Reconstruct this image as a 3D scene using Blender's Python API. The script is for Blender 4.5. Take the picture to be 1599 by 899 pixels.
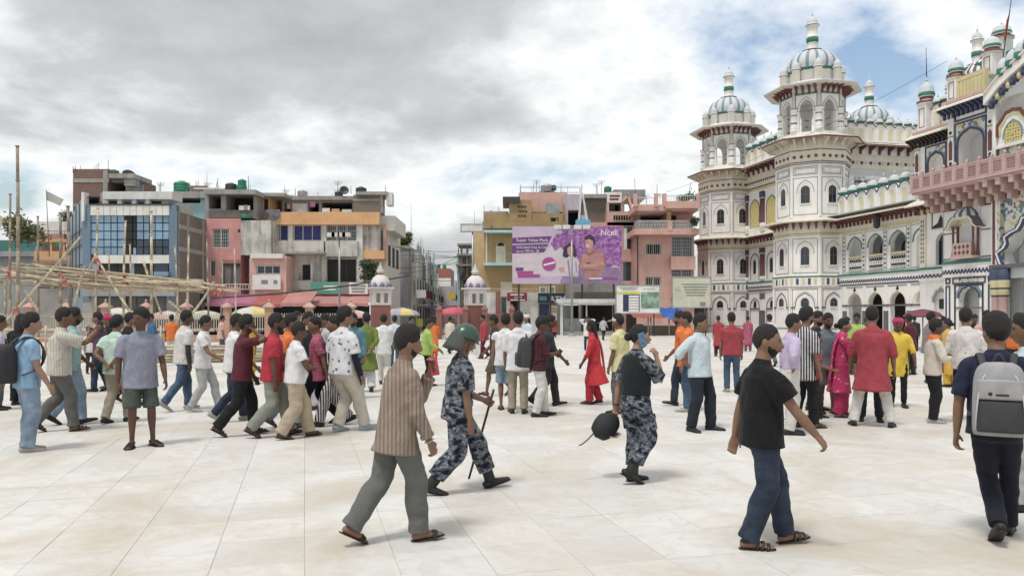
import bpy, math, random
import numpy as np
from mathutils import Vector, Matrix, noise as mn
PI = math.pi; R = math.radians
random.seed(7)
scene = bpy.context.scene
for o in list(bpy.data.objects): bpy.data.objects.remove(o)
col = scene.collection

# ------------------------------------------------------------------ camera
CAMH = 1.68; F = 1200.0; HY = 490.0          # eye height, focal length and horizon row of a 1599 x 899 frame
cam = bpy.data.cameras.new('camera'); camo = bpy.data.objects.new('camera', cam); col.objects.link(camo)
camo.location = (0, 0, CAMH); camo.rotation_euler = (R(90), 0, 0)
cam.sensor_width = 36; cam.lens = F/1599*36; cam.shift_y = (HY-449.5)/1599
cam.clip_start = 0.1; cam.clip_end = 3000
scene.camera = camo
# ------------------------------------------------------------------ exposure
scene.render.engine = 'CYCLES'
vs = scene.view_settings; vs.view_transform = 'Standard'; vs.look = 'None'; vs.gamma = 1; vs.use_curve_mapping = False
vs.exposure = 0.17
# ------------------------------------------------------------------ sky with broken cloud, and a veiled sun
SUN_EL, SUN_AZ = R(66), R(218)               # azimuth: clockwise from +Y
SKY_BANKS = [(300, 40, .50, .11, .13), (520, 150, .30, .06, .09), (860, 195, .17, .05, .11), (650, 305, .40, .05, -.10), (1120, 110, .28, .20, -.19), (900, 300, .5, .06, -.05),
             (1395, 115, .085, .075, -.24), (1590, 5, .08, .06, -.28), (15, 295, .06, .045, -.30), (1500, 170, .10, .08, -.10), (250, 250, .20, .03, -.06)]
w = bpy.data.worlds.new('World'); scene.world = w; w.use_nodes = True
def build_world():
    nt = w.node_tree; nt.nodes.clear(); N = nt.nodes.new; L = nt.links.new
    out = N('ShaderNodeOutputWorld'); mix = N('ShaderNodeMixShader')
    bsky = N('ShaderNodeBackground'); bcl = N('ShaderNodeBackground')
    sky = N('ShaderNodeTexSky'); sky.sky_type = 'NISHITA'; sky.sun_disc = False
    sky.sun_elevation = SUN_EL; sky.sun_rotation = SUN_AZ; sky.air_density = 1.3; sky.dust_density = 2.5
    L(sky.outputs[0], bsky.inputs[0]); bsky.inputs[1].default_value = 0.15
    tc = N('ShaderNodeTexCoord'); sep = N('ShaderNodeSeparateXYZ'); L(tc.outputs['Generated'], sep.inputs[0])
    def mth(op, a, b=None, c=None):
        m = N('ShaderNodeMath'); m.operation = op
        for i, q in enumerate((a, b, c)):
            if q is None: continue
            if isinstance(q, (int, float)): m.inputs[i].default_value = q
            else: L(q, m.inputs[i])
        return m.outputs[0]
    zc = mth('MAXIMUM', sep.outputs[2], 0.0)
    den = mth('ADD', zc, 0.30)
    cx = mth('DIVIDE', sep.outputs[0], den); cy = mth('DIVIDE', sep.outputs[1], den)
    cmb = N('ShaderNodeCombineXYZ'); L(cx, cmb.inputs[0]); L(cy, cmb.inputs[1])
    def noise(scale, detail, rough, off, dist=0.0):
        mp = N('ShaderNodeMapping'); mp.inputs['Location'].default_value = off; L(cmb.outputs[0], mp.inputs[0])
        n = N('ShaderNodeTexNoise'); n.inputs['Scale'].default_value = scale; n.inputs['Detail'].default_value = detail
        n.inputs['Roughness'].default_value = rough; n.inputs['Distortion'].default_value = dist
        L(mp.outputs[0], n.inputs[0]); return n.outputs[0]
    big = noise(0.55, 3, 0.5, (3.1, 1.7, 0.2)); det = noise(1.5, 9, 0.56, (7.7, 2.2, 1.0), 0.25); fine = noise(4.5, 6, 0.6, (1.2, 8.8, 3.0), 0.1)
    # thickness of the cloud deck: noise, with the heavy grey banks and the thin places where this sky has them
    thick = mth('ADD', mth('MULTIPLY', big, 0.42), mth('MULTIPLY', det, 0.88))
    thick = mth('SUBTRACT', mth('ADD', thick, mth('MULTIPLY', fine, 0.46)), 0.240)
    fwd = mth('MAXIMUM', sep.outputs[1], 0.05); az = mth('DIVIDE', sep.outputs[0], fwd); el = mth('DIVIDE', sep.outputs[2], fwd)
    def bank(px, py, sa, se, amp):
        a0, e0 = (px-799.5)/F, (HY-py)/F
        u = mth('DIVIDE', mth('SUBTRACT', az, a0), sa); v = mth('DIVIDE', mth('SUBTRACT', el, e0), se)
        q = mth('ADD', mth('MULTIPLY', u, u), mth('MULTIPLY', v, v))
        return mth('MULTIPLY', mth('EXPONENT', mth('MULTIPLY', q, -1.0)), amp)
    for args in SKY_BANKS: thick = mth('ADD', thick, bank(*args))
    cr = N('ShaderNodeValToRGB'); L(thick, cr.inputs[0])
    e = cr.color_ramp.elements
    e[0].position = 0.40; e[0].color = (0.98, 0.99, 1.0, 1)
    e[1].position = 0.90; e[1].color = (0.40, 0.415, 0.42, 1)
    for p, c in ((0.52, (0.90, 0.92, 0.925, 1)), (0.60, (0.73, 0.75, 0.755, 1)), (0.70, (0.55, 0.565, 0.57, 1))):
        q = e.new(p); q.color = c
    L(cr.outputs[0], bcl.inputs[0]); bcl.inputs[1].default_value = 1.02
    mr = N('ShaderNodeMapRange'); mr.inputs[1].default_value = 0.34; mr.inputs[2].default_value = 0.52
    L(thick, mr.inputs[0])
    L(mr.outputs[0], mix.inputs[0]); L(bsky.outputs[0], mix.inputs[1]); L(bcl.outputs[0], mix.inputs[2]); L(mix.outputs[0], out.inputs[0])
build_world()
sl = bpy.data.lights.new('sun', 'SUN'); sl.energy = 2.0; sl.angle = R(10); sl.color = (1.0, 0.955, 0.89)
so = bpy.data.objects.new('sun', sl); col.objects.link(so)
sd = Vector((math.sin(SUN_AZ)*math.cos(SUN_EL), math.cos(SUN_AZ)*math.cos(SUN_EL), math.sin(SUN_EL)))
so.rotation_euler = sd.to_track_quat('Z', 'Y').to_euler(); so.location = (0, 0, 60)

# ------------------------------------------------------------------ helpers
def xx(px, d): return (px-799.5)/F*d
def zz(py, d): return CAMH+(HY-py)/F*d
def gd(py): return F*CAMH/(py-HY)            # distance of a ground point seen at row py

class MB:
    """collects faces for ONE mesh object"""
    def __init__(s): s.v = []; s.f = []; s.m = []; s.s = []; s.M = None
    def add(s, vs, fs, m=0, sm=False):
        b = len(s.v)
        if s.M is not None: vs = [s.M @ Vector(v) for v in vs]
        s.v.extend([tuple(v) for v in vs])
        for i, f in enumerate(fs):
            s.f.append(tuple(b+k for k in f)); s.m.append(m[i] if isinstance(m, (list, tuple)) else m); s.s.append(sm)
    def box(s, x0, x1, y0, y1, z0, z1, m=0):
        s.add([(x0,y0,z0),(x1,y0,z0),(x1,y1,z0),(x0,y1,z0),(x0,y0,z1),(x1,y0,z1),(x1,y1,z1),(x0,y1,z1)],
              [(0,3,2,1),(4,5,6,7),(0,1,5,4),(1,2,6,5),(2,3,7,6),(3,0,4,7)], m)
    def prism(s, poly, y0, y1, m=0):          # polygon in XZ (counter-clockwise from the front), pushed along y
        n = len(poly)
        s.add([(x, y0, z) for x, z in poly]+[(x, y1, z) for x, z in poly],
              [tuple(range(n)), tuple(range(2*n-1, n-1, -1))]+[(i, i+n, (i+1) % n+n, (i+1) % n) for i in range(n)], m)
    def poly(s, pts, m=0): s.add(pts, [tuple(range(len(pts)))], m)
    def lathe(s, prof, n=16, m=0, sm=True, c=(0,0,0), rot=0.0, rib=0.0, ribn=0, ribm=None, caps=True):
        vs = []; fs = []; ms = []
        for r, z in [(p[0], p[1]) for p in prof]:
            for k in range(n):
                a = rot+2*PI*k/n; rr = r
                if rib: rr = r*(1-rib*(1-abs(math.sin(ribn*(a-rot)/2))))
                vs.append((c[0]+rr*math.cos(a), c[1]+rr*math.sin(a), c[2]+z))
        for i in range(len(prof)-1):
            mm = prof[i][2] if len(prof[i]) > 2 else m
            for k in range(n):
                k2 = (k+1) % n
                fs.append((i*n+k, i*n+k2, (i+1)*n+k2, (i+1)*n+k))
                q = mm
                if ribm is not None and len(prof[i]) > 3 and prof[i][3]:
                    per = n//ribn
                    if k % per in (0, per-1): q = ribm
                ms.append(q)
        if caps:
            fs.append(tuple(range(n-1, -1, -1))); ms.append(ms[0])
            b = (len(prof)-1)*n; fs.append(tuple(range(b, b+n))); ms.append(ms[-2])
        s.add(vs, fs, ms, sm)
    def tube(s, a, b, r0, r1=None, n=8, m=0, sm=True):
        r1 = r0 if r1 is None else r1
        a = Vector(a); b = Vector(b); t = (b-a).normalized()
        u = t.cross(Vector((0,0,1)) if abs(t.z) < .9 else Vector((1,0,0))).normalized(); v = t.cross(u)
        vs = [a+(u*math.cos(2*PI*k/n)+v*math.sin(2*PI*k/n))*r0 for k in range(n)]+[b+(u*math.cos(2*PI*k/n)+v*math.sin(2*PI*k/n))*r1 for k in range(n)]
        s.add(vs, [(k, (k+1) % n, (k+1) % n+n, k+n) for k in range(n)]+[tuple(range(n-1, -1, -1)), tuple(range(n, 2*n))], m, sm)
    def frame(s, x0, x1, z0, z1, w, y0, y1, m=0):   # rectangular outline strip
        s.box(x0, x1, y0, y1, z1-w, z1, m); s.box(x0, x1, y0, y1, z0, z0+w, m)
        s.box(x0, x0+w, y0, y1, z0+w, z1-w, m); s.box(x1-w, x1, y0, y1, z0+w, z1-w, m)
    def strip(s, inner, outer, y0, y1, m=0, sm=False):  # band between two open outlines in XZ
        n = len(inner); vs = []; fs = []
        for (a, b) in zip(inner, outer):
            vs += [(a[0], y0, a[1]), (b[0], y0, b[1]), (b[0], y1, b[1]), (a[0], y1, a[1])]
        for i in range(n-1):
            q = 4*i
            for j in range(4): fs.append((q+j, q+(j+1) % 4, q+4+(j+1) % 4, q+4+j))
        fs += [(3,2,1,0), (4*n-4, 4*n-3, 4*n-2, 4*n-1)]
        s.add(vs, fs, m, sm)
    def mesh(s, name, mats):
        me = bpy.data.meshes.new(name); me.from_pydata(s.v, [], s.f)
        for q in (mats if isinstance(mats, (list, tuple)) else [mats]): me.materials.append(q)
        me.polygons.foreach_set('material_index', s.m); me.polygons.foreach_set('use_smooth', s.s)
        me.update(); return me
    def build(s, name, mats, parent=None):
        o = bpy.data.objects.new(name, s.mesh(name, mats)); col.objects.link(o)
        if parent is not None: o.parent = parent
        return o
def tag(o, label=None, cat=None, group=None, kind=None):
    if label: o['label'] = label
    if cat: o['category'] = cat
    if group: o['group'] = group
    if kind: o['kind'] = kind
    return o
def empty(name, loc, rz=0.0, label=None, cat=None, group=None):
    o = bpy.data.objects.new(name, None); col.objects.link(o); o.location = loc; o.rotation_euler = (0, 0, rz)
    o.empty_display_size = .2
    return tag(o, label, cat, group)
def put(me, name, parent, loc=(0,0,0), rz=0.0, sc=None):
    o = bpy.data.objects.new(name, me); col.objects.link(o); o.parent = parent; o.location = loc; o.rotation_euler = (0, 0, rz)
    if sc: o.scale = sc
    return o
def copy_tree(o, parent=None):
    c = o.copy(); col.objects.link(c); c.parent = parent
    for ch in list(o.children): copy_tree(ch, c)
    return c

# ------------------------------------------------------------------ materials
_mc = {}
def mat(name, c, rough=0.7, var=0.12, scale=1.2, stain=0.0, stainc=(0.05, 0.05, 0.045), bump=0.0, bscale=20.0, metal=0.0, spec=0.5):
    """painted or plastered surface: base colour, blotches, and optional rain streaks and grime"""
    if name in _mc: return _mc[name]
    m = bpy.data.materials.new(name); m.use_nodes = True; nt = m.node_tree; N = nt.nodes.new; L = nt.links.new
    b = nt.nodes['Principled BSDF']; b.inputs['Roughness'].default_value = rough; b.inputs['Metallic'].default_value = metal
    b.inputs['Specular IOR Level'].default_value = spec
    geo = N('ShaderNodeNewGeometry')
    n1 = N('ShaderNodeTexNoise'); n1.inputs['Scale'].default_value = scale; n1.inputs['Detail'].default_value = 6; n1.inputs['Roughness'].default_value = 0.6
    L(geo.outputs['Position'], n1.inputs[0])
    mx = N('ShaderNodeMixRGB'); mx.inputs[1].default_value = (*[q*(1-var) for q in c], 1); mx.inputs[2].default_value = (*[min(1, q*(1+var)) for q in c], 1)
    cr = N('ShaderNodeMapRange'); cr.inputs[1].default_value = 0.3; cr.inputs[2].default_value = 0.7; L(n1.outputs[0], cr.inputs[0]); L(cr.outputs[0], mx.inputs[0])
    last = mx.outputs[0]
    if stain > 0:
        mp = N('ShaderNodeMapping'); mp.inputs['Scale'].default_value = (1.9, 1.9, 0.16); L(geo.outputs['Position'], mp.inputs[0])
        n2 = N('ShaderNodeTexNoise'); n2.inputs['Scale'].default_value = 1.6; n2.inputs['Detail'].default_value = 7; n2.inputs['Roughness'].default_value = 0.65; L(mp.outputs[0], n2.inputs[0])
        n3 = N('ShaderNodeTexNoise'); n3.inputs['Scale'].default_value = 0.7; n3.inputs['Detail'].default_value = 8; n3.inputs['Roughness'].default_value = 0.7; L(geo.outputs['Position'], n3.inputs[0])
        ad = N('ShaderNodeMath'); ad.operation = 'MULTIPLY'; L(n2.outputs[0], ad.inputs[0]); L(n3.outputs[0], ad.inputs[1])
        r2 = N('ShaderNodeMapRange'); r2.inputs[1].default_value = 0.22; r2.inputs[2].default_value = 0.42; r2.inputs[4].default_value = stain; L(ad.outputs[0], r2.inputs[0])
        m2 = N('ShaderNodeMixRGB'); L(r2.outputs[0], m2.inputs[0]); L(last, m2.inputs[1]); m2.inputs[2].default_value = (*stainc, 1); last = m2.outputs[0]
    L(last, b.inputs['Base Color'])
    if bump > 0:
        n4 = N('ShaderNodeTexNoise'); n4.inputs['Scale'].default_value = bscale; n4.inputs['Detail'].default_value = 5; L(geo.outputs['Position'], n4.inputs[0])
        bp = N('ShaderNodeBump'); bp.inputs['Strength'].default_value = bump; bp.inputs['Distance'].default_value = 0.03; L(n4.outputs[0], bp.inputs['Height']); L(bp.outputs[0], b.inputs['Normal'])
    _mc[name] = m; return m
def glass_mat(name, c=(0.03, 0.05, 0.07), rough=0.08):
    return mat(name, c, rough=rough, var=0.25, scale=0.8, spec=0.8)
def corrug(name, c, axis=0, freq=60.0, stain=0.4):
    m = mat(name, c, rough=0.5, var=0.15, stain=stain, stainc=(0.10, 0.07, 0.05))
    nt = m.node_tree; b = nt.nodes['Principled BSDF']; N = nt.nodes.new; L = nt.links.new
    g = N('ShaderNodeNewGeometry'); wv = N('ShaderNodeTexWave'); wv.inputs['Scale'].default_value = freq/20
    wv.bands_direction = 'XYZ'[axis]; L(g.outputs['Position'], wv.inputs[0])
    bp = N('ShaderNodeBump'); bp.inputs['Strength'].default_value = 0.8; bp.inputs['Distance'].default_value = 0.03; L(wv.outputs[0], bp.inputs['Height']); L(bp.outputs[0], b.inputs['Normal'])
    return m
def brickmat(name, c1, c2, mortar, sc=1.0, stain=0.3):
    if name in _mc: return _mc[name]
    m = mat(name, c1, rough=0.85, var=0.1)
    nt = m.node_tree; b = nt.nodes['Principled BSDF']; N = nt.nodes.new; L = nt.links.new
    g = N('ShaderNodeNewGeometry'); sp = N('ShaderNodeSeparateXYZ'); L(g.outputs['Position'], sp.inputs[0])
    ad = N('ShaderNodeMath'); ad.operation = 'ADD'; L(sp.outputs[0], ad.inputs[0]); L(sp.outputs[1], ad.inputs[1])
    cb = N('ShaderNodeCombineXYZ'); L(ad.outputs[0], cb.inputs[0]); L(sp.outputs[2], cb.inputs[1])
    br = N('ShaderNodeTexBrick'); br.inputs['Scale'].default_value = 4.0*sc; br.inputs['Color1'].default_value = (*c1, 1); br.inputs['Color2'].default_value = (*c2, 1)
    br.inputs['Mortar'].default_value = (*mortar, 1); br.inputs['Mortar Size'].default_value = 0.03; L(cb.outputs[0], br.inputs[0])
    n3 = N('ShaderNodeTexNoise'); n3.inputs['Scale'].default_value = 0.6; n3.inputs['Detail'].default_value = 8; n3.inputs['Roughness'].default_value = 0.7; L(g.outputs['Position'], n3.inputs[0])
    r2 = N('ShaderNodeMapRange'); r2.inputs[1].default_value = 0.45; r2.inputs[2].default_value = 0.7; r2.inputs[4].default_value = stain; L(n3.outputs[0], r2.inputs[0])
    m2 = N('ShaderNodeMixRGB'); L(r2.outputs[0], m2.inputs[0]); L(br.outputs[0], m2.inputs[1]); m2.inputs[2].default_value = (0.07, 0.065, 0.06, 1)
    L(m2.outputs[0], b.inputs['Base Color']); return m
# ================================================================== GROUND
TH = math.atan2(.27, 1.0)                     # the paving runs with the palace front
def paving():
    m = bpy.data.materials.new('marble_paving'); m.use_nodes = True; nt = m.node_tree; N = nt.nodes.new; L = nt.links.new
    b = nt.nodes['Principled BSDF']; b.inputs['Roughness'].default_value = 0.55; b.inputs['Specular IOR Level'].default_value = 0.3
    g = N('ShaderNodeNewGeometry'); mp = N('ShaderNodeMapping'); mp.inputs['Rotation'].default_value = (0, 0, -TH); mp.inputs['Scale'].default_value = (1/.6, 1/.6, 0)
    # rotate first, then scale uniformly
    L(g.outputs['Position'], mp.inputs[0])
    fl = N('ShaderNodeVectorMath'); fl.operation = 'FLOOR'; L(mp.outputs[0], fl.inputs[0])
    wn = N('ShaderNodeTexWhiteNoise'); wn.noise_dimensions = '2D'; L(fl.outputs[0], wn.inputs[0])
    fr = N('ShaderNodeVectorMath'); fr.operation = 'FRACTION'; L(mp.outputs[0], fr.inputs[0])
    sp = N('ShaderNodeSeparateXYZ'); L(fr.outputs[0], sp.inputs[0])
    def mth(op, a, b2=None):
        q = N('ShaderNodeMath'); q.operation = op
        for i, t in enumerate((a, b2)):
            if t is None: continue
            if isinstance(t, (int, float)): q.inputs[i].default_value = t
            else: L(t, q.inputs[i])
        return q.outputs[0]
    def edge(o): return mth('MINIMUM', o, mth('SUBTRACT', 1.0, o))
    dist = mth('MINIMUM', edge(sp.outputs[0]), edge(sp.outputs[1]))
    jn = mth('LESS_THAN', dist, 0.007)
    # only some joints are dirty
    nj = N('ShaderNodeTexNoise'); nj.inputs['Scale'].default_value = 0.9; nj.inputs['Detail'].default_value = 3; L(g.outputs['Position'], nj.inputs[0])
    jr = N('ShaderNodeMapRange'); jr.inputs[1].default_value = 0.42; jr.inputs[2].default_value = 0.66; jr.inputs[3].default_value = 0.03; jr.inputs[4].default_value = 0.60; L(nj.outputs[0], jr.inputs[0])
    jf = mth('MULTIPLY', jn, jr.outputs[0])
    ra = N('ShaderNodeMixRGB'); L(wn.outputs['Value'], ra.inputs[0]); ra.inputs[1].default_value = (0.575, 0.565, 0.545, 1); ra.inputs[2].default_value = (0.67, 0.66, 0.635, 1)
    # veins and broad dirt
    nv = N('ShaderNodeTexNoise'); nv.inputs['Scale'].default_value = 4.2; nv.inputs['Detail'].default_value = 10; nv.inputs['Roughness'].default_value = 0.68; nv.inputs['Distortion'].default_value = 1.6
    ofs = N('ShaderNodeVectorMath'); ofs.operation = 'ADD'; L(g.outputs['Position'], ofs.inputs[0]); L(wn.outputs['Color'], ofs.inputs[1]); L(ofs.outputs[0], nv.inputs[0])
    vr = N('ShaderNodeMapRange'); vr.inputs[1].default_value = 0.46; vr.inputs[2].default_value = 0.74; vr.inputs[4].default_value = 0.62; L(nv.outputs[0], vr.inputs[0])
    m1 = N('ShaderNodeMixRGB'); L(vr.outputs[0], m1.inputs[0]); L(ra.outputs[0], m1.inputs[1]); m1.inputs[2].default_value = (0.44, 0.43, 0.405, 1)
    nd = N('ShaderNodeTexNoise'); nd.inputs['Scale'].default_value = 0.55; nd.inputs['Detail'].default_value = 9; nd.inputs['Roughness'].default_value = 0.66; nd.inputs['Distortion'].default_value = 0.8; L(g.outputs['Position'], nd.inputs[0])
    dr = N('ShaderNodeMapRange'); dr.inputs[1].default_value = 0.45; dr.inputs[2].default_value = 0.66; dr.inputs[4].default_value = 0.9; L(nd.outputs[0], dr.inputs[0])
    m2 = N('ShaderNodeMixRGB'); L(dr.outputs[0], m2.inputs[0]); L(m1.outputs[0], m2.inputs[1]); m2.inputs[2].default_value = (0.49, 0.435, 0.36, 1)
    m3 = N('ShaderNodeMixRGB'); L(jf, m3.inputs[0]); L(m2.outputs[0], m3.inputs[1]); m3.inputs[2].default_value = (0.42, 0.39, 0.34, 1)
    L(m3.outputs[0], b.inputs['Base Color'])
    nb = N('ShaderNodeTexNoise'); nb.inputs['Scale'].default_value = 30; nb.inputs['Detail'].default_value = 4; L(g.outputs['Position'], nb.inputs[0])
    bp = N('ShaderNodeBump'); bp.inputs['Strength'].default_value = 0.3; bp.inputs['Distance'].default_value = 0.01; L(nb.outputs[0], bp.inputs['Height']); L(bp.outputs[0], b.inputs['Normal'])
    return m
PAVE = paving()
g = MB(); g.poly([(-900,-900,-.02),(900,-900,-.02),(900,900,-.02),(-900,900,-.02)])
tag(g.build('ground', mat('dust_ground', (0.34, 0.31, 0.27), var=.2, scale=.3, stain=.3)), kind='structure')
g = MB(); g.poly([(-46,-8,-.001),(70,-8,-.001),(70,90,-.001),(-9,62.5,-.001),(-46,57,-.001)])
plaza = tag(g.build('plaza', PAVE), kind='structure')
g = MB(); g.poly([(-4.2,62,-.010),(-1.2,62,-.010),(1,160,-.010),(-16,160,-.010)])
tag(g.build('street', mat('asphalt', (0.07,0.068,0.065), var=.2)), kind='structure')
# near paving slabs, one by one
sb = MB(); h = .2990; i2 = .2975
sb.add([(-h,-h,-.008),(h,-h,-.008),(h,h,-.008),(-h,h,-.008),(-h,-h,.002),(h,-h,.002),(h,h,.002),(-h,h,.002),(-i2,-i2,.004),(i2,-i2,.004),(i2,i2,.004),(-i2,i2,.004)],
       [(0,1,5,4),(1,2,6,5),(2,3,7,6),(3,0,4,7),(4,5,9,8),(5,6,10,9),(6,7,11,10),(7,4,8,11),(8,9,10,11)])
slab_me = sb.mesh('slab', PAVE)
cells = []
for i in range(-40, 60):
    for j in range(-20, 60):
        qx, qy = (i+.5)*.6, (j+.5)*.6
        X = qx*math.cos(TH)-qy*math.sin(TH); Y = qx*math.sin(TH)+qy*math.cos(TH)
        if 4.2 < Y < 13 and abs(X) < Y*.69+.5: cells.append((Y, X))
cells.sort()
for k, (Y, X) in enumerate(cells[:300]):
    o = put(slab_me, 'slab', plaza, (X, Y, random.uniform(-.0012, .0012)), TH)
    o.rotation_euler = (random.uniform(-.0012,.0012), random.uniform(-.0012,.0012), TH)

# ================================================================== PALACE
def lattice(name, c, hole, sc):
    m = mat(name, c, rough=.7, var=.1); nt = m.node_tree; b = nt.nodes['Principled BSDF']; N = nt.nodes.new; L = nt.links.new
    tc = N('ShaderNodeTexCoord'); vo = N('ShaderNodeTexVoronoi'); vo.inputs['Scale'].default_value = sc; vo.inputs['Randomness'].default_value = .25; L(tc.outputs['Object'], vo.inputs[0])
    lt = N('ShaderNodeMath'); lt.operation = 'LESS_THAN'; lt.inputs[1].default_value = .30; L(vo.outputs[0], lt.inputs[0])
    mx = N('ShaderNodeMixRGB'); L(lt.outputs[0], mx.inputs[0]); mx.inputs[1].default_value = (*c, 1); mx.inputs[2].default_value = (*hole, 1); L(mx.outputs[0], b.inputs[0]); return m
def mosaic(name):
    m = mat(name, (.5,.5,.5), rough=.5); nt = m.node_tree; b = nt.nodes['Principled BSDF']; N = nt.nodes.new; L = nt.links.new
    tc = N('ShaderNodeTexCoord'); vo = N('ShaderNodeTexVoronoi'); vo.inputs['Scale'].default_value = 5.5; L(tc.outputs['Object'], vo.inputs[0])
    sp = N('ShaderNodeSeparateColor'); L(vo.outputs['Color'], sp.inputs[0])
    cr = N('ShaderNodeValToRGB'); cr.color_ramp.interpolation = 'CONSTANT'; L(sp.outputs[0], cr.inputs[0])
    e = cr.color_ramp.elements; e[0].color = (.62,.62,.57,1); e[1].position = .42; e[1].color = (.58,.50,.24,1)
    for p, c in ((.56,(.14,.27,.22,1)),(.71,(.13,.19,.28,1)),(.84,(.66,.65,.58,1)),(.96,(.33,.15,.13,1))): q = e.new(p); q.color = c
    L(cr.outputs[0], b.inputs[0]); return m
PM = [mat('palace_white', (.82,.81,.785), var=.05, stain=.30, stainc=(.40,.37,.33), scale=.8),     #0
      mat('palace_cream', (.70,.66,.56), var=.08, stain=.25, stainc=(.33,.27,.2)),                   #1
      mat('palace_maroon', (.15,.062,.058), var=.2),                                                 #2
      mat('palace_green', (.055,.19,.155), var=.2),                                                  #3
      mat('palace_navy', (.055,.065,.125), var=.2),                                                   #4
      mat('palace_yellow', (.60,.54,.31), var=.12),                                                  #5
      mat('palace_pink', (.52,.37,.35), var=.1, stain=.2, stainc=(.2,.12,.1)),                      #6
      glass_mat('palace_dark_glass', (.02,.03,.037), .15),                                           #7
      mat('palace_grey', (.55,.58,.60), var=.06),                                                    #8
      mosaic('palace_mosaic'),                                                                       #9
      lattice('palace_lattice', (.62,.54,.24), (.13,.10,.05), 6.0),                                  #10
      mat('palace_bluegrey', (.20,.28,.33), var=.08),                                                #11
      lattice('palace_pale_lattice', (.66,.63,.46), (.34,.32,.22), 9.0),                             #12
      mat('palace_line', (.13,.12,.145), var=.1),                                                   #13
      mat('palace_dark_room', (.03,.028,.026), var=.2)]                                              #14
W_, CR_, MR_, GN_, NV_, YL_, PK_, GL_, GY_, MO_, LA_, BG_, LP_, LN_, DK_ = range(15)
PT1 = (23.45, 60.0); PU = Vector((.2147, -.9767)); PV = Vector((.9767, .2147))
palace = empty('palace', (PT1[0], PT1[1], 0), math.atan2(PU.y, PU.x),
               'white palace with domed octagonal towers, arcades and painted gatehouse beside the plaza', 'palace')
def lx(px, y):                                # position along the front of a point seen at column px, at depth y
    t = (px-799.5)/F
    return (t*(PT1[1]+y*PV.y)-(PT1[0]+y*PV.x))/(PU.x-t*PU.y)
def ld(x, y): return PT1[1]+x*PU.y+y*PV.y
def arch(cx, w, zs, zt, n=10, cusp=0):        # outline of an arch, left springing to right springing
    pts = []
    for i in range(2*n+1):
        a = PI-PI*i/(2*n)
        x = math.cos(a); z = math.sin(a)
        k = 1.0
        if cusp: k = 1-.10*abs(math.cos(a*cusp))
        z2 = z**.9*(1+.10*max(0, 1-abs(x)*3.5))/1.10
        pts.append((cx+w/2*x*k, zs+(zt-zs)*z2*k if cusp else zs+(zt-zs)*z2))
    return pts
def grow(pts, cx, zs, g):
    out = []
    for x, z in pts:
        v = Vector((x-cx, z-zs)); l = v.length
        v = v*((l+g)/l) if l > 1e-6 else v
        out.append((cx+v.x, zs+v.y))
    return out
def arch_wall(mb, x0, x1, z0, z1, ops, y0, y1, m=0, ms=None):
    """slab with arched openings: ops = (centre, width, bottom, springing, top[, cusp])"""
    ms = m if ms is None else ms; cur = x0
    for op in sorted(ops):
        cx, w_, zb, zs, zt = op[:5]; cu = op[5] if len(op) > 5 else 0
        a, b = cx-w_/2, cx+w_/2
        mb.box(cur, a, y0, y1, z0, z1, m)
        if zb > z0: mb.box(a, b, y0, y1, z0, zb, m)
        pts = [(a, zs)]+arch(cx, w_, zs, zt, 8, cu)+[(b, zs)]
        top = [(p[0], z1) for p in pts]
        n = len(pts); vs = []; fs = []
        for p, t in zip(pts, top): vs += [(p[0],y0,p[1]),(t[0],y0,t[1]),(t[0],y1,t[1]),(p[0],y1,p[1])]
        for i in range(n-1):
            for j in range(4): fs.append((4*i+j, 4*i+(j+1) % 4, 4*i+4+(j+1) % 4, 4*i+4+j))
        mb.add(vs, fs, [ms if j in (0,) and False else (ms if j == 0 else m) for i in range(n-1) for j in range(4)])
        if zs > zb:                            # nothing: jambs are the neighbouring boxes
            pass
        cur = b
    mb.box(cur, x1, y0, y1, z0, z1, m)
def face_M(k, ap, n=8):                       # frame of face k of an octagon: x right, y inward, z up
    a = 2*PI*k/n; c, s = math.cos(a), math.sin(a)
    return Matrix(((-s, -c, 0, ap*c), (c, -s, 0, ap*s), (0, 0, 1, 0), (0, 0, 0, 1)))
O8 = R(22.5); CO = math.cos(O8)
def bulb(mb, c, r, mg=GN_, ribm=MR_, n=16):    # small ribbed cap with a green base and a spike
    mb.lathe([(r*.95,0,mg),(r*1.08,r*.18,mg),(r*1.0,r*.34,GY_),(r*.98,r*.5,GY_),(r*.85,r*.85,GY_),(r*.55,r*1.15,GY_),(r*.18,r*1.33,MR_),(r*.09,r*1.5,GY_),(r*.13,r*1.65,GY_),(r*.03,r*2.1,GY_)], n, GY_, True, c, rib=.08, ribn=8)
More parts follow.
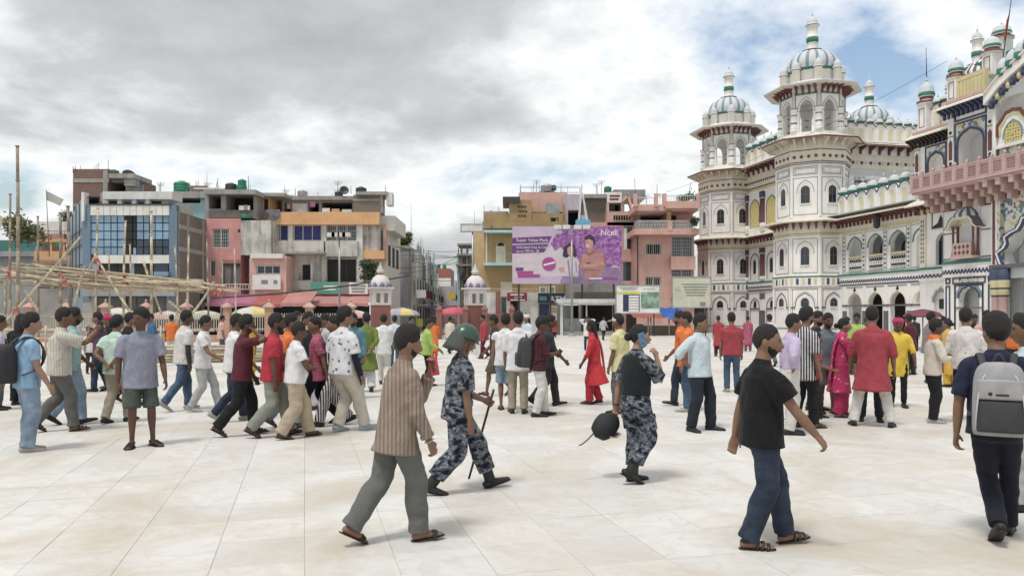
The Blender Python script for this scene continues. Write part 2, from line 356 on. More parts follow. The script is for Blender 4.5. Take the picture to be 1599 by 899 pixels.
def make_tower(name):
    # ---- shaft
    mb = MB(); q = dict(n=8, sm=False, rot=O8)
    mb.lathe([(2.92,0,W_),(2.92,.5,LN_),(2.88,.55,W_),(2.88,3.72,LN_),(2.98,3.74,W_),(2.98,3.84,W_),(2.98,4.38,W_),(3.0,4.42,GN_),(3.0,4.54,W_),(2.84,4.56,W_),(2.84,7.55,YL_),(2.88,7.57,YL_),(2.88,7.72,MR_),(2.92,7.74,CR_),(2.92,8.0,CR_),
              (2.98,8.02,CR_),(2.7,8.95,W_),(2.7,12.95,MR_),(2.82,12.98,CR_),(2.82,14.15,CR_),(2.6,15.2,W_),(2.6,15.25,W_)], m=W_, **q)
    for k in range(8):
        # ground storey: pointed blind arch, dark band, small pilasters
        mb.M = face_M(k, 2.88*CO); hw = 1.10
        for sx in (-1, 1): mb.box(sx*hw-.07 if sx < 0 else sx*hw-.05, sx*hw+.05 if sx < 0 else sx*hw+.07, -.05, .02, .55, 3.7, W_)
        p = arch(0, 1.35, 2.25, 3.25); mb.strip(p, grow(p, 0, 2.25, .05), -.03, .02, LN_); p2 = grow(p, 0, 2.25, .14); mb.strip(p2, grow(p2, 0, 2.25, .03), -.03, .02, CR_)
        mb.frame(-.92, .92, .6, 3.55, .03, -.02, .02, LN_)
        mb.box(-1.0, -.70, -.06, .02, 2.10, 2.22, LN_); mb.box(.70, 1.0, -.06, .02, 2.10, 2.22, LN_)
        # painted band: alternating navy and yellow blocks
        mb.M = face_M(k, 2.98*CO)
        for i in range(5): mb.box(-1.05+.43*i, -.86+.43*i, -.02, .02, 3.88, 4.34, NV_ if i % 2 else YL_)
        # first storey
        mb.M = face_M(k, 2.84*CO)
        for sx in (-1, 1): mb.box(sx*1.08-.05, sx*1.08+.05, -.05, .02, 4.56, 7.5, W_)
        mb.frame(-.90, .90, 4.75, 7.35, .03, -.02, .02, LN_); p = arch(0, 1.25, 6.2, 7.15); mb.strip(p, grow(p, 0, 6.2, .035), -.02, .02, LN_)
        p = grow(p, 0, 6.2, -.25); mb.strip(p, grow(p, 0, 6.2, .05), -.02, .02, CR_)
        # second storey
        mb.M = face_M(k, 2.7*CO)
        for sx in (-1, 1): mb.box(sx*1.0-.05, sx*1.0+.05, -.05, .02, 8.95, 12.9, W_)
        mb.frame(-.85, .85, 12.15, 12.75, .03, -.02, .02, LN_); mb.frame(-.72, .72, 12.25, 12.65, .02, -.02, .02, LN_)
        mb.frame(-.88, .88, 9.15, 11.95, .03, -.02, .02, LN_); p = arch(0, 1.2, 10.8, 11.75); mb.strip(p, grow(p, 0, 10.8, .035), -.02, .02, LN_)
        p = grow(p, 0, 10.8, -.2); mb.strip(p, grow(p, 0, 10.8, .05), -.02, .02, CR_)
        # frieze bosses
        mb.M = face_M(k, 2.82*CO)
        for i in range(4):
            x = -.78+.52*i; mb.M = face_M(k, 2.82*CO) @ Matrix.Translation((x, 0, 13.5)) @ Matrix.Rotation(R(90), 4, 'X'); mb.lathe([(.12,-.01,MR_),(.12,.05,MR_),(.08,.07,MR_)], 10, MR_)
        mb.M = face_M(k, 2.82*CO); mb.box(-1.05, 1.05, -.025, .02, 13.95, 14.02, LN_); mb.box(-1.05, 1.05, -.03, .02, 13.05, 13.12, LN_)
    mb.M = None
    shaft = mb.build(name, PM, palace)
    # ---- eaves with brackets
    def eave(rin, zin, rout, zout, edge, nb, bm):
        e = MB(); e.lathe([(rin,zin-.25,CR_),(rout-.05,zout-.10,edge),(rout,zout-.10,edge),(rout+.02,zout,edge),(rout-.12,zout+.06,CR_),(rin,zin,CR_),(rin-.2,zin+.02,CR_)], 8, CR_, False, rot=O8, caps=False)
        for k in range(8):
            hw = rin*math.sin(O8)
            for i in range(nb):
                x = -hw+2*hw*(i+.5)/nb; dz = zin-zout; dr = (rout-rin)*CO
                e.M = face_M(k, (rin)*CO)
                e.prism([(x-.07, zout-.62), (x+.07, zout-.62), (x+.07, zin-.22), (x-.07, zin-.22)], -.10, .05, bm)
                e.add([(x-.07,-.08,zout-.45),(x+.07,-.08,zout-.45),(x+.07,-dr*.72,zout-.02+dz*.12),(x-.07,-dr*.72,zout-.02+dz*.12),(x-.07,-.08,zin-.22),(x+.07,-.08,zin-.22),(x+.07,-dr*.72,zout+.06+dz*.14),(x-.07,-dr*.72,zout+.06+dz*.14)],
                      [(0,1,2,3),(4,7,6,5),(0,3,7,4),(1,5,6,2),(0,4,5,1),(3,2,6,7)], bm)
        e.M = None
        return e.build('eave', PM, shaft)
    eave(2.86, 8.85, 3.75, 8.62, CR_, 4, MR_); eave(2.75, 15.15, 3.85, 14.80, MR_, 3, CR_); eave(2.40, 19.15, 3.65, 18.92, GY_, 4, MR_)
    # ---- kiosk with arches and banded columns
    kb = MB(); ap = 2.42*CO; hw = 2.42*math.sin(O8)
    kb.lathe([(2.55,15.2),(2.55,15.42),(2.3,15.42)], 8, W_, False, rot=O8)
    for k in range(8):
        kb.M = face_M(k, ap); arch_wall(kb, -hw+.06, hw-.06, 15.4, 18.55, [(0, .98, 15.4, 17.1, 17.95)], 0, .22, W_)
        p = arch(0, .98, 17.1, 17.95); p = grow(p, 0, 17.1, .10); kb.strip(p, grow(p, 0, 17.1, .035), -.02, .02, LN_); kb.frame(-.78, .78, 17.0, 18.42, .03, -.018, .02, LN_)
        kb.box(-hw-.02, hw+.02, -.05, .05, 18.25, 18.34, GN_)
        a = 2*PI*k/8+O8; cx, cy = 2.34*math.cos(a), 2.34*math.sin(a); kb.M = None
        kb.lathe([(.30,15.42,W_),(.30,15.75,LN_),(.24,15.8,W_),(.25,16.1,LN_),(.27,16.16,GN_),(.25,16.22,W_),(.23,16.7,LN_),(.26,16.78,W_),(.24,16.85,W_),(.28,17.05,W_),(.32,17.2,LN_),(.32,17.26,W_),(.14,17.3,W_),(.14,18.5,W_)], 10, W_, True, (cx, cy, 0))
    kb.build('kiosk', PM, shaft)
    fl = MB(); fl.lathe([(2.35,18.5),(2.45,18.6),(2.45,19.3),(2.35,19.36)], 8, W_, False, rot=O8); fl.build('roof_slab', PM, shaft)
    # ---- ring of turrets
    tb = MB(); tb.lathe([(.30,0,W_),(.30,.95,MR_),(.36,.98,W_),(.38,1.06,GY_),(.36,1.1,MR_),(.30,1.14,GY_),(.33,1.25,GY_),(.27,1.45,GY_),(.12,1.58,GY_),(.05,1.7,GY_)], 10, W_, True)
    tme = tb.mesh('turret', PM)
    for k in range(8):
        a = 2*PI*k/8+O8; put(tme, 'turret', shaft, (2.12*math.cos(a), 2.12*math.sin(a), 19.3))
    # ---- dome, lantern, finial
    d = MB(); d.lathe([(1.75,19.3,W_),(1.75,20.3,GN_),(1.85,20.36,GN_),(1.85,20.5,GY_,1),(1.95,20.75,GY_,1),(1.93,21.05,GY_,1),(1.80,21.4,GY_,1),(1.52,21.72,GY_,1),(1.1,21.96,GY_,1),(.78,22.06,MR_),(.85,22.1,MR_),(.75,22.18,W_)], 96, W_, True, rib=.05, ribn=16, ribm=BG_)
    d.build('dome', PM, shaft)
    d = MB(); d.lathe([(.55,22.15,W_),(.44,22.3,W_),(.40,22.8,GN_),(.46,22.85,GN_),(.46,23.2,W_),(.40,23.25,W_),(.40,24.05,W_),(.55,24.1,MR_),(.55,24.16,W_),(.40,24.25,GY_),(.42,24.4,GY_),(.33,24.62,GY_),(.15,24.78,GY_),(.06,24.9,GY_),(.10,24.98,GY_),(.03,25.1,GY_),(.015,25.5,GY_)], 16, W_, True, rib=.08, ribn=8)
    d.build('lantern', PM, shaft)
    # ---- windows
    for (zb, zt, wd, ap, nm) in ((5.35, 6.75, .62, 2.84*CO, 0), (10.0, 11.35, .66, 2.7*CO, 0), (2.25, 2.85, .5, 2.88*CO, 1)):
        wb = MB(); pts = arch(0, wd, zt-wd*.55, zt); poly = [(wd/2, zb)]+[p for p in reversed(pts)]+[(-wd/2, zb)]
        wb.prism(list(reversed(poly)), -.012, .03, GL_)
        full = [(-wd/2, zb)]+pts+[(wd/2, zb)]; wb.strip(full, [(x*1.16, z+(.05 if abs(x) < wd*.3 else .02)) for x, z in full], -.05, .02, W_ if nm == 0 else LN_)
        wb.box(-.015, .015, -.03, .0, zb, zt-.06, LN_); wb.box(-wd/2, wd/2, -.03, .0, zb+(zt-zb)*.5, zb+(zt-zb)*.5+.03, LN_)
        wb.box(-wd*.62, wd*.62, -.07, .02, zb-.07, zb, W_)
        me = wb.mesh('window', PM)
        for k in range(8):
            o = put(me, 'window', shaft); o.matrix_local = face_M(k, ap)
    return shaft
tower = make_tower('tower')
XT2 = -13.3; YT3 = 15.2
for (x, y) in ((XT2, 0), (XT2, YT3), (0, YT3)):
    t = copy_tree(tower, palace); t.location = (x, y, 0)
# ---- parapet arch unit
def parapet_mesh(wd, h, lat, edge):
    u = MB(); zs = h-wd*.42; p = arch(0, wd*.96, zs, h*.98)
    u.prism([(-wd/2, 0), (wd/2, 0)]+[(wd/2*.98, zs)]+list(reversed(p))[1:-1]+[(-wd/2*.98, zs)], 0, .22, W_)
    q = arch(0, wd*.86, zs, h*.92); u.strip(q, grow(q, 0, zs, .05), -.05, .01, edge)
    q2 = arch(0, wd*.62, zs-.05, h*.78); f = [(-wd*.31, .12)]+q2+[(wd*.31, .12)]; u.strip(f, grow(f, 0, h*.4, .035), -.045, .01, W_)
    q3 = arch(0, wd*.40, zs-.15, h*.66); u.prism([(-wd*.20, .2), (wd*.20, .2)]+list(reversed(q3)), -.02, .01, lat)
    bulb(u, (0, .11, h*.95), wd*.36)
    return u.mesh('parapet_arch', PM)
PA_BIG = parapet_mesh(.86, 1.55, LP_, MR_); PA_SM = parapet_mesh(1.15, 1.62, LP_, NV_); PA_MID = parapet_mesh(1.15, 1.6, LP_, MR_)
def parapet(parent, me, wd, x0, x1, y, z, M=None):
    n = int(round((x1-x0)/wd)); st = (x1-x0)/n
    for i in range(n):
        o = put(me, 'parapet_arch', parent, (x0+st*(i+.5), y, z), 0, (st/wd, 1, 1))
def cornice(mb, x0, x1, y, z, out, drop, sp, edge=CR_, bm=MR_):
    """projecting eave along x at wall plane y, with brackets under it"""
    mb.add([(x0,y,z),(x1,y,z),(x1,y-out,z-drop),(x0,y-out,z-drop),(x0,y,z-.2),(x1,y,z-.2),(x1,y-out,z-drop-.09),(x0,y-out,z-drop-.09)],
           [(0,3,2,1),(4,5,6,7),(3,7,6,2),(0,4,7,3),(1,2,6,5)], [CR_, CR_, edge, CR_, CR_])
    n = max(1, int((x1-x0)/sp))
    for i in range(n):
        x = x0+(x1-x0)*(i+.5)/n
        mb.box(x-.08, x+.08, y-.12, y+.02, z-drop-.55, z-.2, bm)
        mb.add([(x-.08,y-.12,z-drop-.32),(x+.08,y-.12,z-drop-.32),(x+.08,y-out*.75,z-drop-.05),(x-.08,y-out*.75,z-drop-.05),(x-.08,y-.12,z-.21),(x+.08,y-.12,z-.21),(x+.08,y-out*.75,z-drop*.8-.12),(x-.08,y-out*.75,z-drop*.8-.12)],
               [(0,1,2,3),(4,7,6,5),(0,3,7,4),(1,5,6,2),(3,2,6,7)], bm)
def scallops(mb, x0, x1, y, z, h, n, m=NV_):    # painted-plaster hanging scallop border
    st = (x1-x0)/n
    for i in range(n):
        c = x0+st*(i+.5); p = [(c+st*.5*math.cos(a), z-h*.55-h*.45*math.sin(a)) for a in [PI*k/6 for k in range(7)]]
        p2 = [(c+(q[0]-c)*.55, z-h*.45+(q[1]-(z-h*.45))*.62) for q in p]
        mb.strip(p2, p, y-.03, y+.01, m)
# ---- wing between the two outer towers
Y0 = .5
def outer_wing():
    wv = MB(); xa, xb = XT2+2.5, -2.5
    wv.box(xa, xb, Y0, Y0+5, 0, 15.0, W_)
    wv.box(xa, xb, Y0-.10, Y0, 3.74, 3.86, LN_); wv.box(xa, xb, Y0-.12, Y0, 3.86, 4.42, W_); wv.box(xa, xb, Y0-.16, Y0, 4.42, 4.56, GN_); scallops(wv, xa, xb, Y0-.12, 4.40, .45, 26)
    wv.box(xa, xb, Y0-.06, Y0, 7.55, 7.75, YL_); cornice(wv, xa, xb, Y0-.02, 8.85, .95, .25, .55)
    wv.box(xa, xb, Y0-.05, Y0, 12.75, 12.95, YL_); wv.box(xa, xb, Y0-.08, Y0, 12.95, 13.05, MR_); wv.box(xa, xb, Y0-.08, Y0, 13.05, 14.1, CR_); cornice(wv, xa, xb, Y0-.02, 15.1, 1.2, .35, .8, MR_)
    n = 24
    for i in range(n):
        x = xa+(xb-xa)*(i+.5)/n; wv.M = Matrix.Translation((x, Y0-.08, 13.5)) @ Matrix.Rotation(R(90), 4, 'X'); wv.lathe([(.11,-.01),(.11,.04),(.07,.06)], 8, MR_); wv.M = None
    wing = wv.build('outer_wing', PM, palace)
    nb = 3; bw = (xb-xa)/nb
    for i in range(nb+1):
        cb = MB(); x = xa+bw*i
        for dx in (-.16, .16):
            cb.lathe([(.17,9.0,W_),(.17,9.7,BG_),(.14,9.75,MR_),(.13,11.9,W_),(.19,11.95,NV_),(.19,12.5,W_)], 10, W_, True, (x+dx, Y0-.1, 0))
            cb.lathe([(.17,4.6,W_),(.17,5.0,MR_),(.14,5.05,MR_),(.13,7.0,W_),(.19,7.05,NV_),(.19,7.5,W_)], 10, W_, True, (x+dx, Y0-.1, 0))
            cb.box(x+dx-.13, x+dx+.13, Y0-.16, Y0-.02, .3, 3.3, W_); cb.box(x+dx-.15, x+dx+.15, Y0-.19, Y0-.02, 3.0, 3.5, LN_)
            cb.box(x+dx-.15, x+dx+.15, Y0-.19, Y0-.02, .5, 2.0, LN_)
        cb.build('column_pair', PM, wing)
    lt = MB(); p = arch(0, 1.5, 11.0, 11.95); lt.prism([(-.75, 9.5), (.75, 9.5)]+list(reversed(p)), -.03, .03, LA_); f = [(-.75, 9.5)]+p+[(.75, 9.5)]; lt.strip(f, grow(f, 0, 10.4, .07), -.06, .02, LN_)
    lme = lt.mesh('lattice_screen', PM)
    aw = MB(); p = arch(0, 1.4, 6.3, 7.1); f = [(-.7, 4.8)]+p+[(.7, 4.8)]; aw.strip(f, grow(f, 0, 5.9, .05), -.06, .02, LN_)
    p = arch(0, .55, 6.2, 6.6); aw.prism([(-.27, 5.3), (.27, 5.3)]+list(reversed(p)), -.015, .02, GL_); f = [(-.28, 5.3)]+p+[(.28, 5.3)]; aw.strip(f, grow(f, 0, 5.9, .08), -.06, .02, W_); awm = aw.mesh('window', PM)
    bl = MB(); p = arch(0, 1.5, 2.2, 3.1); f = [(-.75, .5)]+p+[(.75, .5)]; bl.strip(f, grow(f, 0, 1.8, .05), -.05, .02, LN_); bl.box(-.8, .8, -.07, .02, 2.08, 2.2, LN_); p = arch(0, .5, 2.5, 2.9); bl.prism([(-.25, 2.25), (.25, 2.25)]+list(reversed(p)), -.02, .02, DK_); blm = bl.mesh('blind_arch', PM)
    for i in range(nb):
        x = xa+bw*(i+.5)
        for dx in (0,):
            put(lme, 'lattice_screen', wing, (x+dx, Y0, 0)); put(awm, 'window', wing, (x, Y0, 0)); put(blm, 'blind_arch', wing, (x, Y0, 0))
    parapet(wing, PA_MID, 1.15, xa, xb, Y0-.15, 15.15)
outer_wing()
# ---- tall wing at right angles, running back from the corner tower above the arcade roof
def back_wing():
    b = MB(); xa, xb = 2.5, YT3-2.4; X0 = -.6
    M = Matrix(((0, -1, 0, -X0+.0), (1, 0, 0, 0), (0, 0, 1, 0), (0, 0, 0, 1)))   # local x runs inward, local -y faces along the front
    b.box(xa, xb, 0, 5, 0, 15.0, W_)
    b.box(xa, xb, -.06, 0, 12.55, 12.95, GY_); b.box(xa, xb, -.08, 0, 13.05, 14.1, CR_); cornice(b, xa, xb, -.02, 15.1, 1.2, .35, .8, MR_)
    n = 26
    for i in range(n):
        x = xa+(xb-xa)*(i+.5)/n; b.M = Matrix.Translation((x, -.08, 13.5)) @ Matrix.Rotation(R(90), 4, 'X'); b.lathe([(.13,-.01),(.13,.04),(.09,.06)], 8, MR_ if i % 2 else GY_); b.M = None
    for i in range(4):
        x = xa+(xb-xa)*(i+.5)/4
        for dx in (-.35, 0, .35): b.box(x+dx-.12, x+dx+.12, -.12, 0, 8.9, 12.4, GY_); b.box(x+dx-.14, x+dx+.14, -.15, 0, 11.9, 12.1, LN_); b.box(x+dx-.14, x+dx+.14, -.15, 0, 11.3, 11.4, LN_)
        x2 = x+(xb-xa)/8
        if i < 3: b.frame(x2-1.0, x2+1.0, 9.2, 12.2, .06, -.03, .01, LN_); b.frame(x2-.8, x2+.8, 9.4, 12.0, .03, -.03, .01, LN_)
    o = b.build('back_wing', PM, palace); o.matrix_local = M
    parapet(o, PA_BIG, .86, xa, xb, -.15, 15.15)
    m = MB(); m.box(XT2+1, -1, 1.5, YT3-1, 14.2, 15.1, GY_); m.build('terrace', PM, palace)
    # far side walls of the square block
    m = MB(); m.box(XT2+.5, XT2+4, 2.5, YT3-2.5, 0, 15, W_); m.box(XT2+2, -2, YT3-4, YT3-.5, 0, 15, W_); m.build('inner_wall', PM, palace)
back_wing()
# ---- two-storey arcade running from the corner tower to the gatehouse
def arcade():
    a = MB(); xa, xb = 2.5, lx(1443, Y0)
    bays = [lx(1335, Y0), lx(1367, Y0), lx(1402, Y0)]; bw = (bays[2]-bays[0])/2
    bays = [bays[0]+bw*i for i in range(3)]
    last = bays[-1]+bw
    a.box(xa, xb, Y0+2.6, Y0+5, 0, 8.9, W_); a.box(xa, xb, Y0+.25, Y0+2.6, 4.0, 4.2, GY_); a.box(xa, xb, Y0+.3, Y0+2.6, 8.0, 8.2, W_)
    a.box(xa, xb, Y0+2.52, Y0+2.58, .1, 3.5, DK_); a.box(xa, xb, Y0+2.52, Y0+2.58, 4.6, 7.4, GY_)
    arch_wall(a, xa, xb, 0, 3.74, [(c, 1.45, 0, 2.35, 3.2) for c in bays]+[(last, 1.2, 2.3, 2.4, 3.2)], Y0, Y0+.35, W_)
    a.box(xa, xb, Y0-.08, Y0, 3.74, 3.84, LN_); a.box(xa, xb, Y0-.10, Y0+.3, 3.84, 4.45, W_); a.box(xa, xb, Y0-.16, Y0+.3, 4.45, 4.58, GN_); scallops(a, xa, xb, Y0-.10, 4.40, .48, 34)
    arch_wall(a, xa, xb, 4.58, 7.6, [(c, 1.45, 4.6, 6.35, 7.2) for c in bays]+[(last, 1.0, 4.6, 6.35, 7.0)], Y0, Y0+.35, W_)
    a.box(last-.6, last+.6, Y0+.2, Y0+.3, 4.6, 7.2, W_); a.box(last-.7, last+.7, Y0+.2, Y0+.3, 2.2, 3.4, CR_)
    a.box(xa, xb, Y0-.05, Y0+.3, 7.6, 7.78, YL_); a.box(xa, xb, Y0-.03, Y0+.3, 7.78, 8.9, CR_); cornice(a, xa, xb, Y0-.03, 8.85, 1.05, .25, .42)
    a.box(xa, xb, Y0-.9, Y0+5, 8.93, 8.99, GY_)
    for c in bays+[last]:
        for zs, zt, ww in ((2.35, 3.2, 1.45), (6.35, 7.2, 1.45)):
            p = arch(c, ww, zs, zt); q = grow(p, c, zs, .02); a.strip(q, grow(q, c, zs, .09), Y0-.04, Y0+.01, CR_ if zs < 4 else GN_)
            a.frame(c-1.05, c+1.05, 0.1 if zs < 4 else 4.7, 3.6 if zs < 4 else 7.5, .03, Y0-.02, Y0+.01, LN_)
        a.box(c-.85, c+.85, Y0-.05, Y0+.02, 2.22, 2.33, LN_)
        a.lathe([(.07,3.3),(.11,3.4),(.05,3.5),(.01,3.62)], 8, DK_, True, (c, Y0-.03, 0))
    w_ = a.build('arcade', PM, palace)
    ps = MB()
    ps.box(-.20, .20, -.10, .02, 4.6, 7.58, W_)
    for i in range(9):
        z = 4.85+.30*i; ps.add([(-.11,-.115,z),(0,-.115,z-.12),(.11,-.115,z),(0,-.115,z+.12)], [(0,1,2,3)], [MR_ if i % 2 else BG_])
        ps.add([(-.11,-.115,z),(0,-.115,z-.12),(.11,-.115,z),(0,-.115,z+.12)], [(0,1,2,3)], [MR_ if i % 2 else BG_]) if False else None
    ps.frame(-.17, .17, 4.65, 7.5, .025, -.115, -.09, LN_)
    psm = ps.mesh('pilaster', PM)
    for i in range(5): put(psm, 'pilaster', w_, (bays[0]-bw/2+bw*i, Y0, 0)) if bays[0]-bw/2+bw*i < xb else None
    pl = MB(); pl.box(-.18, .18, -.08, .02, 0, 2.2, W_); pl.box(-.19, .19, -.10, .02, .3, 1.9, LN_); pl.box(-.22, .22, -.12, .02, 2.2, 2.34, LN_); pl.box(-.16,.16,-.06,.02,2.34,3.7,W_); plm = pl.mesh('pillar', PM)
    for i in range(5):
        if bays[0]-bw/2+bw*i < xb: put(plm, 'pillar', w_, (bays[0]-bw/2+bw*i, Y0, 0))
    bs = MB(); bs.box(-.72, .72, .02, .14, 4.62, 4.74, W_); bs.box(-.74, .74, -.02, .18, 5.72, 5.86, YL_)
    for i in range(6):
        x = -.6+.24*i; bs.lathe([(.05,4.74,W_),(.05,4.95,DK_),(.09,5.1,W_),(.05,5.25,W_),(.08,5.4,DK_),(.04,5.6,W_),(.05,5.72,W_)], 6, W_, True, (x, .08, 0)); bs.box(x-.07, x+.07, .10, .12, 4.74, 5.72, W_)
    bsm = bs.mesh('balustrade', PM)
    wn = MB(); p = arch(0, .9, 6.3, 6.95); wn.prism([(-.45, 4.7), (.45, 4.7)]+list(reversed(p)), -.02, .03, GL_); f = [(-.45, 4.7)]+p+[(.45, 4.7)]; wn.strip(f, grow(f, 0, 5.9, .1), -.06, .02, GY_); wn.box(-.02,.02,-.05,.0,4.7,6.9,GY_); wnm = wn.mesh('window', PM)
    for c in bays: put(bsm, 'balustrade', w_, (c, Y0, 0)); put(wnm, 'window', w_, (c, Y0+2.5, 0))
    parapet(w_, PA_SM, 1.15, xa+.1, xb, Y0-.1, 8.98)
    # lantern lamp on the eave
    lm = MB(); lm.lathe([(.10,0),(.22,.15),(.22,.7),(.28,.75),(.05,1.0)], 6, DK_, False, (0,0,0)); put(lm.mesh('lamp', PM), 'lamp', w_, (bays[1]+bw*.5, Y0-.75, 7.5))
arcade()
# ---- gatehouse
def gatehouse():
    S0, S1, S2 = .15, -.65, -.95                       # depths of its three planes
    x0 = lx(1437, S0); x1 = lx(1474, S1); x2 = lx(1555, S1); x3 = x2+10.5
    g = MB()
    g.box(x0, x1, S0+.4, S0+7, 0, 13.0, W_); g.box(x1, x2, S1+1.6, S1+7.5, 0, 14.0, W_); g.box(x2, x3, S2+2.2, S2+8, 0, 17.2, W_)
    body = g.build('gatehouse', PM, palace)
    # --- narrow set-back bay
    b = MB(); c0 = (x0+x1)/2+.3
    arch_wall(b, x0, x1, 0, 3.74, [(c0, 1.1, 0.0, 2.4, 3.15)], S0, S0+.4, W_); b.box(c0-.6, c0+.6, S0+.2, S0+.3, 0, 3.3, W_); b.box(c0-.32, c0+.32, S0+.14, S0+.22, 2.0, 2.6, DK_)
    p = arch(c0, 1.1, 2.4, 3.15, 10, 5); b.strip(p, grow(p, c0, 2.4, .14), S0-.04, S0+.01, BG_); b.strip(grow(p, c0, 2.4, .16), grow(p, c0, 2.4, .26), S0-.03, S0+.01, YL_)
    b.box(x0, x1, S0-.1, S0+.3, 3.74, 4.45, W_); b.box(x0, x1, S0-.16, S0+.3, 4.45, 4.58, GN_); scallops(b, x0, x1, S0-.1, 4.42, .5, 9)
    arch_wall(b, x0, x1, 4.58, 8.0, [(c0+.05, .95, 4.7, 6.1, 6.7)], S0, S0+.4, W_); b.box(c0-.5, c0+.6, S0+.28, S0+.34, 4.6, 6.8, GL_)
    for q in range(5): b.box(c0-.4+.19*q, c0-.37+.19*q, S0+.2, S0+.24, 4.7, 6.2, NV_)
    b.box(c0-.7, c0+.8, S0-.04, S0, 6.95, 8.0, DK_); b.add([(c0-.6,S0-.06,7.1),(c0-.2,S0-.06,7.3),(c0+.05,S0-.06,7.8),(c0+.35,S0-.06,7.3),(c0+.7,S0-.06,7.15),(c0+.75,S0-.06,7.9),(c0-.6,S0-.06,7.9)], [(0,1,2,3,4,5,6)], W_)
    b.frame(c0-.75, c0+.85, 6.9, 8.0, .06, S0-.08, S0-.03, CR_)
    b.box(x0+.1, x0+.55, S0-.12, S0, 4.6, 7.9, CR_)
    for q in range(10): b.box(x0+.2, x0+.26, S0-.14, S0-.1, 4.9+.28*q, 5.08+.28*q, DK_); b.box(x0+.38, x0+.44, S0-.14, S0-.1, 4.9+.28*q, 5.08+.28*q, DK_)
    b.box(x0, x1, S0-.08, S0+.3, 8.0, 8.25, YL_); b.box(x0, x1, S0-.04, S0+.3, 8.25, 8.8, CR_); cornice(b, x0-.3, x1, S0-.03, 9.0, .9, .5, .5)
    b.build('side_bay', PM, body)
    # --- projecting bay
    b = MB(); L1 = x2-x1; c = x1+L1*.5
    ops = [(c, 1.5, 0, 2.6, 3.3, 5)]
    arch_wall(b, x1, x2, 0, 3.85, ops, S1, S1+.35, W_, MO_); b.box(c-.9, c+.9, S1+.9, S1+.95, 0, 3.6, GY_)
    p = arch(c, 1.5, 2.6, 3.3, 12, 5); b.strip(p, grow(p, c, 2.6, .10), S1-.03, S1+.01, NV_); b.strip(grow(p, c, 2.6, .11), grow(p, c, 2.6, .28), S1-.02, S1+.01, BG_)
    b.frame(c-1.05, c+1.05, .1, 3.4, .09, S1-.04, S1+.01, DK_); b.frame(c-1.2, c+1.2, 3.42, 3.8, .08, S1-.035, S1+.01, NV_); b.box(c-1.05, c+1.05, S1-.06, S1+.02, 2.0, 2.08, LN_)
    for sx in (-1, 1):
        b.frame(c+sx*1.55-.18, c+sx*1.55+.18, 1.35, 3.35, .09, S1-.035, S1+.01, NV_); b.frame(c+sx*1.55-.18, c+sx*1.55+.18, .4, 1.2, .08, S1-.035, S1+.01, NV_)
        b.frame(c+sx*1.55-.18, c+sx*1.55+.18, 3.45, 3.8, .08, S1-.035, S1+.01, DK_)
    b.box(x1, x2, S1-.10, S1+.3, 3.85, 4.6, W_); b.box(x1, x2, S1-.16, S1+.3, 4.6, 4.8, GN_); scallops(b, x1, x2, S1-.10, 4.56, .55, 15)
    b.box(x1, x2, S1, S1+1.6, 4.8, 8.1, W_)
    for sx in (-1, 1):
        cx = c+sx*L1*.37
        for z in (4.95, 6.45): b.box(cx-.5, cx+.5, S1-.02, S1, z-.06, z, MR_)
        b.box(cx-.5, cx+.5, S1-.03, S1, 7.75, 8.05, MR_); b.box(cx-.5, cx+.5, S1-.05, S1, 8.05, 8.25, GN_)
        b.box(cx-.5-.03, cx-.5, S1-.04, S1, 4.85, 8.0, GY_); b.box(cx+.5, cx+.53, S1-.04, S1, 4.85, 8.0, GY_)
    for q in range(9): b.box(c-1.0+.25*q-.05, c-1.0+.25*q+.05, S1-.03, S1, 7.95, 8.2, DK_)
    b.box(x1-.15, x2, S1-.10, S1+.3, 8.25, 8.62, YL_); b.box(x1-.15, x2, S1-.16, S1+.3, 8.62, 8.75, GN_)
    b.build('front_bay', PM, body)
    # jharokha: little balcony window with ribbed onion roof
    j = MB(); wj = 1.35
    j.box(c-wj/2-.15, c+wj/2+.15, S1-.55, S1, 4.85, 5.0, PK_); j.box(c-wj/2, c+wj/2, S1-.5, S1-.42, 5.0, 5.75, PK_)
    for q in range(4):
        for r_ in range(2): j.add([(c-.45+.3*q-.12,S1-.515,5.2+.32*r_),(c-.45+.3*q,S1-.515,5.06+.32*r_),(c-.45+.3*q+.12,S1-.515,5.2+.32*r_),(c-.45+.3*q,S1-.515,5.34+.32*r_)], [(0,1,2,3)], MR_)
    for sx in (-1, 1): j.lathe([(.09,4.9),(.09,5.2),(.06,5.3),(.06,6.6),(.1,6.75)], 8, MR_, True, (c+sx*(wj/2+.05), S1-.4, 0)); j.lathe([(.09,4.9),(.09,5.2),(.06,5.3),(.06,6.6),(.1,6.75)], 8, MR_, True, (c+sx*(wj/2+.05), S1-.08, 0))
    j.box(c-.5, c+.5, S1-.03, S1+.02, 5.0, 6.75, GY_); j.box(c-.62, c-.5, S1-.06, S1+.02, 5.0, 6.9, CR_); j.box(c+.5, c+.62, S1-.06, S1+.02, 5.0, 6.9, CR_); j.box(c-.62, c+.62, S1-.06, S1+.02, 6.75, 6.95, CR_)
    p = [(c-wj*.78, 6.55)]+[(c+wj*.62*math.cos(PI-PI*i/12), 6.7+.55*math.sin(PI*i/12)) for i in range(13)]+[(c+wj*.78, 6.55)]
    j.strip(p, grow(p, c, 6.2, .12), S1-.62, S1, CR_); j.strip(grow(p, c, 6.2, .12), grow(p, c, 6.2, .17), S1-.64, S1, LN_)
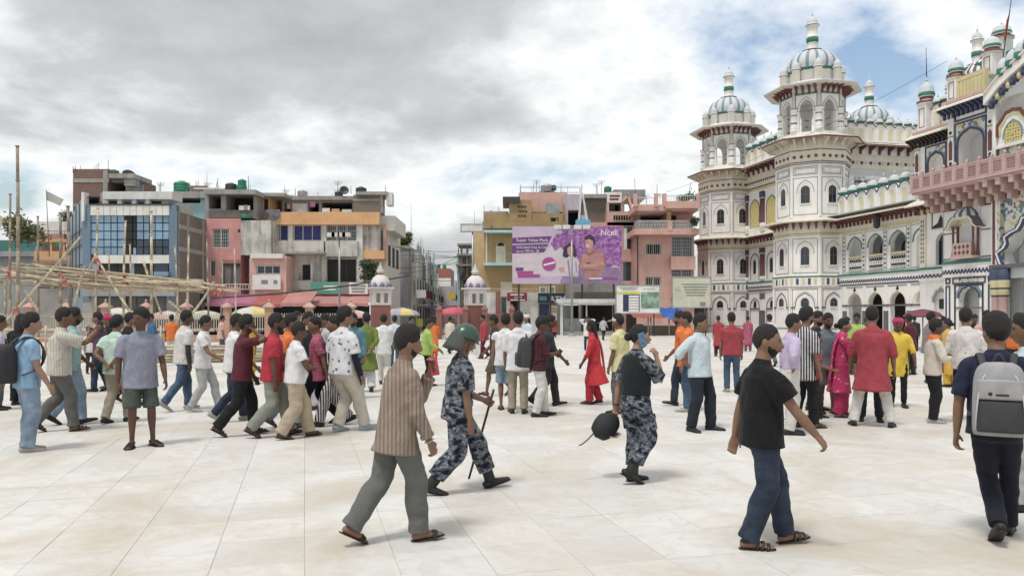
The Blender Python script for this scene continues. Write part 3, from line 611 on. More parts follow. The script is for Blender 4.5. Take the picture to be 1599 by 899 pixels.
    j.lathe([(.62,7.1,CR_),(.72,7.2,GY_,1),(.70,7.4,GY_,1),(.5,7.62,GY_,1),(.22,7.78,LN_),(.1,7.85,LN_),(.12,7.95,LN_),(.03,8.1,LN_),(.015,8.3,LN_)], 40, GY_, True, (c, S1-.12, 0), rib=.08, ribn=10, ribm=LN_)
    j.build('jharokha', PM, body)
    # --- great arch bay
    b = MB(); cA = x2+5.2; wA = 9.6
    for (yy, ww, zt, m, cu) in ((S2, wA, 7.5, MO_, 9), (S2+.9, wA*.86, 6.7, GY_, 7)):
        arch_wall(b, x2, x3, 0, 8.2, [(cA, ww, 0, 4.3, zt, cu)], yy, yy+.8, W_ if m == MO_ else GY_, m)
    p = arch(cA, wA, 4.3, 7.5, 16, 9); b.strip(p, grow(p, cA, 4.3, .16), S2-.06, S2+.01, NV_); b.strip(grow(p, cA, 4.3, .17), grow(p, cA, 4.3, .30), S2-.05, S2+.01, W_); b.strip(grow(p, cA, 4.3, .31), grow(p, cA, 4.3, .38), S2-.05, S2+.01, NV_)
    b.box(x2+.1, x2+.25, S2-.03, S2, 4.4, 8.15, MR_)
    b.box(x2+.5, x3, S2-.03, S2, 7.95, 8.15, MR_); b.box(x2, x3, S2-.06, S2+.2, 8.2, 8.75, W_)
    for q in range(40): b.box(x2+.25*q+.06, x2+.25*q+.16, S2-.08, S2-.05, 8.3, 8.62, DK_)
    b.box(x2, x3, S2-.16, S2+.1, 8.75, 9.0, YL_); b.box(x2, x3, S2-.16, S2+.2, 4.15, 4.35, LN_)
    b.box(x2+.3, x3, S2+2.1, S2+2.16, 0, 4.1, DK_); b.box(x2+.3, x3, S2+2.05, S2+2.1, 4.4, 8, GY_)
    b.box(x2+.3, x3, S2+.1, S2+.7, 3.6, 4.2, GY_)
    b.build('great_arch', PM, body)
    cl = MB()
    for dx in (-.22, .22): cl.lathe([(.30,0,PK_),(.30,.4,PK_),(.24,.5,PK_),(.24,2.6,NV_),(.30,2.7,YL_),(.30,3.0,NV_),(.32,3.1,YL_),(.34,3.5,NV_),(.36,4.1,W_)], 12, PK_, True, (dx, 0, 0))
    clm = cl.mesh('great_column', PM)
    put(clm, 'great_column', body, (x2+.62, S2-.05, 0)); put(clm, 'great_column', body, (cA+wA*.5+.4, S2-.05, 0))
    # --- balcony: floor, brackets, panelled rail
    yB = S1-1.45; xbL = lx(1424, yB)
    bl = MB(); bl.box(xbL, x3, yB, S0+.3, 8.84, 8.97, PK_); bl.box(xbL-.1, x3, yB-.12, S0+.2, 8.97, 9.06, PK_)
    bl.build('balcony_floor', PM, body)
    bk = MB()
    bk.prism([(-.12, -.05), (.12, -.05), (.12, 0), (-.12, 0)], 0, -1.3, PK_)
    for k_, (yo, z0) in enumerate(((1.25, -.35), (.9, -.7), (.5, -1.05))): bk.box(-.13, .13, -yo, 0, z0, z0+.36, PK_)
    bkm = bk.mesh('bracket', PM)
    for i in range(16):
        x = xbL+.5+i*.83
        if x > x3: break
        put(bkm, 'bracket', body, (x, S1 if x < x2 else S2, 8.84))
    pn = MB(); pn.box(-.36, .36, -.05, .05, .08, .98, PK_); pn.frame(-.34, .34, .1, .94, .07, -.08, .0, PK_)
    for q in range(5): pn.box(-.27, .27, -.065, 0, .22+.13*q, .26+.13*q, MR_)
    pn.box(-.42, .42, -.08, .08, .98, 1.08, PK_); pn.box(-.42, .42, -.08, .08, 0, .08, PK_); pnm = pn.mesh('rail_panel', PM)
    po = MB(); po.box(-.07, .07, -.10, .10, 0, 1.15, PK_); po.lathe([(.08,1.15),(.10,1.22),(.06,1.3),(.01,1.4)], 8, PK_, True); pom = po.mesh('rail_post', PM)
    n = int((x3-xbL)/.84)
    for i in range(n):
        put(pnm, 'rail_panel', body, (xbL+.42+.84*i, yB, 9.06), 0, (1, 1, .85)); put(pom, 'rail_post', body, (xbL+.84*i, yB, 9.06), 0, (1, 1, .85))
    put(pnm, 'rail_panel', body, (xbL, yB+.5, 9.06), -PI/2, (1, 1, .85))
    # --- upper storey behind the balcony
    def upper(xa, xb, y, z1, ztop, wd, big):
        u = MB(); c_ = (xa+xb)/2; zs = 9.3+(z1-9.3)*.54; zt = 9.3+(z1-9.3)*.71
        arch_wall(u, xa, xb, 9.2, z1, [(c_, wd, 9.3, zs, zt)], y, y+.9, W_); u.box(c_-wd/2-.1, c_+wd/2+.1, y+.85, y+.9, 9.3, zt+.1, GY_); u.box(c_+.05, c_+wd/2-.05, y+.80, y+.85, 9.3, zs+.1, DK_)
        p = arch(c_, wd, zs, zt)
        full = [(c_-wd/2, 9.35)]+p+[(c_+wd/2, 9.35)]; hw = wd/2+.22
        # painted spandrel
        sp_o = [(c_-hw, 9.35)]+[(max(c_-hw, min(c_+hw, q[0]*1.0+(q[0]-c_)*.35)), zt+.45) for q in p]+[(c_+hw, 9.35)]
        u.strip(full, sp_o, y-.02, y+.01, MO_); u.strip(p, grow(p, c_, zs, .14), y-.04, y+.01, NV_); u.strip(grow(p, c_, zs, .14), grow(p, c_, zs, .22), y-.035, y+.01, BG_)
        u.box(c_-hw, c_-wd/2, y-.03, y+.01, 9.3, zs, NV_); u.box(c_+wd/2, c_+hw, y-.03, y+.01, 9.3, zs, MR_)
        u.frame(c_-hw-.06, c_+hw+.06, 9.25, zt+.55, .09, y-.05, y+.01, NV_)
        u.frame(c_-hw-.06, c_+hw+.06, zt+.62, zt+1.05 if big else zt+.9, .10, y-.05, y+.01, NV_)
        for xs in (xa+.28, xb-.28):
            u.box(xs-.2, xs+.2, y-.06, y, 9.2, z1, W_)
            pp = arch(xs, .26, 11.2, 11.5); u.prism([(xs-.13, 10.6), (xs+.13, 10.6)]+list(reversed(pp)) if False else [(xs-.13, 10.75), (xs+.13, 10.75), (xs+.13, 11.75), (xs, 11.95), (xs-.13, 11.75)], y-.08, y-.05, MR_)
            u.prism([(xs-.13, 9.4), (xs+.13, 9.4), (xs+.13, 10.2), (xs, 10.35), (xs-.13, 10.2)], y-.08, y-.05, YL_)
            for zc_, mc_ in ((10.55, DK_), (12.35, DK_)):
                u.M = Matrix.Translation((xs, y-.06, zc_)) @ Matrix.Rotation(R(90), 4, 'X'); u.lathe([(.10,-.01),(.10,.03),(.06,.05)], 8, mc_); u.M = None
            u.box(xs-.22, xs+.22, y-.09, y, 12.1, 12.14, LN_); u.box(xs-.22, xs+.22, y-.09, y, 10.4, 10.44, LN_)
        return u
    xu1 = lx(1480, S1)
    u = upper(lx(1428, S0), xu1, S0, 12.6, 12.9, 1.2, False); cornice(u, lx(1428, S0)-.3, xu1, S0-.02, 13.15, .75, .35, .32, CR_, DK_); u.box(lx(1428, S0)-.1, xu1, S0-.1, S0+.8, 13.15, 13.32, PK_); u.build('upper_bay', PM, body)
    u = upper(xu1, x2-.05, S1, 13.5, 13.9, 1.75, True); cornice(u, xu1-.35, x2, S1-.02, 14.1, .8, .35, .32, W_, NV_); u.box(xu1-.1, x2, S1-.1, S1+.9, 14.1, 14.3, PK_); u.build('upper_bay', PM, body)
    # --- upper centre: glazed arch with lattice fan, under a bangla-curved gable
    u = MB(); xa, xb = x2, x3; cc = cA
    def gab(x): t = min(1.0, abs(x-cc)/(cc-x2)); return 13.35+2.7*(1-t**1.55)+.12*math.sin(9*t)
    n = 30; lo = []; hi = []
    for i in range(n+1):
        x = x2-.12+(x3-x2+.12)*i/n; lo.append((x, gab(x)-.25)); hi.append((x, gab(x)+.25))
    u.strip(lo, hi, S2-.42, S2+.3, W_); u.strip(hi, [(x, z+.12) for x, z in hi], S2-.50, S2+.35, CR_)
    for i in range(1, 46):
        x = x2+(x3-x2)*i/46; z = gab(x)-.55; u.lathe([(.13,-.18),(.17,0),(.10,.2)], 6, NV_ if i % 3 else YL_, True, (x, S2-.22, z))
    for k_ in range(3):
        xL = x2+.35+k_*2.35; xR = xL+2.1; zt = min(gab(xL), gab(xR))-1.1; m_ = (xL+xR)/2
        p = arch(m_, 2.0, zt-1.3, zt, 12, 4); u.prism([(xL+.05, zt-1.9), (xR-.05, zt-1.9)]+list(reversed(p)), S2+.02, S2+.06, W_)
        u.strip(p, grow(p, m_, zt-1.3, .16), S2-.06, S2+.05, MR_); u.strip(grow(p, m_, zt-1.3, -.16), grow(p, m_, zt-1.3, -.03), S2-.03, S2+.05, YL_)
        pl = arch(m_, 1.1, zt-1.5, zt-.65); u.prism([(m_-.55, zt-1.75), (m_+.55, zt-1.75)]+list(reversed(pl)), S2-.01, S2+.05, LA_); u.strip(pl, grow(pl, m_, zt-1.5, .09), S2-.03, S2+.05, BG_)
        zd = zt-2.0; u.box(xL-.1, xR+.1, S2-.06, S2+.1, zd, zd+.14, W_)
        arch_wall(u, xL, xR, 9.2, zd, [(m_+.05, 1.15, 9.3, zd-1.7, zd-.75)], S2+.05, S2+.5, MO_); u.box(xL, xR, S2+.9, S2+.95, 9.2, zd, GY_); u.box(m_+.2, m_+.55, S2+.85, S2+.9, 9.2, zd-1.6, DK_)
        q = arch(m_+.05, 1.15, zd-1.7, zd-.75); u.strip(q, grow(q, m_, zd-1.7, .13), S2-.02, S2+.06, NV_); u.strip(grow(q, m_, zd-1.7, .14), grow(q, m_, zd-1.7, .22), S2-.01, S2+.06, BG_)
        u.box(xL-.18, xL+.0, S2-.08, S2+.3, 9.2, gab(xL)-.7, W_); u.box(xL, xL+.12, S2-.02, S2+.3, 9.2, zd, NV_); u.box(xR-.22, xR, S2-.02, S2+.3, 9.2, 11.2, MR_)
    u.box(x2+.05, x3, S2+.6, S2+1.2, 9.2, 13.5, W_)
    u.build('gable', PM, body)
    # --- rooftop: scalloped green and white canopy, turrets, cupolas, yellow balustrade
    r_ = MB(); xs_ = [x2+1.0+.55*i for i in range(16)]
    for i, x in enumerate(xs_):
        z = gab(x+.2)+.5
        r_.lathe([(.30,-.42,GN_),(.34,-.2,GN_),(.33,.0,GY_),(.31,.2,GY_),(.2,.45,GY_),(.03,.6,GY_)], 10, GY_, True, (x, S2-.2, z))
    pf = [(x, gab(x)+.3) for x in xs_]; r_.strip(pf, [(x, z+1.1) for x, z in pf], S2+.1, S2+2.4, GY_)
    r_.build('scalloped_canopy', PM, body)
    def cupola(px, y, zb, ztop, r, nm='corner_turret'):
        x = lx(px, y); t = MB(); hb = ztop-zb
        t.box(-r*.8, r*.8, -r*.8, r*.8, 0, hb*.52, W_); t.frame(-r*.5, r*.5, hb*.1, hb*.45, .05, -r*.82, -r*.7, LN_)
        t.lathe([(r*1.0,hb*.52,W_),(r*1.35,hb*.54,MR_),(r*1.3,hb*.58,W_),(r*.9,hb*.6,MR_),(r*.9,hb*.66,W_),(r*1.05,hb*.67,GN_),(r*1.1,hb*.71,GN_),(r*1.0,hb*.74,GY_),(r*.95,hb*.82,GY_),(r*.6,hb*.9,GY_),(r*.2,hb*.94,GN_),(r*.06,hb*.97,GY_),(.02,hb,GY_)], 24, W_, True, rib=.05, ribn=8)
        put(t.mesh(nm, PM), nm, body, (x, y, zb))
    cupola(1447, S0+.5, 13.2, 16.7, .46); cupola(1493, S1+.6, 14.2, 17.0, .42)
    cupola(1549, S2+1.5, 15.3, 17.7, .44); cupola(1564, S2+2.5, 16.4, 18.6, .50)
    bal = MB(); xa = lx(1497, S1+.4); xb = lx(1537, S1+.4); bal.box(xa, xb, S1+.3, S1+.6, 14.3, 14.45, CR_); bal.box(xa, xb, S1+.3, S1+.6, 15.35, 15.5, YL_)
    n = 7
    for i in range(n+1): x = xa+(xb-xa)*i/n; bal.box(x-.12, x+.12, S1+.32, S1+.58, 14.45, 15.6, YL_)
    bal.box(xa, xb, S1+.42, S1+.48, 14.45, 15.0, DK_)
    bal.build('yellow_balustrade', PM, body)
    for px in (1462, 1474): put(PA_BIG, 'parapet_arch', body, (lx(px, S0+.2), S0+.2, 13.3))
    bs = MB(); bs.box(lx(1450, S0), x2, S1+2.2, S1+6, 13.9, 16.6, GY_); bs.box(lx(1450, S0), x2, S1+2.1, S1+6.1, 16.6, 16.75, GN_); bs.build('roof_room', PM, body)
    dm = MB(); dm.lathe([(1.0,0,W_),(1.1,.3,W_,1),(1.05,.8,W_,1),(.7,1.3,W_,1),(.2,1.55,MR_),(.05,1.8,GY_)], 64, W_, True, rib=.05, ribn=16, ribm=LN_); put(dm.mesh('dome', PM), 'dome', body, (lx(1530, S2+3), S2+3.2, 15.6))
    rd = MB(); rd.tube((lx(1447, S0+.5), S0+.5, 16.8), (lx(1446, S0+.5), S0+.5, 18.7), .03, .015, 6, DK_); rd.build('lightning_rod', PM, body)
    fg = MB(); fg.tube((lx(1565, S2+2), S2+2, 16), (lx(1580, S2+2), S2+2, 19.6), .03, .02, 6, DK_); fg.add([(lx(1566,S2+2),S2+2,17.0),(lx(1574,S2+2),S2+1.9,18.3),(lx(1577,S2+2),S2+2.05,18.9),(lx(1570,S2+2),S2+2.1,17.6)], [(0,1,2,3)], 15)
    fg.build('saffron_pennant', PM+[mat('saffron', (.62,.12,.04))], body)
gatehouse()
# ================================================================== TOWN
TM = dict(
 pink=mat('plaster_pink', (.60,.30,.29), stain=.35, stainc=(.26,.15,.13)), salmon=mat('plaster_salmon', (.64,.40,.35), stain=.28, stainc=(.3,.18,.14)),
 orange=mat('plaster_orange', (.64,.38,.20), stain=.3, stainc=(.3,.17,.10)), ochre=mat('plaster_ochre', (.36,.26,.13), stain=.25, stainc=(.18,.13,.08)),
 white=mat('plaster_white', (.70,.69,.66), stain=.35, stainc=(.28,.27,.25)), dirty=mat('plaster_dirty', (.55,.54,.50), stain=.85, stainc=(.13,.125,.12)),
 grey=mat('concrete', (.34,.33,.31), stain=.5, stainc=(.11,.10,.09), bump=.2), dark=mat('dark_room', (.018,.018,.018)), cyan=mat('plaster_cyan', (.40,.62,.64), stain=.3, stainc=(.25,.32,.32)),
 cream=mat('plaster_cream', (.62,.58,.46), stain=.3, stainc=(.3,.27,.2)), lav=mat('plaster_lavender', (.52,.46,.52), stain=.2),
 blue=mat('panel_blue', (.14,.205,.28), rough=.35, var=.1), bglass=mat('blue_glass', (.20,.32,.45), rough=.06, var=.35, scale=.5, spec=1.0), dglass=glass_mat('dark_glass'),
 brick=brickmat('brick', (.23,.105,.08), (.17,.085,.068), (.22,.20,.18)), gbrick=brickmat('grey_brick', (.20,.165,.14), (.15,.13,.115), (.22,.21,.19), stain=.5),
 tank=mat('tank_green', (.03,.20,.12), rough=.4), btank=mat('tank_black', (.035,.037,.04), rough=.45), steel=mat('steel', (.35,.36,.37), rough=.4, metal=.6),
 curtain=mat('curtain_blue', (.045,.055,.20), var=.3, scale=6), shutter=corrug('shutter_grey', (.17,.17,.17), 2, 120), frame=mat('frame_white', (.62,.62,.6)),
 iron=mat('iron_dark', (.05,.05,.055), rough=.5), tin=corrug('tin_sheet', (.33,.35,.36), 0, 60), tinw=corrug('tin_white', (.68,.69,.68), 0, 50, .25), teal=corrug('tin_teal', (.06,.22,.20), 0, 60),
 aw_red=mat('awning_red', (.36,.10,.09), stain=.6, stainc=(.25,.12,.1)), aw_pink=mat('awning_magenta', (.38,.13,.22), stain=.5, stainc=(.3,.15,.2)), aw_rose=mat('awning_rose', (.43,.20,.19), stain=.5, stainc=(.3,.2,.18)), tarp=mat('tarp_blue', (.03,.11,.40), var=.3, bump=.4, bscale=5),
 wood=mat('wood_pole', (.16,.125,.095), stain=.3), bamboo=mat('bamboo', (.52,.45,.33), var=.35, scale=2.5, stain=.3, stainc=(.22,.16,.10)), oldbamboo=mat('bamboo_old', (.30,.25,.19), var=.3, scale=2.5),
 ribbon=mat('ribbon_red', (.42,.15,.13), var=.3), post=mat('post_orange', (.46,.27,.20), stain=.5, stainc=(.3,.2,.15)), cap=mat('cap_pink', (.50,.33,.28), stain=.4), rail=mat('rail_cream', (.50,.46,.38), stain=.3),
 redbase=mat('gatepost_red', (.23,.10,.085), stain=.2), gp_white=mat('gatepost_white', (.62,.60,.58), stain=.25, stainc=(.35,.33,.32)), signm=mat('sign_maroon', (.20,.03,.05)), navy=mat('sign_navy', (.03,.04,.10)), signgreen=mat('sign_green', (.10,.30,.24)),
 paper=mat('paper', (.72,.72,.70)), boardc=mat('board_cream', (.55,.56,.46), stain=.2, stainc=(.42,.43,.36)), ink=mat('ink_grey', (.22,.23,.20)), yel=mat('paint_yellow', (.62,.55,.12)), photo=mat('print_green', (.22,.33,.25), var=.7, scale=2.0), terracotta=mat('roof_red', (.33,.13,.10), stain=.3), bluebox=mat('box_blue', (.19,.46,.66)))
def tower_of(px, d): pass
class Bld:
    """a building placed by its left edge px0 at distance d; local x right, y back, z up"""
    def __init__(s, name, label, px0, d, cat='building', group=None, rz=0.0):
        s.d = d; s.px0 = px0; s.root = empty(name, (xx(px0, d), d, 0), rz, label, cat, group)
    def x(s, px, y=0): return xx(px, s.d+y)-xx(s.px0, s.d)
    def z(s, py, y=0): return max(0.0, zz(py, s.d+y))
    def box(s, name, px0, px1, pt, pb, y0, y1, m, parent=None):
        b = MB(); b.box(s.x(px0, y0), s.x(px1, y0), y0, y1, s.z(pb, y0), s.z(pt, y0)); return b.build(name, TM[m] if isinstance(m, str) else m, parent or s.root)
    def wall(s, name, px0, px1, pt, pb, y, dep, m, ops=(), rec=.22):
        """block with recessed openings: (px0, px1, top, bottom, kind)"""
        X0, X1, Z0, Z1 = s.x(px0, y), s.x(px1, y), s.z(pb, y), s.z(pt, y)
        O = [(max(X0+.02, s.x(a, y)), min(X1-.02, s.x(b, y)), max(Z0+.02, s.z(q, y)), min(Z1-.02, s.z(t, y)), k) for (a, b, t, q, k) in ops]
        xs = sorted(set([X0, X1]+[o[0] for o in O]+[o[1] for o in O])); zs = sorted(set([Z0, Z1]+[o[2] for o in O]+[o[3] for o in O]))
        b = MB()
        for i in range(len(xs)-1):
            for j in range(len(zs)-1):
                cx, cz = (xs[i]+xs[i+1])/2, (zs[j]+zs[j+1])/2
                if any(o[0] < cx < o[1] and o[2] < cz < o[3] for o in O): continue
                b.poly([(xs[i],y,zs[j]),(xs[i+1],y,zs[j]),(xs[i+1],y,zs[j+1]),(xs[i],y,zs[j+1])])
        for o in O:
            r = 2.2 if o[4] == 'room' else rec
            a, c, e, f = o[:4]; v = [(a,y,e),(c,y,e),(c,y,f),(a,y,f),(a,y+r,e),(c,y+r,e),(c,y+r,f),(a,y+r,f)]
            b.add(v, [(0,4,5,1),(1,5,6,2),(2,6,7,3),(3,7,4,0),(4,7,6,5)])
        b.add([(X0,y,Z0),(X1,y,Z0),(X1,y+dep,Z0),(X0,y+dep,Z0),(X0,y,Z1),(X1,y,Z1),(X1,y+dep,Z1),(X0,y+dep,Z1)], [(4,5,6,7),(1,2,6,5),(2,3,7,6),(3,0,4,7)])
        wl = b.build(name, TM[m], s.root)
        for o in O: s.fill(o, y, rec)
        return wl
    def fill(s, o, y, rec):
        a, c, e, f, k = o
        if k in ('hole', 'room'):
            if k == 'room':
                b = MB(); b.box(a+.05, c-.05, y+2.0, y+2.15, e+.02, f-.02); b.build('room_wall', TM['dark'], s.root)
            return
        w = MB(); t = .07
        w.frame(a+.01, c-.01, e+.01, f-.01, t, y+rec-.14, y+rec-.06); n = max(1, int(round((c-a)/.8)))
        for i in range(1, n): x = a+(c-a)*i/n; w.box(x-.03, x+.03, y+rec-.13, y+rec-.07, e+t, f-t)
        if k in ('grille', 'bars'):
            nb = int((c-a)/.16)
            for i in range(1, nb): x = a+(c-a)*i/nb; w.box(x-.012, x+.012, y+rec-.17, y+rec-.15, e, f)
            if k == 'grille':
                for i in range(1, int((f-e)/.28)): z = e+.28*i; w.box(a, c, y+rec-.18, y+rec-.16, z-.012, z+.012)
        win = w.build('window', TM['iron' if k in ('dark',) else 'frame'] if k != 'shutter' else TM['iron'], s.root)
        p = MB(); p.box(a+.03, c-.03, y+rec-.09, y+rec-.04, e+.03, f-.03)
        p.build('pane' if k != 'shutter' else 'shutter', TM[{'glass':'dglass','dark':'dark','grille':'dglass','bars':'dark','curtain':'curtain','shutter':'shutter','bglass':'bglass'}[k]], win)
    def railing(s, px0, px1, pt, pb, y, m, n=None):
        a, c, e, f = s.x(px0, y), s.x(px1, y), s.z(pb, y), s.z(pt, y); r = MB(); n = n or max(3, int((c-a)/.22))
        r.box(a, c, y-.03, y+.03, f-.06, f); r.box(a, c, y-.02, y+.02, e, e+.05)
        for i in range(n+1): x = a+(c-a)*i/n; r.box(x-.018, x+.018, y-.018, y+.018, e, f)
        return r.build('railing', TM[m], s.root)
    def tank(s, px, pt, pb, y, m, wpx, parent=None):
        r = wpx/2/F*(s.d+y); z0, z1 = s.z(pb, y), s.z(pt, y); h = z1-z0; t = MB()
        t.lathe([(r,0),(r,h*.2),(r*.96,h*.23),(r,h*.26),(r,h*.48),(r*.96,h*.51),(r,h*.54),(r,h*.76),(r*.9,h*.84),(r*.45,h*.93),(r*.42,h)], 18, 0, True)
        o = put(t.mesh('water_tank', TM[m]), 'water_tank', s.root, (s.x(px, y), y, z0)); return o
    def rods(s, lst, y, m='iron', nm='rebar'):
        for (px, pt, pb, dx) in lst:
            r = MB(); r.tube((s.x(px, y), y, s.z(pb, y)), (s.x(px+dx, y), y, s.z(pt, y)), .03, .02, 6); r.build(nm, TM[m], s.root)
    def awning(s, px0, px1, pt, pb, y0, y1, m, nm='awning'):
        """sloping cloth from the wall (pt at y1) to its front edge (pb at y0) with a valance"""
        a, c = s.x(px0, y0), s.x(px1, y0); zt, zb = s.z(pt, y1), s.z(pb, y0)+.25; w = MB(); n = 8; vs = []; fs = []
        for i in range(n+1):
            x = a+(c-a)*i/n; sag = .04*math.sin(i*2.1)
            vs += [(x, y1, zt), (x, (y0+y1)/2, (zt+zb)/2-.05+sag), (x, y0, zb), (x, y0-.01, zb-.25+sag*.6), (x, y0+.02, zb-.25+sag*.6), (x, y0+.03, zb-.04), (x, y1, zt-.05)]
        for i in range(n):
            for j in range(6): fs.append((7*i+j, 7*i+j+1, 7*i+8+j, 7*i+7+j))
        w.add(vs, fs); return w.build(nm, TM[m], s.root)
# ---- far left: sheds, ochre balcony house, tall brick house
b = Bld('tin_shed', 'low teal sheet-metal shed behind the bamboo scaffold', -30, 76)
b.box('wall', -30, 62, 400, 520, 0, 6, 'tin'); b.box('upper_wall', -30, 30, 375, 400, 1, 6, 'teal'); b.box('roof', -34, 66, 392, 400, -.6, 6.4, 'tin'); b.box('upper_roof', 28, 62, 352, 392, .5, 5, 'teal'); b.box('signboard', 0, 24, 376, 392, .6, .9, 'teal')
b = Bld('ochre_house', 'ochre balcony house with pink rolled awning left of the blue glass building', 52, 70)
b.wall('wall', 55, 128, 385, 560, 0, 8, 'grey', [(60,80,392,402,'dark'),(84,100,392,402,'dark'),(60,78,420,450,'shutter'),(84,100,420,450,'shutter')])
b.box('balcony_band', 53, 112, 392, 412, -.9, 0, 'orange'); b.box('balcony_floor', 52, 113, 405, 408, -1.0, 0, 'grey'); b.box('top_beam', 52, 106, 373, 378, -.9, .1, 'orange'); b.box('rolled_awning', 64, 100, 365, 374, -.8, 0, 'aw_rose')
b.box('upper_room', 60, 112, 346, 374, 2, 7, 'white'); b.railing(58, 112, 360, 373, -.6, 'steel'); b.rods([(118,318,372,0),(96,332,372,0)], 1)
for px in (58, 78, 98): b.box('pillar', px, px+3, 378, 392, -.8, -.6, 'orange')
b = Bld('brick_house', 'tall unplastered brick house with green tank behind the blue glass building', 113, 68)
b.wall('wall', 114, 170, 264, 560, 0, 9, 'brick', [(131,141,310,315,'dark')]); b.box('beam', 113.5, 170, 279, 285, -.05, 0, 'grey'); b.box('beam', 113.5, 160, 318, 323, -.05, 0, 'grey'); b.box('column', 161, 168, 266, 318, -.06, 0, 'grey')
b.wall('stair_room', 170, 203, 274, 330, .5, 2.6, 'grey', [(174,196,285,304,'room')]); b.box('roof_slab', 169, 209, 271, 278, -.6, 2.8, 'grey'); b.box('slab_edge', 194, 209, 278, 290, -.4, .6, 'grey')
b.tank(178, 265, 275, 2, 'tank', 15); b.rods([(169,250,310,0),(114,260,270,0),(118,259,268,0),(219,278,312,0),(222,276,310,0)], 0)
dsh = MB(); dsh.lathe([(.02,.0),(.35,.12),(.6,.34),(.56,.34),(.33,.16),(.02,.05)], 14, 0, True); o = put(dsh.mesh('satellite_dish', TM['iron']), 'satellite_dish', b.root, (b.x(200,1), 1, b.z(277,1))); o.rotation_euler = (R(60), 0, R(40))
# ---- blue glass building
b = Bld('glass_building', 'blue glass and panel shop building with white fascia behind bamboo poles', 110, 59)
b.box('core', 140, 274, 335, 560, .5, 9, 'blue')
gl = MB(); y = 0
X = [b.x(p) for p in (141, 152, 162, 173, 183, 194, 207, 213, 224, 233, 242, 254, 264)]
b.box('fascia', 141, 264, 320, 336, -.15, .5, 'white'); b.box('fascia_cap', 139, 266, 318, 320.5, -.2, .5, 'iron'); b.box('spandrel', 152, 264, 398, 411, -.12, .5, 'white')
b.box('side_panel', 264, 275, 320, 470, -.1, .5, 'blue'); b.box('side_panel', 129, 141, 320, 470, -.1, .5, 'blue')
for i in range(12): b.box('fascia_joint', 141+10.25*i-.25, 141+10.25*i+.25, 320.5, 336, -.165, -.14, 'steel')
rows = [336, 348, 361, 374, 386, 398]
for r_ in range(5):
    for i in range(len(X)-1):
        if i in (5,) or (i == 6 and r_ < 4): m = 'dark'
        elif r_ >= 3 and i > 6: m = 'dglass'
        else: m = 'bglass'
        p = MB(); p.box(X[i]+.04, X[i+1]-.04, .02+random.uniform(-.012,.012), .12, b.z(rows[r_+1])+.04, b.z(rows[r_])-.04); p.build('glass_pane', TM[m], b.root)
        if m != 'dark': pass
for i, (p0, p1, m) in enumerate(((141,155,'bglass'),(155,172,'dark'),(172,183,'dark'),(183,204,'dark'),(204,210,'bglass'),(210,238,'dark'),(240,263,'dglass'))):
    b.box('lower_window', p0+.5, p1-.5, 411, 436, 0, .1, m)
b.box('blue_chair', 240, 262, 424, 431, -.5, -.1, 'bglass')
b.box('lower_band', 129, 275, 436, 448, -.1, .5, 'white'); b.wall('shop_front', 129, 275, 448, 560, -.05, 1, 'grey', [(150,190,462,520,'shutter'),(196,260,462,520,'shutter')]); b.box('shop_sign', 128, 272, 447, 462, -.9, -.05, 'tin')
# left flank, splayed back, and right flank of bare brick
fl = MB(); xa, ya = b.x(130), 0; xb, yb = b.x(104, 7), 7
fl.add([(xa,ya,0),(xb,yb,0),(xb,yb,b.z(350,7)),(xa,ya,b.z(306)),(xa+1,ya+.5,0),(xb+1,yb+.5,0),(xb+1,yb+.5,b.z(350,7)),(xa+1,ya+.5,b.z(306))], [(0,1,2,3),(7,6,5,4),(3,2,6,7)]); fl.build('left_flank', TM['blue'], b.root)
for i in range(1, 5):
    t = i/5; q = MB(); zt = b.z(306)*(1-t)+b.z(350,7)*t; q.box(xa+(xb-xa)*t-.03, xa+(xb-xa)*t+.03, ya+(yb-ya)*t-.06, ya+(yb-ya)*t+.02, 3, zt-.1); q.build('panel_joint', TM['iron'], b.root)
for z_ in (4, 5.5, 7, 8.2): q = MB(); q.tube((xa-.05,ya-.05,z_),(xb-.05,yb-.05,z_*.98),.03,n=4); q.build('panel_joint', TM['iron'], b.root)
b.box('corner_fin', 127, 131, 300, 345, -.3, .4, 'white')
fr = MB(); xr = b.x(275); fr.box(xr, xr+.3, -.1, 8.6, 0, b.z(331)); fr.build('right_flank', TM['gbrick'], b.root); b.box('flank_edge', 272.5, 276.5, 329, 560, -.18, -.1, 'blue')
for yy in (1.2, 4.2, 7.6): q = MB(); q.box(xr+.3, xr+.36, yy, yy+.35, 0, b.z(331)-.1); q.build('flank_column', TM['grey'], b.root)
for zq in (b.z(350), b.z(385)): q = MB(); q.box(xr+.3, xr+.34, -.1, 8.6, zq-.35, zq); q.build('flank_beam', TM['grey'], b.root)
b.box('gallery_roof', 160, 268, 299, 311, 2.5, 4.5, 'white'); b.wall('gallery', 160, 262, 311, 336, 3.2, 5, 'cream', [(170,184,314,334,'dark'),(190,206,314,334,'glass'),(211,226,314,334,'glass'),(232,252,314,334,'dark')])
for px in (183, 206, 227): b.box('gallery_pillar', px, px+6, 311, 336, 2.6, 3.0, 'white')
b.wall('left_gallery', 135, 165, 325, 345, 3, 4, 'brick', [(141,156,327,335,'dark')])
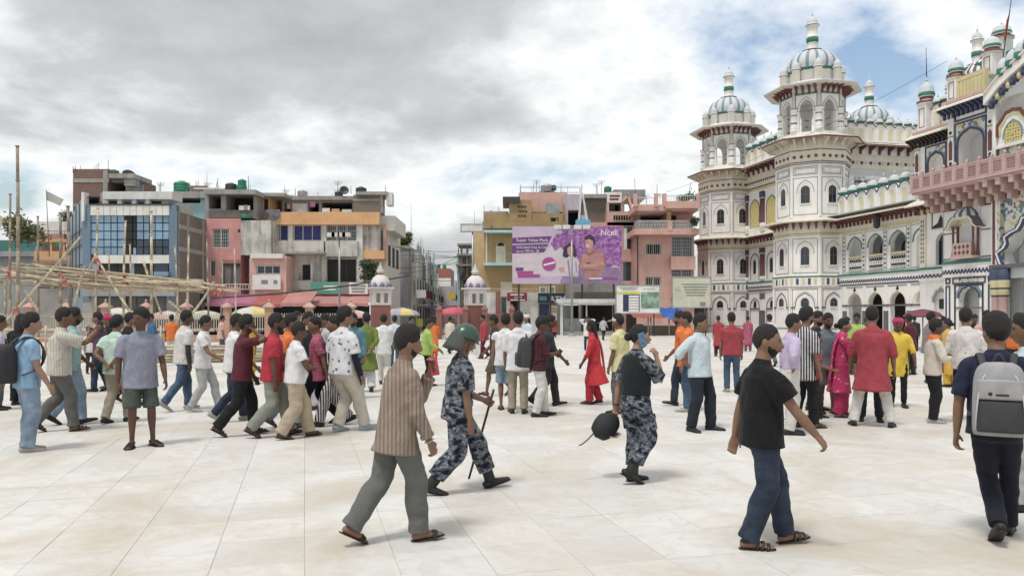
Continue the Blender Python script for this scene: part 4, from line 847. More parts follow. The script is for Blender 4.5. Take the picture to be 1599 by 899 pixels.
# ---- cyan house
b = Bld('cyan_house', 'narrow pale cyan house with green water tank on its roof', 262, 69)
b.wall('wall', 255, 322, 300, 560, 0, 8, 'cyan', [(264,313,308,317,'room')]); b.box('roof_slab', 262, 320, 299, 309, -.5, 8, 'grey'); b.tank(284, 283, 299, 1.5, 'tank', 24); b.box('parapet', 297, 322, 290, 299, .8, 1.1, 'brick'); b.box('parapet_rail', 302, 330, 293, 295, .2, .4, 'white')
b.rods([(323,267,300,0),(290,283,299,7),(320,282,300,0)], 1, 'steel', 'aerial'); b.rods([(336,290,300,8)], 1)
# ---- pink house
b = Bld('pink_house', 'pink plastered house with open brick top storey and shuttered doorway', 320, 64)
b.wall('wall', 321, 376, 341, 560, 0, 9, 'pink', [(331,358,357,387,'grille'),(371.5,375,358,363,'dark'),(327,337,406,432,'bars'),(347,386,411,447,'shutter')])
b.wall('top_storey', 320, 397, 301, 341, .25, 4, 'grey', [(326,345,304,326,'room'),(353,396,304,328,'room')]); b.box('roof_slab', 318, 399, 296, 303, -.4, 4.5, 'grey'); b.box('low_wall', 326, 394, 328, 340, .1, .3, 'gbrick')
b.box('washing', 373, 390, 321, 328, .0, .05, 'paper'); b.box('washing', 381, 386, 320, 328, -.05, 0, 'aw_rose'); b.tank(383, 335, 341, -.2, 'tank', 17)
b.tank(361, 286, 297, 2, 'btank', 18); b.tank(377, 289, 297, 2, 'tank', 17); b.tank(378, 280, 290, 2, 'tank', 13)
b.rods([(388,275,300,0),(352,285,296,3),(337,284,296,2),(340,278,296,0)], 1, 'iron', 'aerial')
b.box('door_lintel', 346, 376, 405, 407.5, -.06, 0, 'aw_rose'); b.box('door_frame', 346, 348, 407, 448, -.05, .05, 'white'); b.box('pipe', 389, 391, 404, 470, -.2, -.05, 'steel'); b.railing(345, 388, 443, 452, -.7, 'frame')
b.box('stained_wall', 376, 423, 344, 398, -.3, 3, 'dirty'); b.wall('right_wing', 390, 447, 399, 470, -.5, 5, 'salmon', [(400,438,414,428,'glass')]); b.box('white_lintel', 391, 441, 396, 403, -.9, -.3, 'white')
b.box('hanging_banner', 394, 438, 429, 452, -.75, -.68, 'paper'); b.rods([(425,345,395,0)], -.4, 'iron', 'drain_pipe')
for k, (p0, w_) in enumerate(((408, 10), (427, 6))): b.box('banner_lettering', p0, p0+w_, 437, 443, -.77, -.752, 'ink')
b.awning(320, 395, 459, 478, -2.6, -.4, 'aw_pink'); b.awning(389, 440, 460, 480, -2.8, -.5, 'aw_red'); b.awning(438, 483, 455, 478, -3.0, -.5, 'aw_rose')
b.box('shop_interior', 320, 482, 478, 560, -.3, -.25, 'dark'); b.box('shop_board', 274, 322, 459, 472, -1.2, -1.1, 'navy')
# ---- orange-banded house at the street corner
b = Bld('orange_house', 'weathered corner house with orange parapet band, blue curtains and rooftop tanks', 398, 66)
b.wall('wall', 421, 592, 350, 405, 0, 9, 'dirty', [(425,450,351,376,'curtain'),(458,502,351,376,'curtain'),(510,557,351,376,'grille')])
b.box('parapet_band', 418, 592, 331, 350.5, -.7, .3, 'orange'); b.wall('stair_block', 397, 421, 304, 352, .5, 6, 'orange', [(403,409,314,330,'dark'),(412,419,311,330,'dark')]); b.box('column', 396, 402, 303, 343, -.1, .4, 'orange'); b.box('stair_roof', 394, 444, 301, 306, -.3, 6, 'grey')
b.wall('roof_room', 440, 556, 309, 333, 2.2, 5, 'grey', [(444,454,317,332,'room'),(482,498,317,332,'room'),(502,550,316,329,'room')]); b.box('roof_room_slab', 438, 558, 306, 312, 1.8, 7.5, 'grey'); b.box('white_door', 456, 480, 318, 332, 2.1, 2.16, 'tinw')
b.wall('brick_tower', 552, 592, 304, 332, .4, 3, 'gbrick', []); b.box('tower_beam', 551, 593, 311, 313.5, .34, .4, 'grey'); b.box('tower_slab', 556, 605, 299, 304, .1, 3.2, 'grey'); b.box('tower_column', 591, 598, 303, 332, .5, 1.2, 'grey'); b.box('corner_slab', 603, 612, 300, 320, .4, 1.6, 'white')
b.tank(564, 292, 303, 2, 'btank', 17); b.tank(472, 297, 307, 3, 'steel', 15); b.tank(529, 299, 306, 3, 'btank', 13)
o = put(dsh.mesh('satellite_dish', TM['iron']), 'satellite_dish', b.root, (b.x(537,2), 2, b.z(299,2)), 0, (.7,.7,.7)); o.rotation_euler = (R(70), 0, R(20)); b.rods([(548,290,303,0),(461,294,306,0),(602,290,302,0)], 2, 'iron', 'aerial')
bk = MB(); vs = []; 
for i in range(9):
    x = b.x(415)+(b.x(441)-b.x(415))*i/8; dy = .08*math.sin(i*1.9); vs += [(x, -.72+dy*.3, b.z(330)+.05), (x, -.85-abs(dy), b.z(336)), (x, -.82-dy*.5, b.z(343)+.2*math.sin(i*.9))]
bk.add(vs, [(3*i+j, 3*i+j+1, 3*i+4+j, 3*i+3+j) for i in range(8) for j in range(2)], 0, True); bk.build('blanket', mat('blanket', (.12,.12,.14), var=.6, scale=3), b.root)
for (p0, p1, pt, m) in ((503,515,325,'paper'),(518,530,326,'orange'),(534,549,327,'paper'),(484,492,315,'aw_pink'),(448,453,318,'salmon')): b.box('washing', p0, p1, pt, pt+8, 1.6, 1.66, m)
b.wall('lower_wall', 447, 508, 395, 470, -.1, 6, 'dirty', [(472,485,413,437,'dark')]); b.box('balcony', 428, 505, 376, 397, -1.0, 0, 'dirty'); b.box('balcony', 508, 558, 376, 400, -.9, 0, 'dirty'); b.box('balcony_roof', 445, 508, 393, 396, -1.3, 0, 'grey')
b.box('pilaster', 450, 457, 350, 378, -.2, .05, 'white'); b.box('pilaster', 502, 510, 350, 470, -.3, .05, 'dirty'); b.box('pilaster', 557, 566, 350, 440, -.3, .05, 'white')
b.wall('glass_bay', 508, 566, 403, 442, -.05, 5, 'grey', [(511,556,404,440,'dark')]); b.box('bay_column', 485, 488, 412, 440, -.3, -.1, 'white')
b.wall('recess_wall', 566, 600, 350, 470, 1.6, 6, 'cream', [(566,569,360,396,'dark'),(572,577,364,392,'dark'),(566,580,405,437,'dark')]); b.box('air_conditioner', 578, 585, 353, 364, 1.2, 1.6, 'steel')
b.box('orange_ledge', 566, 600, 391, 404, -.2, 1.6, 'orange'); b.box('corner_pilaster', 598, 603, 350, 400, 1.0, 1.7, 'salmon')
b.box('stall_sign', 447, 489, 438, 452, -1.0, -.9, 'grey'); b.box('green_sign', 485, 532, 440, 459, -1.3, -1.2, 'signgreen'); b.box('photo_sign', 531, 545, 441, 459, -1.32, -1.2, 'ink'); b.box('white_sign', 545, 574, 441, 459, -1.32, -1.2, 'paper')
for k in range(3):
    b.box('sign_lettering', 548+k*.8, 571-k*.8, 445+4.5*k, 447.4+4.5*k, -1.345, -1.325, 'ink')
for k in range(2): b.box('sign_lettering', 505, 527-3*k, 446+5*k, 448+5*k, -1.325, -1.305, 'paper')
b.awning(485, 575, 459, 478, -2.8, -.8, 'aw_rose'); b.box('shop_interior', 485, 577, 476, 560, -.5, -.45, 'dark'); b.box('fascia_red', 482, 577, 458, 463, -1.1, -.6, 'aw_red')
# side running back along the street
sd_ = MB(); x_ = b.x(600, 1.6); sd_.box(x_-.2, x_+.2, 1.7, 10, 0, b.z(352)); sd_.build('street_side', TM['white'], b.root); sd_ = MB(); sd_.box(x_-.2, x_+1.0, 1.2, 8, b.z(352)-.3, b.z(334)); sd_.build('street_balcony', TM['white'], b.root)
for k in range(3): q = MB(); q.box(x_+.2, x_+.26, 2.5+2.4*k, 3.6+2.4*k, 6.0, 7.8); q.build('street_window', TM['dark'], b.root)
# ---- houses along the street, left and right, and its far end
def street_house(label, px0, d, wx, dep, h, m, hh):
    """house whose long side lines the street; hh = +1 when that side is its right one"""
    rs = random.Random(px0); b = Bld('street_house', label, px0, d, group=None); q = MB(); q.box(0, wx, 0, dep, 0, h); q.build('wall', TM[m], b.root)
    side = wx if hh > 0 else 0
    def sb(nm, o0, o1, y0, y1, z0, z1, mm): q = MB(); q.box(min(side+hh*o0, side+hh*o1), max(side+hh*o0, side+hh*o1), y0, y1, z0, z1); return q.build(nm, TM[mm], b.root)
    nf = int(h//2.9); y = .3
    while y < dep-1.2:
        bw = rs.uniform(1.6, 2.8); mm = rs.choice(('white', 'grey', 'dirty', 'cream', 'gbrick', 'cyan', 'lav')); top = h-rs.uniform(-.6, 1.6); sb('bay_wall', 0, rs.uniform(.08, .5), y, y+bw-.05, 0, top, mm)
        for k in range(nf):
            z = 2.9*k+.5
            if z+2.5 > top: continue
            if k and rs.random() < .55:
                o = rs.uniform(.7, 1.2); sb('balcony', .5, o, y+.1, y+bw-.2, z-.25, z-.1, 'grey')
                q = MB(); x_ = side+hh*o
                for t in range(7): q.box(x_-.02, x_+.02, y+.1+(bw-.3)*t/6-.015, y+.1+(bw-.3)*t/6+.015, z-.1, z+.8)
                q.box(x_-.03, x_+.03, y+.1, y+bw-.2, z+.8, z+.86); q.build('railing', TM[rs.choice(('iron', 'steel', 'rail'))], b.root)
            f = sb('window', .45, .56, y+bw*.25, y+bw*.7, z+.4, z+1.9, 'frame'); q = MB(); q.box(min(side+hh*.5, side+hh*.58), max(side+hh*.5, side+hh*.58), y+bw*.25+.06, y+bw*.7-.06, z+.46, z+1.84); q.build('pane', TM['dark'], f)
            if rs.random() < .4: sb('shop_sign', .5, rs.uniform(.9, 1.6), y+.2, y+.28, z-.1, z+.7, rs.choice(('signm', 'signgreen', 'paper', 'navy', 'yel')))
        if rs.random() < .6: sb('awning', .5, 1.7, y, y+bw, 2.5, 2.62, rs.choice(('aw_red', 'tarp', 'tin', 'aw_rose')))
        for t in range(3): q = MB(); xx_ = side+hh*rs.uniform(0, .4); yy_ = y+rs.uniform(0, bw); q.tube((xx_, yy_, top), (xx_, yy_, top+rs.uniform(.4, 1.1)), .02, n=5); q.build('rebar', TM['iron'], b.root)
        y += bw
    for t in range(max(1, int(wx//1.9))):
        for k in range(nf): wq = MB(); wq.box(.4+1.9*t, 1.5+1.9*t, -.05, .0, 2.9*k+1.2, 2.9*k+2.5); wq.build('window', TM['dark'], b.root)
    return b
s1 = street_house('grey rendered house with a rooftop plant down the street', 610, 77, 2.0, 12, zz(385, 77), 'grey', 1)
s1.box('front_wall', 611, 638, 388, 560, -.2, 0, mat('wall_bluegrey', (.34,.35,.37), stain=.3)); s1.rods([(642,318,380,0)], 2, 'steel', 'aerial'); s1.box('parapet', 610, 640, 383, 389, -.3, .2, 'grey')
s2 = street_house('dark weathered house beyond the plant-topped one', 628, 92, 2.2, 20, zz(398, 92), 'grey', 1)
s3 = street_house('cream house with red tin roof at the street end', 655, 125, 5.0, 8, zz(436, 125), 'cream', 1)
s3.box('roof', 650, 703, 419, 436, -.5, 8, 'terracotta'); s3.box('banner', 661, 704, 434, 450, -1.2, -1.1, 'paper'); s3.tank(685, 413, 420, 2, 'tank', 6); s3.tank(694, 413, 420, 2, 'tank', 6)
s4 = street_house('purple-grey house at the street end with dark upper balcony', 676, 112, 3.2, 10, zz(447, 112), 'lav', -1)
s5 = street_house('unfinished concrete house with open slabs right of the street', 718, 84, 3.6, 14, zz(400, 84), 'gbrick', -1)
for k in range(3): s5.box('slab', 714-k, 752, 380+16*k, 383+16*k, -.6, 4, 'grey')
for px in (719, 728, 738): s5.box('column', px, px+3, 383, 432, -.2, .3, 'grey'); 
s5.rods([(741,330,470,0)], -1, 'wood', 'pole')
for k in range(14):
    px = random.uniform(716, 746); s5.rods([(px, random.uniform(392, 420), random.uniform(425, 460), random.uniform(-6, 6))], -.9, random.choice(('iron', 'wood')), 'prop')
# ---- ochre corner house right of the street
b = Bld('ochre_corner_house', 'ochre rounded corner house with arched door and perforated parapet', 748, 66)
b.wall('wall', 756, 880, 333, 560, 0, 9, 'ochre', [(860,872,340,352,'dark')]); b.box('roof_parapet', 754, 884, 345, 357, -.3, 0, 'ochre') if False else None
b.box('parapet', 753, 884, 346, 356.5, -.35, .3, 'ochre'); b.box('ledge', 755, 804, 359, 363, -.8, 0, 'cyan'); b.box('ledge', 755, 804, 410, 414, -.8, 0, 'cyan')
rc = MB(); rc.lathe([(1.0,0),(1.0,b.z(350))], 16, 0, True, (b.x(757), 1.0, 0)); rc.build('round_corner', TM['ochre'], b.root); b.box('corner_strip', 758.5, 761, 363, 411, -.06, 0, 'cream')
dr = MB(); c_ = b.x(782); zb = b.z(410); w2 = .42
pts = [(c_-w2, zb), (c_+w2, zb), (c_+w2, zb+1.35)]+[(c_+w2*math.cos(PI*i/8), zb+1.35+w2*math.sin(PI*i/8)) for i in range(1, 8)]+[(c_-w2, zb+1.35)]
dr.prism(pts, -.05, .02); d_ = dr.build('door', TM['cream'], b.root); q = MB(); q.prism([(c_+.32*math.cos(PI*i/8), zb+1.42+.32*math.sin(PI*i/8)) for i in range(9)], -.07, -.04); q.build('fanlight', TM['dark'], d_)
b.railing(783, 803, 395, 411, -.6, 'steel', 6); b.rods([(766,357,352,4)], -.4)
b.wall('screen_block', 795, 830, 312, 345.5, -.1, 3, 'ochre', [])
for r_ in range(3):
    for k in range(6):
        q = MB(); q.box(b.x(808.5+2.4*k+(r_ % 2)*1.2), b.x(809.8+2.4*k+(r_ % 2)*1.2), -.13, -.09, b.z(325+7*r_), b.z(321+7*r_+k % 2)); q.build('parapet_hole', TM['dark'], b.root)
b.box('glass_screen', 755, 794, 330, 346, .2, .5, 'grey'); b.rods([(756,320,346,0),(779,322,333,0),(757,328,334,12)], .5); b.box('black_tarp', 785, 812, 307, 316, -.4, 3.5, 'iron')
b.wall('pink_roof_room', 810, 882, 301, 346, 3, 5, 'salmon', [(886,889,304,309,'dark')]); b.railing(812, 905, 292, 301, 3.2, 'steel', 5); b.rods([(813,288,301,0),(842,288,301,0),(876,288,301,0)], 3.2, 'iron', 'rail_post')
b.tank(855, 288, 300, 4, 'steel', 22); b.tank(865, 289, 297, 3.6, 'btank', 8); b.box('rubbish', 832, 880, 331, 346, 1, 2.5, 'gbrick'); b.box('plastic_heap', 853, 874, 318, 342, .4, 1.2, mat('grey_plastic', (.22,.27,.27), var=.5)); b.box('pink_bag', 868, 879, 337, 346, .1, .5, 'lav')
b.wall('lavender_room', 880, 906, 303, 356, 1.5, 4, 'lav', [(887,906,328,352,'room')]); b.box('ochre_post', 879, 883, 318, 356, .2, .6, 'ochre')
b.wall('ground_floor', 760, 845, 456, 560, -.4, 1, 'white', [(797,812,470,520,'dark'),(782,792,463,490,'glass')]); b.railing(760, 842, 450, 457, -.8, 'rail'); b.box('small_door', 782, 800, 440, 456, -.06, 0, 'cream')
b.box('atm_sign', 792, 823, 457, 470, -.9, -.75, 'signm'); b.box('low_red_gate', 755, 797, 490, 540, -1.6, -1.3, 'redbase'); b.box('red_pillar', 774, 781, 455, 520, -1.2, -.6, 'redbase'); b.box('air_conditioner', 842, 854, 447, 457, -1.1, -.5, 'frame'); b.box('air_conditioner', 856, 867, 446, 457, -1.1, -.5, 'frame')
for px in (847, 861): b.box('fan_grille', px-3, px+4, 448.5, 455.5, -1.13, -1.1, 'ink')
b.box('under_board', 800, 975, 443, 470, .2, .6, 'grey')
# ---- grey-pink middle house
b = Bld('stair_house', 'grey concrete house with pink stair head behind the purple billboard', 914, 70)
b.wall('wall', 915, 995, 347, 560, 0, 9, 'salmon', [(973,989,352,390,'glass'),(972,988,408,440,'glass')]); b.wall('roof_room', 915, 960, 304, 347, 1.5, 8, 'gbrick', []); b.box('sloped_roof', 912, 950, 303, 309, 1, 9, 'grey')
b.wall('stair_head', 948, 992, 330, 352, 0, 3, 'salmon', [(958,985,336,346,'room')]); b.box('name_board', 948, 971, 300, 316, -.3, -.15, 'paper'); b.wall('stair_room', 948, 975, 316, 332, .4, 3, 'dirty', [(951,970,317,331,'room')])
q = MB(); q.prism([(b.x(978), b.z(304)), (b.x(981), b.z(304)), (b.x(990), b.z(330)), (b.x(986), b.z(330))], -.2, .6); q.build('stair_wall', TM['salmon'], b.root); q = MB(); q.prism([(b.x(970), b.z(312)), (b.x(979), b.z(304)), (b.x(981), b.z(307)), (b.x(972), b.z(316))], -.2, .6); q.build('stair_wall', TM['salmon'], b.root)
b.railing(957, 985, 333, 345, -.3, 'cream', 7); b.box('back_shed', 958, 1008, 296, 310, 4, 8, 'tin'); b.tank(949, 291, 300, 4, 'tank', 12); b.rods([(992,278,306,-1),(933,292,310,0),(1026,287,308,0)], 3, 'iron', 'aerial')
for k in range(2): b.box('board_lettering', 952, 968-2*k, 304.5+5*k, 307.5+5*k, -.32, -.305, 'signm')
b.box('white_curtain', 974, 979, 356, 390, -.02, .08, 'paper')
# ---- salmon house with the curved balconies
b = Bld('salmon_house', 'salmon pink house with curved balconies, scrollwork railing and roof garden', 986, 67)
b.wall('wall', 994, 1084, 362, 560, 0, 9, 'salmon', [(1008,1033,380,398,'bars'),(1048,1083,369,401,'grille'),(1007,1033,432,450,'bars'),(1048,1081,420,436,'grille')])
b.wall('terrace_wall', 994, 1062, 328, 362, 2.0, 6, 'grey', [(1000,1040,331,358,'room')]); b.wall('terrace_room', 1040, 1082, 322, 362, 1.2, 6, 'salmon', [(1047,1056,336,358,'dark')])
b.box('terrace_floor', 990, 1092, 357, 366, -1.2, 3, 'salmon'); b.box('roof_slab', 992, 1091, 320, 329, -1.0, 7, 'salmon'); b.box('roof_slab_edge', 1040, 1092, 314, 325, -1.5, 2, 'salmon'); b.box('roof_under', 1000, 1042, 328, 331, -.5, 2, 'white')
b.railing(996, 1024, 308, 320, -.9, 'frame', 9); b.railing(1042, 1088, 305, 317, -1.3, 'frame', 13)
for px in (990, 1023, 1036, 1088): b.box('roof_post', px, px+5, 302, 322, -1.2, -.7, 'salmon')
for px, p1 in ((1042, 1048),): b.box('terrace_pillar', px, p1, 328, 362, -1.0, -.6, 'ochre')
sr = MB()
for k in range(22):
    px = 996+4.1*k; cx_ = b.x(px, -1.1); cz_ = b.z(353.5)
    for rr in (.30, .17): sr.strip([(cx_+rr*math.cos(2*PI*i/10), cz_+rr*1.15*math.sin(2*PI*i/10)) for i in range(11)], [(cx_+(rr+.035)*math.cos(2*PI*i/10), cz_+(rr+.035)*1.15*math.sin(2*PI*i/10)) for i in range(11)], -1.12, -1.08)
sr.box(b.x(994), b.x(1090), -1.13, -1.07, b.z(347.5), b.z(346.5)); sr.box(b.x(994), b.x(1090), -1.13, -1.07, b.z(360), b.z(359)); sr.build('scroll_railing', TM['frame'], b.root)
b.box('rail_pillar', 1043, 1050, 345, 360, -1.25, -1.0, 'salmon'); b.box('corner_wall', 1048, 1086, 400, 421, -.5, 0, 'salmon'); b.box('corner_wall', 1048, 1086, 363, 369, -.5, 0, 'salmon'); b.box('corner_wall', 1048, 1086, 436, 465, -.5, 0, 'salmon')
b.box('drain_pipe', 995, 996.5, 365, 470, -.15, 0, 'iron'); b.rods([(1075,284,306,4)], -1, 'iron', 'pole')
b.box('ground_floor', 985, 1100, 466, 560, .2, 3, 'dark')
# ---- billboard
def font_text(name, s, size, m, parent, loc, rx=R(90), align='LEFT', bold=0.0):
    cu = bpy.data.curves.new(name, 'FONT'); cu.body = s; cu.size = size; cu.align_x = align; cu.extrude = .004; cu.offset = bold
    tmp = bpy.data.objects.new(name, cu); col.objects.link(tmp); dg = bpy.context.evaluated_depsgraph_get()
    me = bpy.data.meshes.new_from_object(tmp.evaluated_get(dg)); bpy.data.objects.remove(tmp)
    me.materials.clear(); me.materials.append(m); o = put(me, name, parent, loc); o.rotation_euler = (rx, 0, 0); return o
def blossom_mat():
    m = mat('print_blossom', (.4,.2,.4), rough=.5, spec=.3); nt = m.node_tree; bb = nt.nodes['Principled BSDF']; N = nt.nodes.new; L = nt.links.new
    tc = N('ShaderNodeTexCoord'); n = N('ShaderNodeTexNoise'); n.inputs['Scale'].default_value = 3.2; n.inputs['Detail'].default_value = 9; n.inputs['Roughness'].default_value = .75; L(tc.outputs['Object'], n.inputs[0])
    cr = N('ShaderNodeValToRGB'); L(n.outputs[0], cr.inputs[0]); e = cr.color_ramp.elements; e[0].position = .38; e[0].color = (.10,.035,.17,1); e[1].position = .66; e[1].color = (.60,.38,.58,1)
    q = e.new(.5); q.color = (.30,.12,.36,1); L(cr.outputs[0], bb.inputs[0]); return m
def billboard():
    d = 60.5; X0, X1 = xx(800, d), xx(971, d); Z0, Z1 = zz(443, d), zz(353.5, d); W = X1-X0; H = Z1-Z0
    r = empty('billboard', (X0, d, 0), 0, 'large purple billboard on posts showing a couple under blossom', 'billboard')
    pal = mat('print_lilac', (.52,.42,.55), rough=.5, var=.08); pur = mat('print_purple', (.135,.045,.19), rough=.5, var=.1); wh = mat('print_white', (.75,.72,.75), rough=.5)
    pk = mat('print_pale', (.58,.52,.57), rough=.5, var=.12); mg = mat('print_magenta', (.35,.07,.25), rough=.5); blo = blossom_mat(); skin = mat('print_skin', (.50,.30,.27)); peach = mat('print_peach', (.43,.22,.21), var=.2, scale=2); hair = mat('print_hair', (.05,.03,.05)); gry = mat('print_dusk', (.27,.20,.33), var=.3)
    q = MB(); q.box(0, W, 0, .12, Z0, Z1); q.build('panel', pal, r)
    def U(u, v): return (u*W, Z1-v*H)
    n = [0]
    def sheet(nm, pts, m, lv): q = MB(); q.prism([U(*p) for p in reversed(pts)], -.006*lv, .0, 0); return q.build(nm, m, r)
    sheet('pale_field', [(0,.40),(.26,.40),(.45,.28),(.60,.6),(.55,1),(0,1)], pk, 1)
    random.seed(3)
    edge = [(.44,.30)]+[(.40+.05*random.random()+.05*(k % 2), .28-.03*k) for k in range(6)]+[(.42,.0),(1,0),(1,.78)]+[(1-.045*k, .70+.05*(k % 2)) for k in range(1, 9)]+[(.62,.52),(.60,.62)]
    sheet('blossom_field', [(.35,.30),(.40,.14),(.46,.12),(.44,.0),(1,0),(1,.72),(.93,.66),(.88,.73),(.80,.68),(.72,.76),(.62,.66),(.56,.42),(.48,.44),(.44,.36),(.39,.43)], blo, 2)
    sheet('dusk_field', [(.44,.93),(.62,.72),(1,.72),(1,1),(.44,1)], gry, 3); sheet('road_field', [(0,.90),(.44,.86),(.44,1),(0,1)], pal, 3)
    sheet('heading_band', [(0,.20),(.36,.17),(.33,.28),(0,.30)], pur, 4); sheet('offer_band', [(0,.33),(.33,.31),(.29,.45),(0,.47)], pur, 4)
    # couple: man in peach hoodie, woman in pale jacket
    sheet('man_hoodie', [(.62,.60),(.60,.72),(.66,.74),(.66,.93),(.80,.93),(.83,.74),(.86,.66),(.84,.48),(.80,.42),(.74,.38),(.68,.42),(.64,.50)], peach, 5); sheet('man_face', [(.662,.24),(.668,.36),(.70,.40),(.735,.37),(.74,.24),(.70,.17)], skin, 6)
    sheet('man_hair', [(.655,.22),(.67,.17),(.71,.14),(.75,.19),(.76,.27),(.745,.33),(.735,.25),(.70,.22),(.67,.24)], hair, 7); sheet('man_hands', [(.63,.65),(.70,.66),(.76,.64),(.83,.62),(.83,.66),(.74,.71),(.66,.72)], skin, 7); sheet('man_phone', [(.675,.635),(.71,.63),(.71,.645),(.675,.65)], hair, 8)
    pd = mat('print_peach_dark', (.30,.14,.14)); sheet('hoodie_shade', [(.665,.415),(.70,.47),(.745,.40),(.775,.43),(.74,.49),(.70,.52),(.66,.46)], pd, 6); sheet('hoodie_shade', [(.83,.50),(.845,.52),(.855,.64),(.84,.66)], pd, 6); sheet('hoodie_shade', [(.66,.74),(.80,.75),(.80,.775),(.66,.77)], pd, 6); sheet('man_eye', [(.672,.27),(.684,.265),(.684,.275),(.672,.28)], hair, 7); sheet('man_smile', [(.675,.335),(.70,.33),(.698,.35),(.68,.352)], wh, 7); sheet('jacket_shade', [(.50,.60),(.515,.58),(.53,.86),(.52,.87)], gry, 6); sheet('jacket_shade', [(.575,.62),(.585,.62),(.59,.80),(.58,.80)], gry, 6)
    sheet('woman_jacket', [(.46,.66),(.45,.86),(.60,.88),(.61,.62),(.58,.55),(.52,.52),(.48,.55)], pk, 5); sheet('woman_hair', [(.46,.52),(.47,.36),(.52,.29),(.57,.33),(.59,.50),(.57,.55),(.54,.46),(.50,.55)], hair, 6); sheet('woman_face', [(.50,.38),(.505,.48),(.53,.52),(.555,.47),(.555,.37),(.53,.34)], skin, 7); sheet('woman_hand', [(.42,.72),(.47,.70),(.48,.80),(.44,.80)], skin, 6)
    sheet('woman_skirt', [(.45,.87),(.60,.88),(.59,1),(.45,1)], gry, 6)
    c = [(.335+.065*math.cos(2*PI*k/20)*.98, .655+.12*math.sin(2*PI*k/20)) for k in range(20)]; sheet('offer_badge', list(reversed(c)), mg, 6)
    sheet('badge_bar', [(.285,.66),(.39,.61),(.39,.64),(.285,.69)], wh, 7)
    x, z = U(.805, .155); font_text('brand_text', 'Ncell', .64, wh, r, (x, -.03, z), bold=.006)
    x, z = U(.035, .265); font_text('heading_text', 'Super Value Pack', .36, wh, r, (x, -.04, z))
    x, z = U(.035, .385); font_text('offer_text', 'Unlimited Data & Call', .27, wh, r, (x, -.04, z)); x, z = U(.035, .45); font_text('offer_text', 'up to 799 for 28', .27, wh, r, (x, -.04, z))
    for k, (u0, u1, v) in enumerate(((.03,.10,.77),(.045,.19,.83),(.05,.25,.89))): sheet('slogan_print', [(u0,v-.05),(u1,v-.055),(u1,v),(u0,v+.005)], mg if k else pur, 5)
    sheet('footer_print', [(.70,.895),(.82,.895),(.82,.92),(.70,.92)], wh, 7); sheet('footer_print', [(.83,.885),(.96,.885),(.96,.925),(.83,.925)], mg, 7)
    for u in (.06, .35, .64, .93): q = MB(); q.tube((u*W, .3, 0), (u*W, .3, Z1-.2), .07); q.build('post', TM['iron'], r); q = MB(); q.box(u*W-.06, u*W+.06, .12, .3, Z0+.3, Z1-.3); q.build('back_rib', TM['iron'], r)
billboard()
# ---- boards, booth, pavilions, poles, fence
d = 61; r = empty('shop_shelter', (xx(868, d), d, 0), 0, 'low open shop shelter with white tin roof below the billboard', 'shop')
def SB(nm, p0, p1, pt, pb, y0, y1, m, par=None, dd=None):
    D = dd or d; q = MB(); q.box(xx(p0,D)-xx(868,d), xx(p1,D)-xx(868,d), y0, y1, max(0,zz(pb,D)), zz(pt,D)); return q.build(nm, TM[m], par or r)
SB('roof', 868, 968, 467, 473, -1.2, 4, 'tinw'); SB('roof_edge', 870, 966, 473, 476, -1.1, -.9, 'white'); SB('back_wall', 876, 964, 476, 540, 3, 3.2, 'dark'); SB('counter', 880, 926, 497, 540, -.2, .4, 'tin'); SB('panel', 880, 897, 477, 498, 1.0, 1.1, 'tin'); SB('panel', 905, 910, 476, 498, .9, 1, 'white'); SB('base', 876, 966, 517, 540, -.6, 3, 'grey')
for p in (874, 960): SB('post', p, p+4, 474, 540, -.8, -.5, 'frame')
SB('post', 914, 916, 474, 540, -.5, -.4, 'frame'); SB('upper_clutter', 900, 965, 455, 468, 1.5, 3.5, 'gbrick')
for k in range(3):
    q = MB(); q.tube((1.2+k*1.1, -.2, .9), (1.25+k*1.1, -.2, 1.0), .2, .12, 10); q.build('cook_pot', TM['steel'], r)
r2 = empty('cash_booth', (xx(840, 62), 62, 0), 0, 'navy cash machine booth with lettered sign beside the white shelter', 'booth')
def BB(nm, p0, p1, pt, pb, y0, y1, m):
    q = MB(); q.box(xx(p0,62)-xx(840,62), xx(p1,62)-xx(840,62), y0, y1, max(0,zz(pb,62)), zz(pt,62)); return q.build(nm, TM[m], r2)
BB('wall', 841, 879, 473, 560, 0, 2, 'grey'); BB('sign', 840, 880, 458, 473, -.5, 0, 'navy'); BB('door', 842, 857, 475, 520, -.05, 0, 'navy'); BB('poster', 858, 870, 477, 500, -.05, 0, 'paper'); BB('poster_print', 860, 869, 480, 488, -.07, -.052, 'orange')
font_text('sign_text', 'ATM', .62, TM['paper'], r2, (xx(858,62)-xx(840,62), -.52, zz(471,62)), bold=.02); BB('sign_mark', 842, 853, 463, 469, -.52, -.502, 'signgreen')
font_text('sign_text', 'ATM', .32, TM['paper'], bpy.data.objects['ochre_corner_house'], (b.x(0)*0+xx(803,65)-xx(748,66), -.93, zz(466.5,65)))
for k, (p0, p1, pt, pb) in enumerate(((797,818,459,461),(797,820,467.5,469))):
    q = MB(); q.box(xx(p0,65)-xx(748,66), xx(p1,65)-xx(748,66), -.92, -.905, zz(pb,65), zz(pt,65)); q.build('sign_lettering', TM['paper'], bpy.data.objects['ochre_corner_house'])
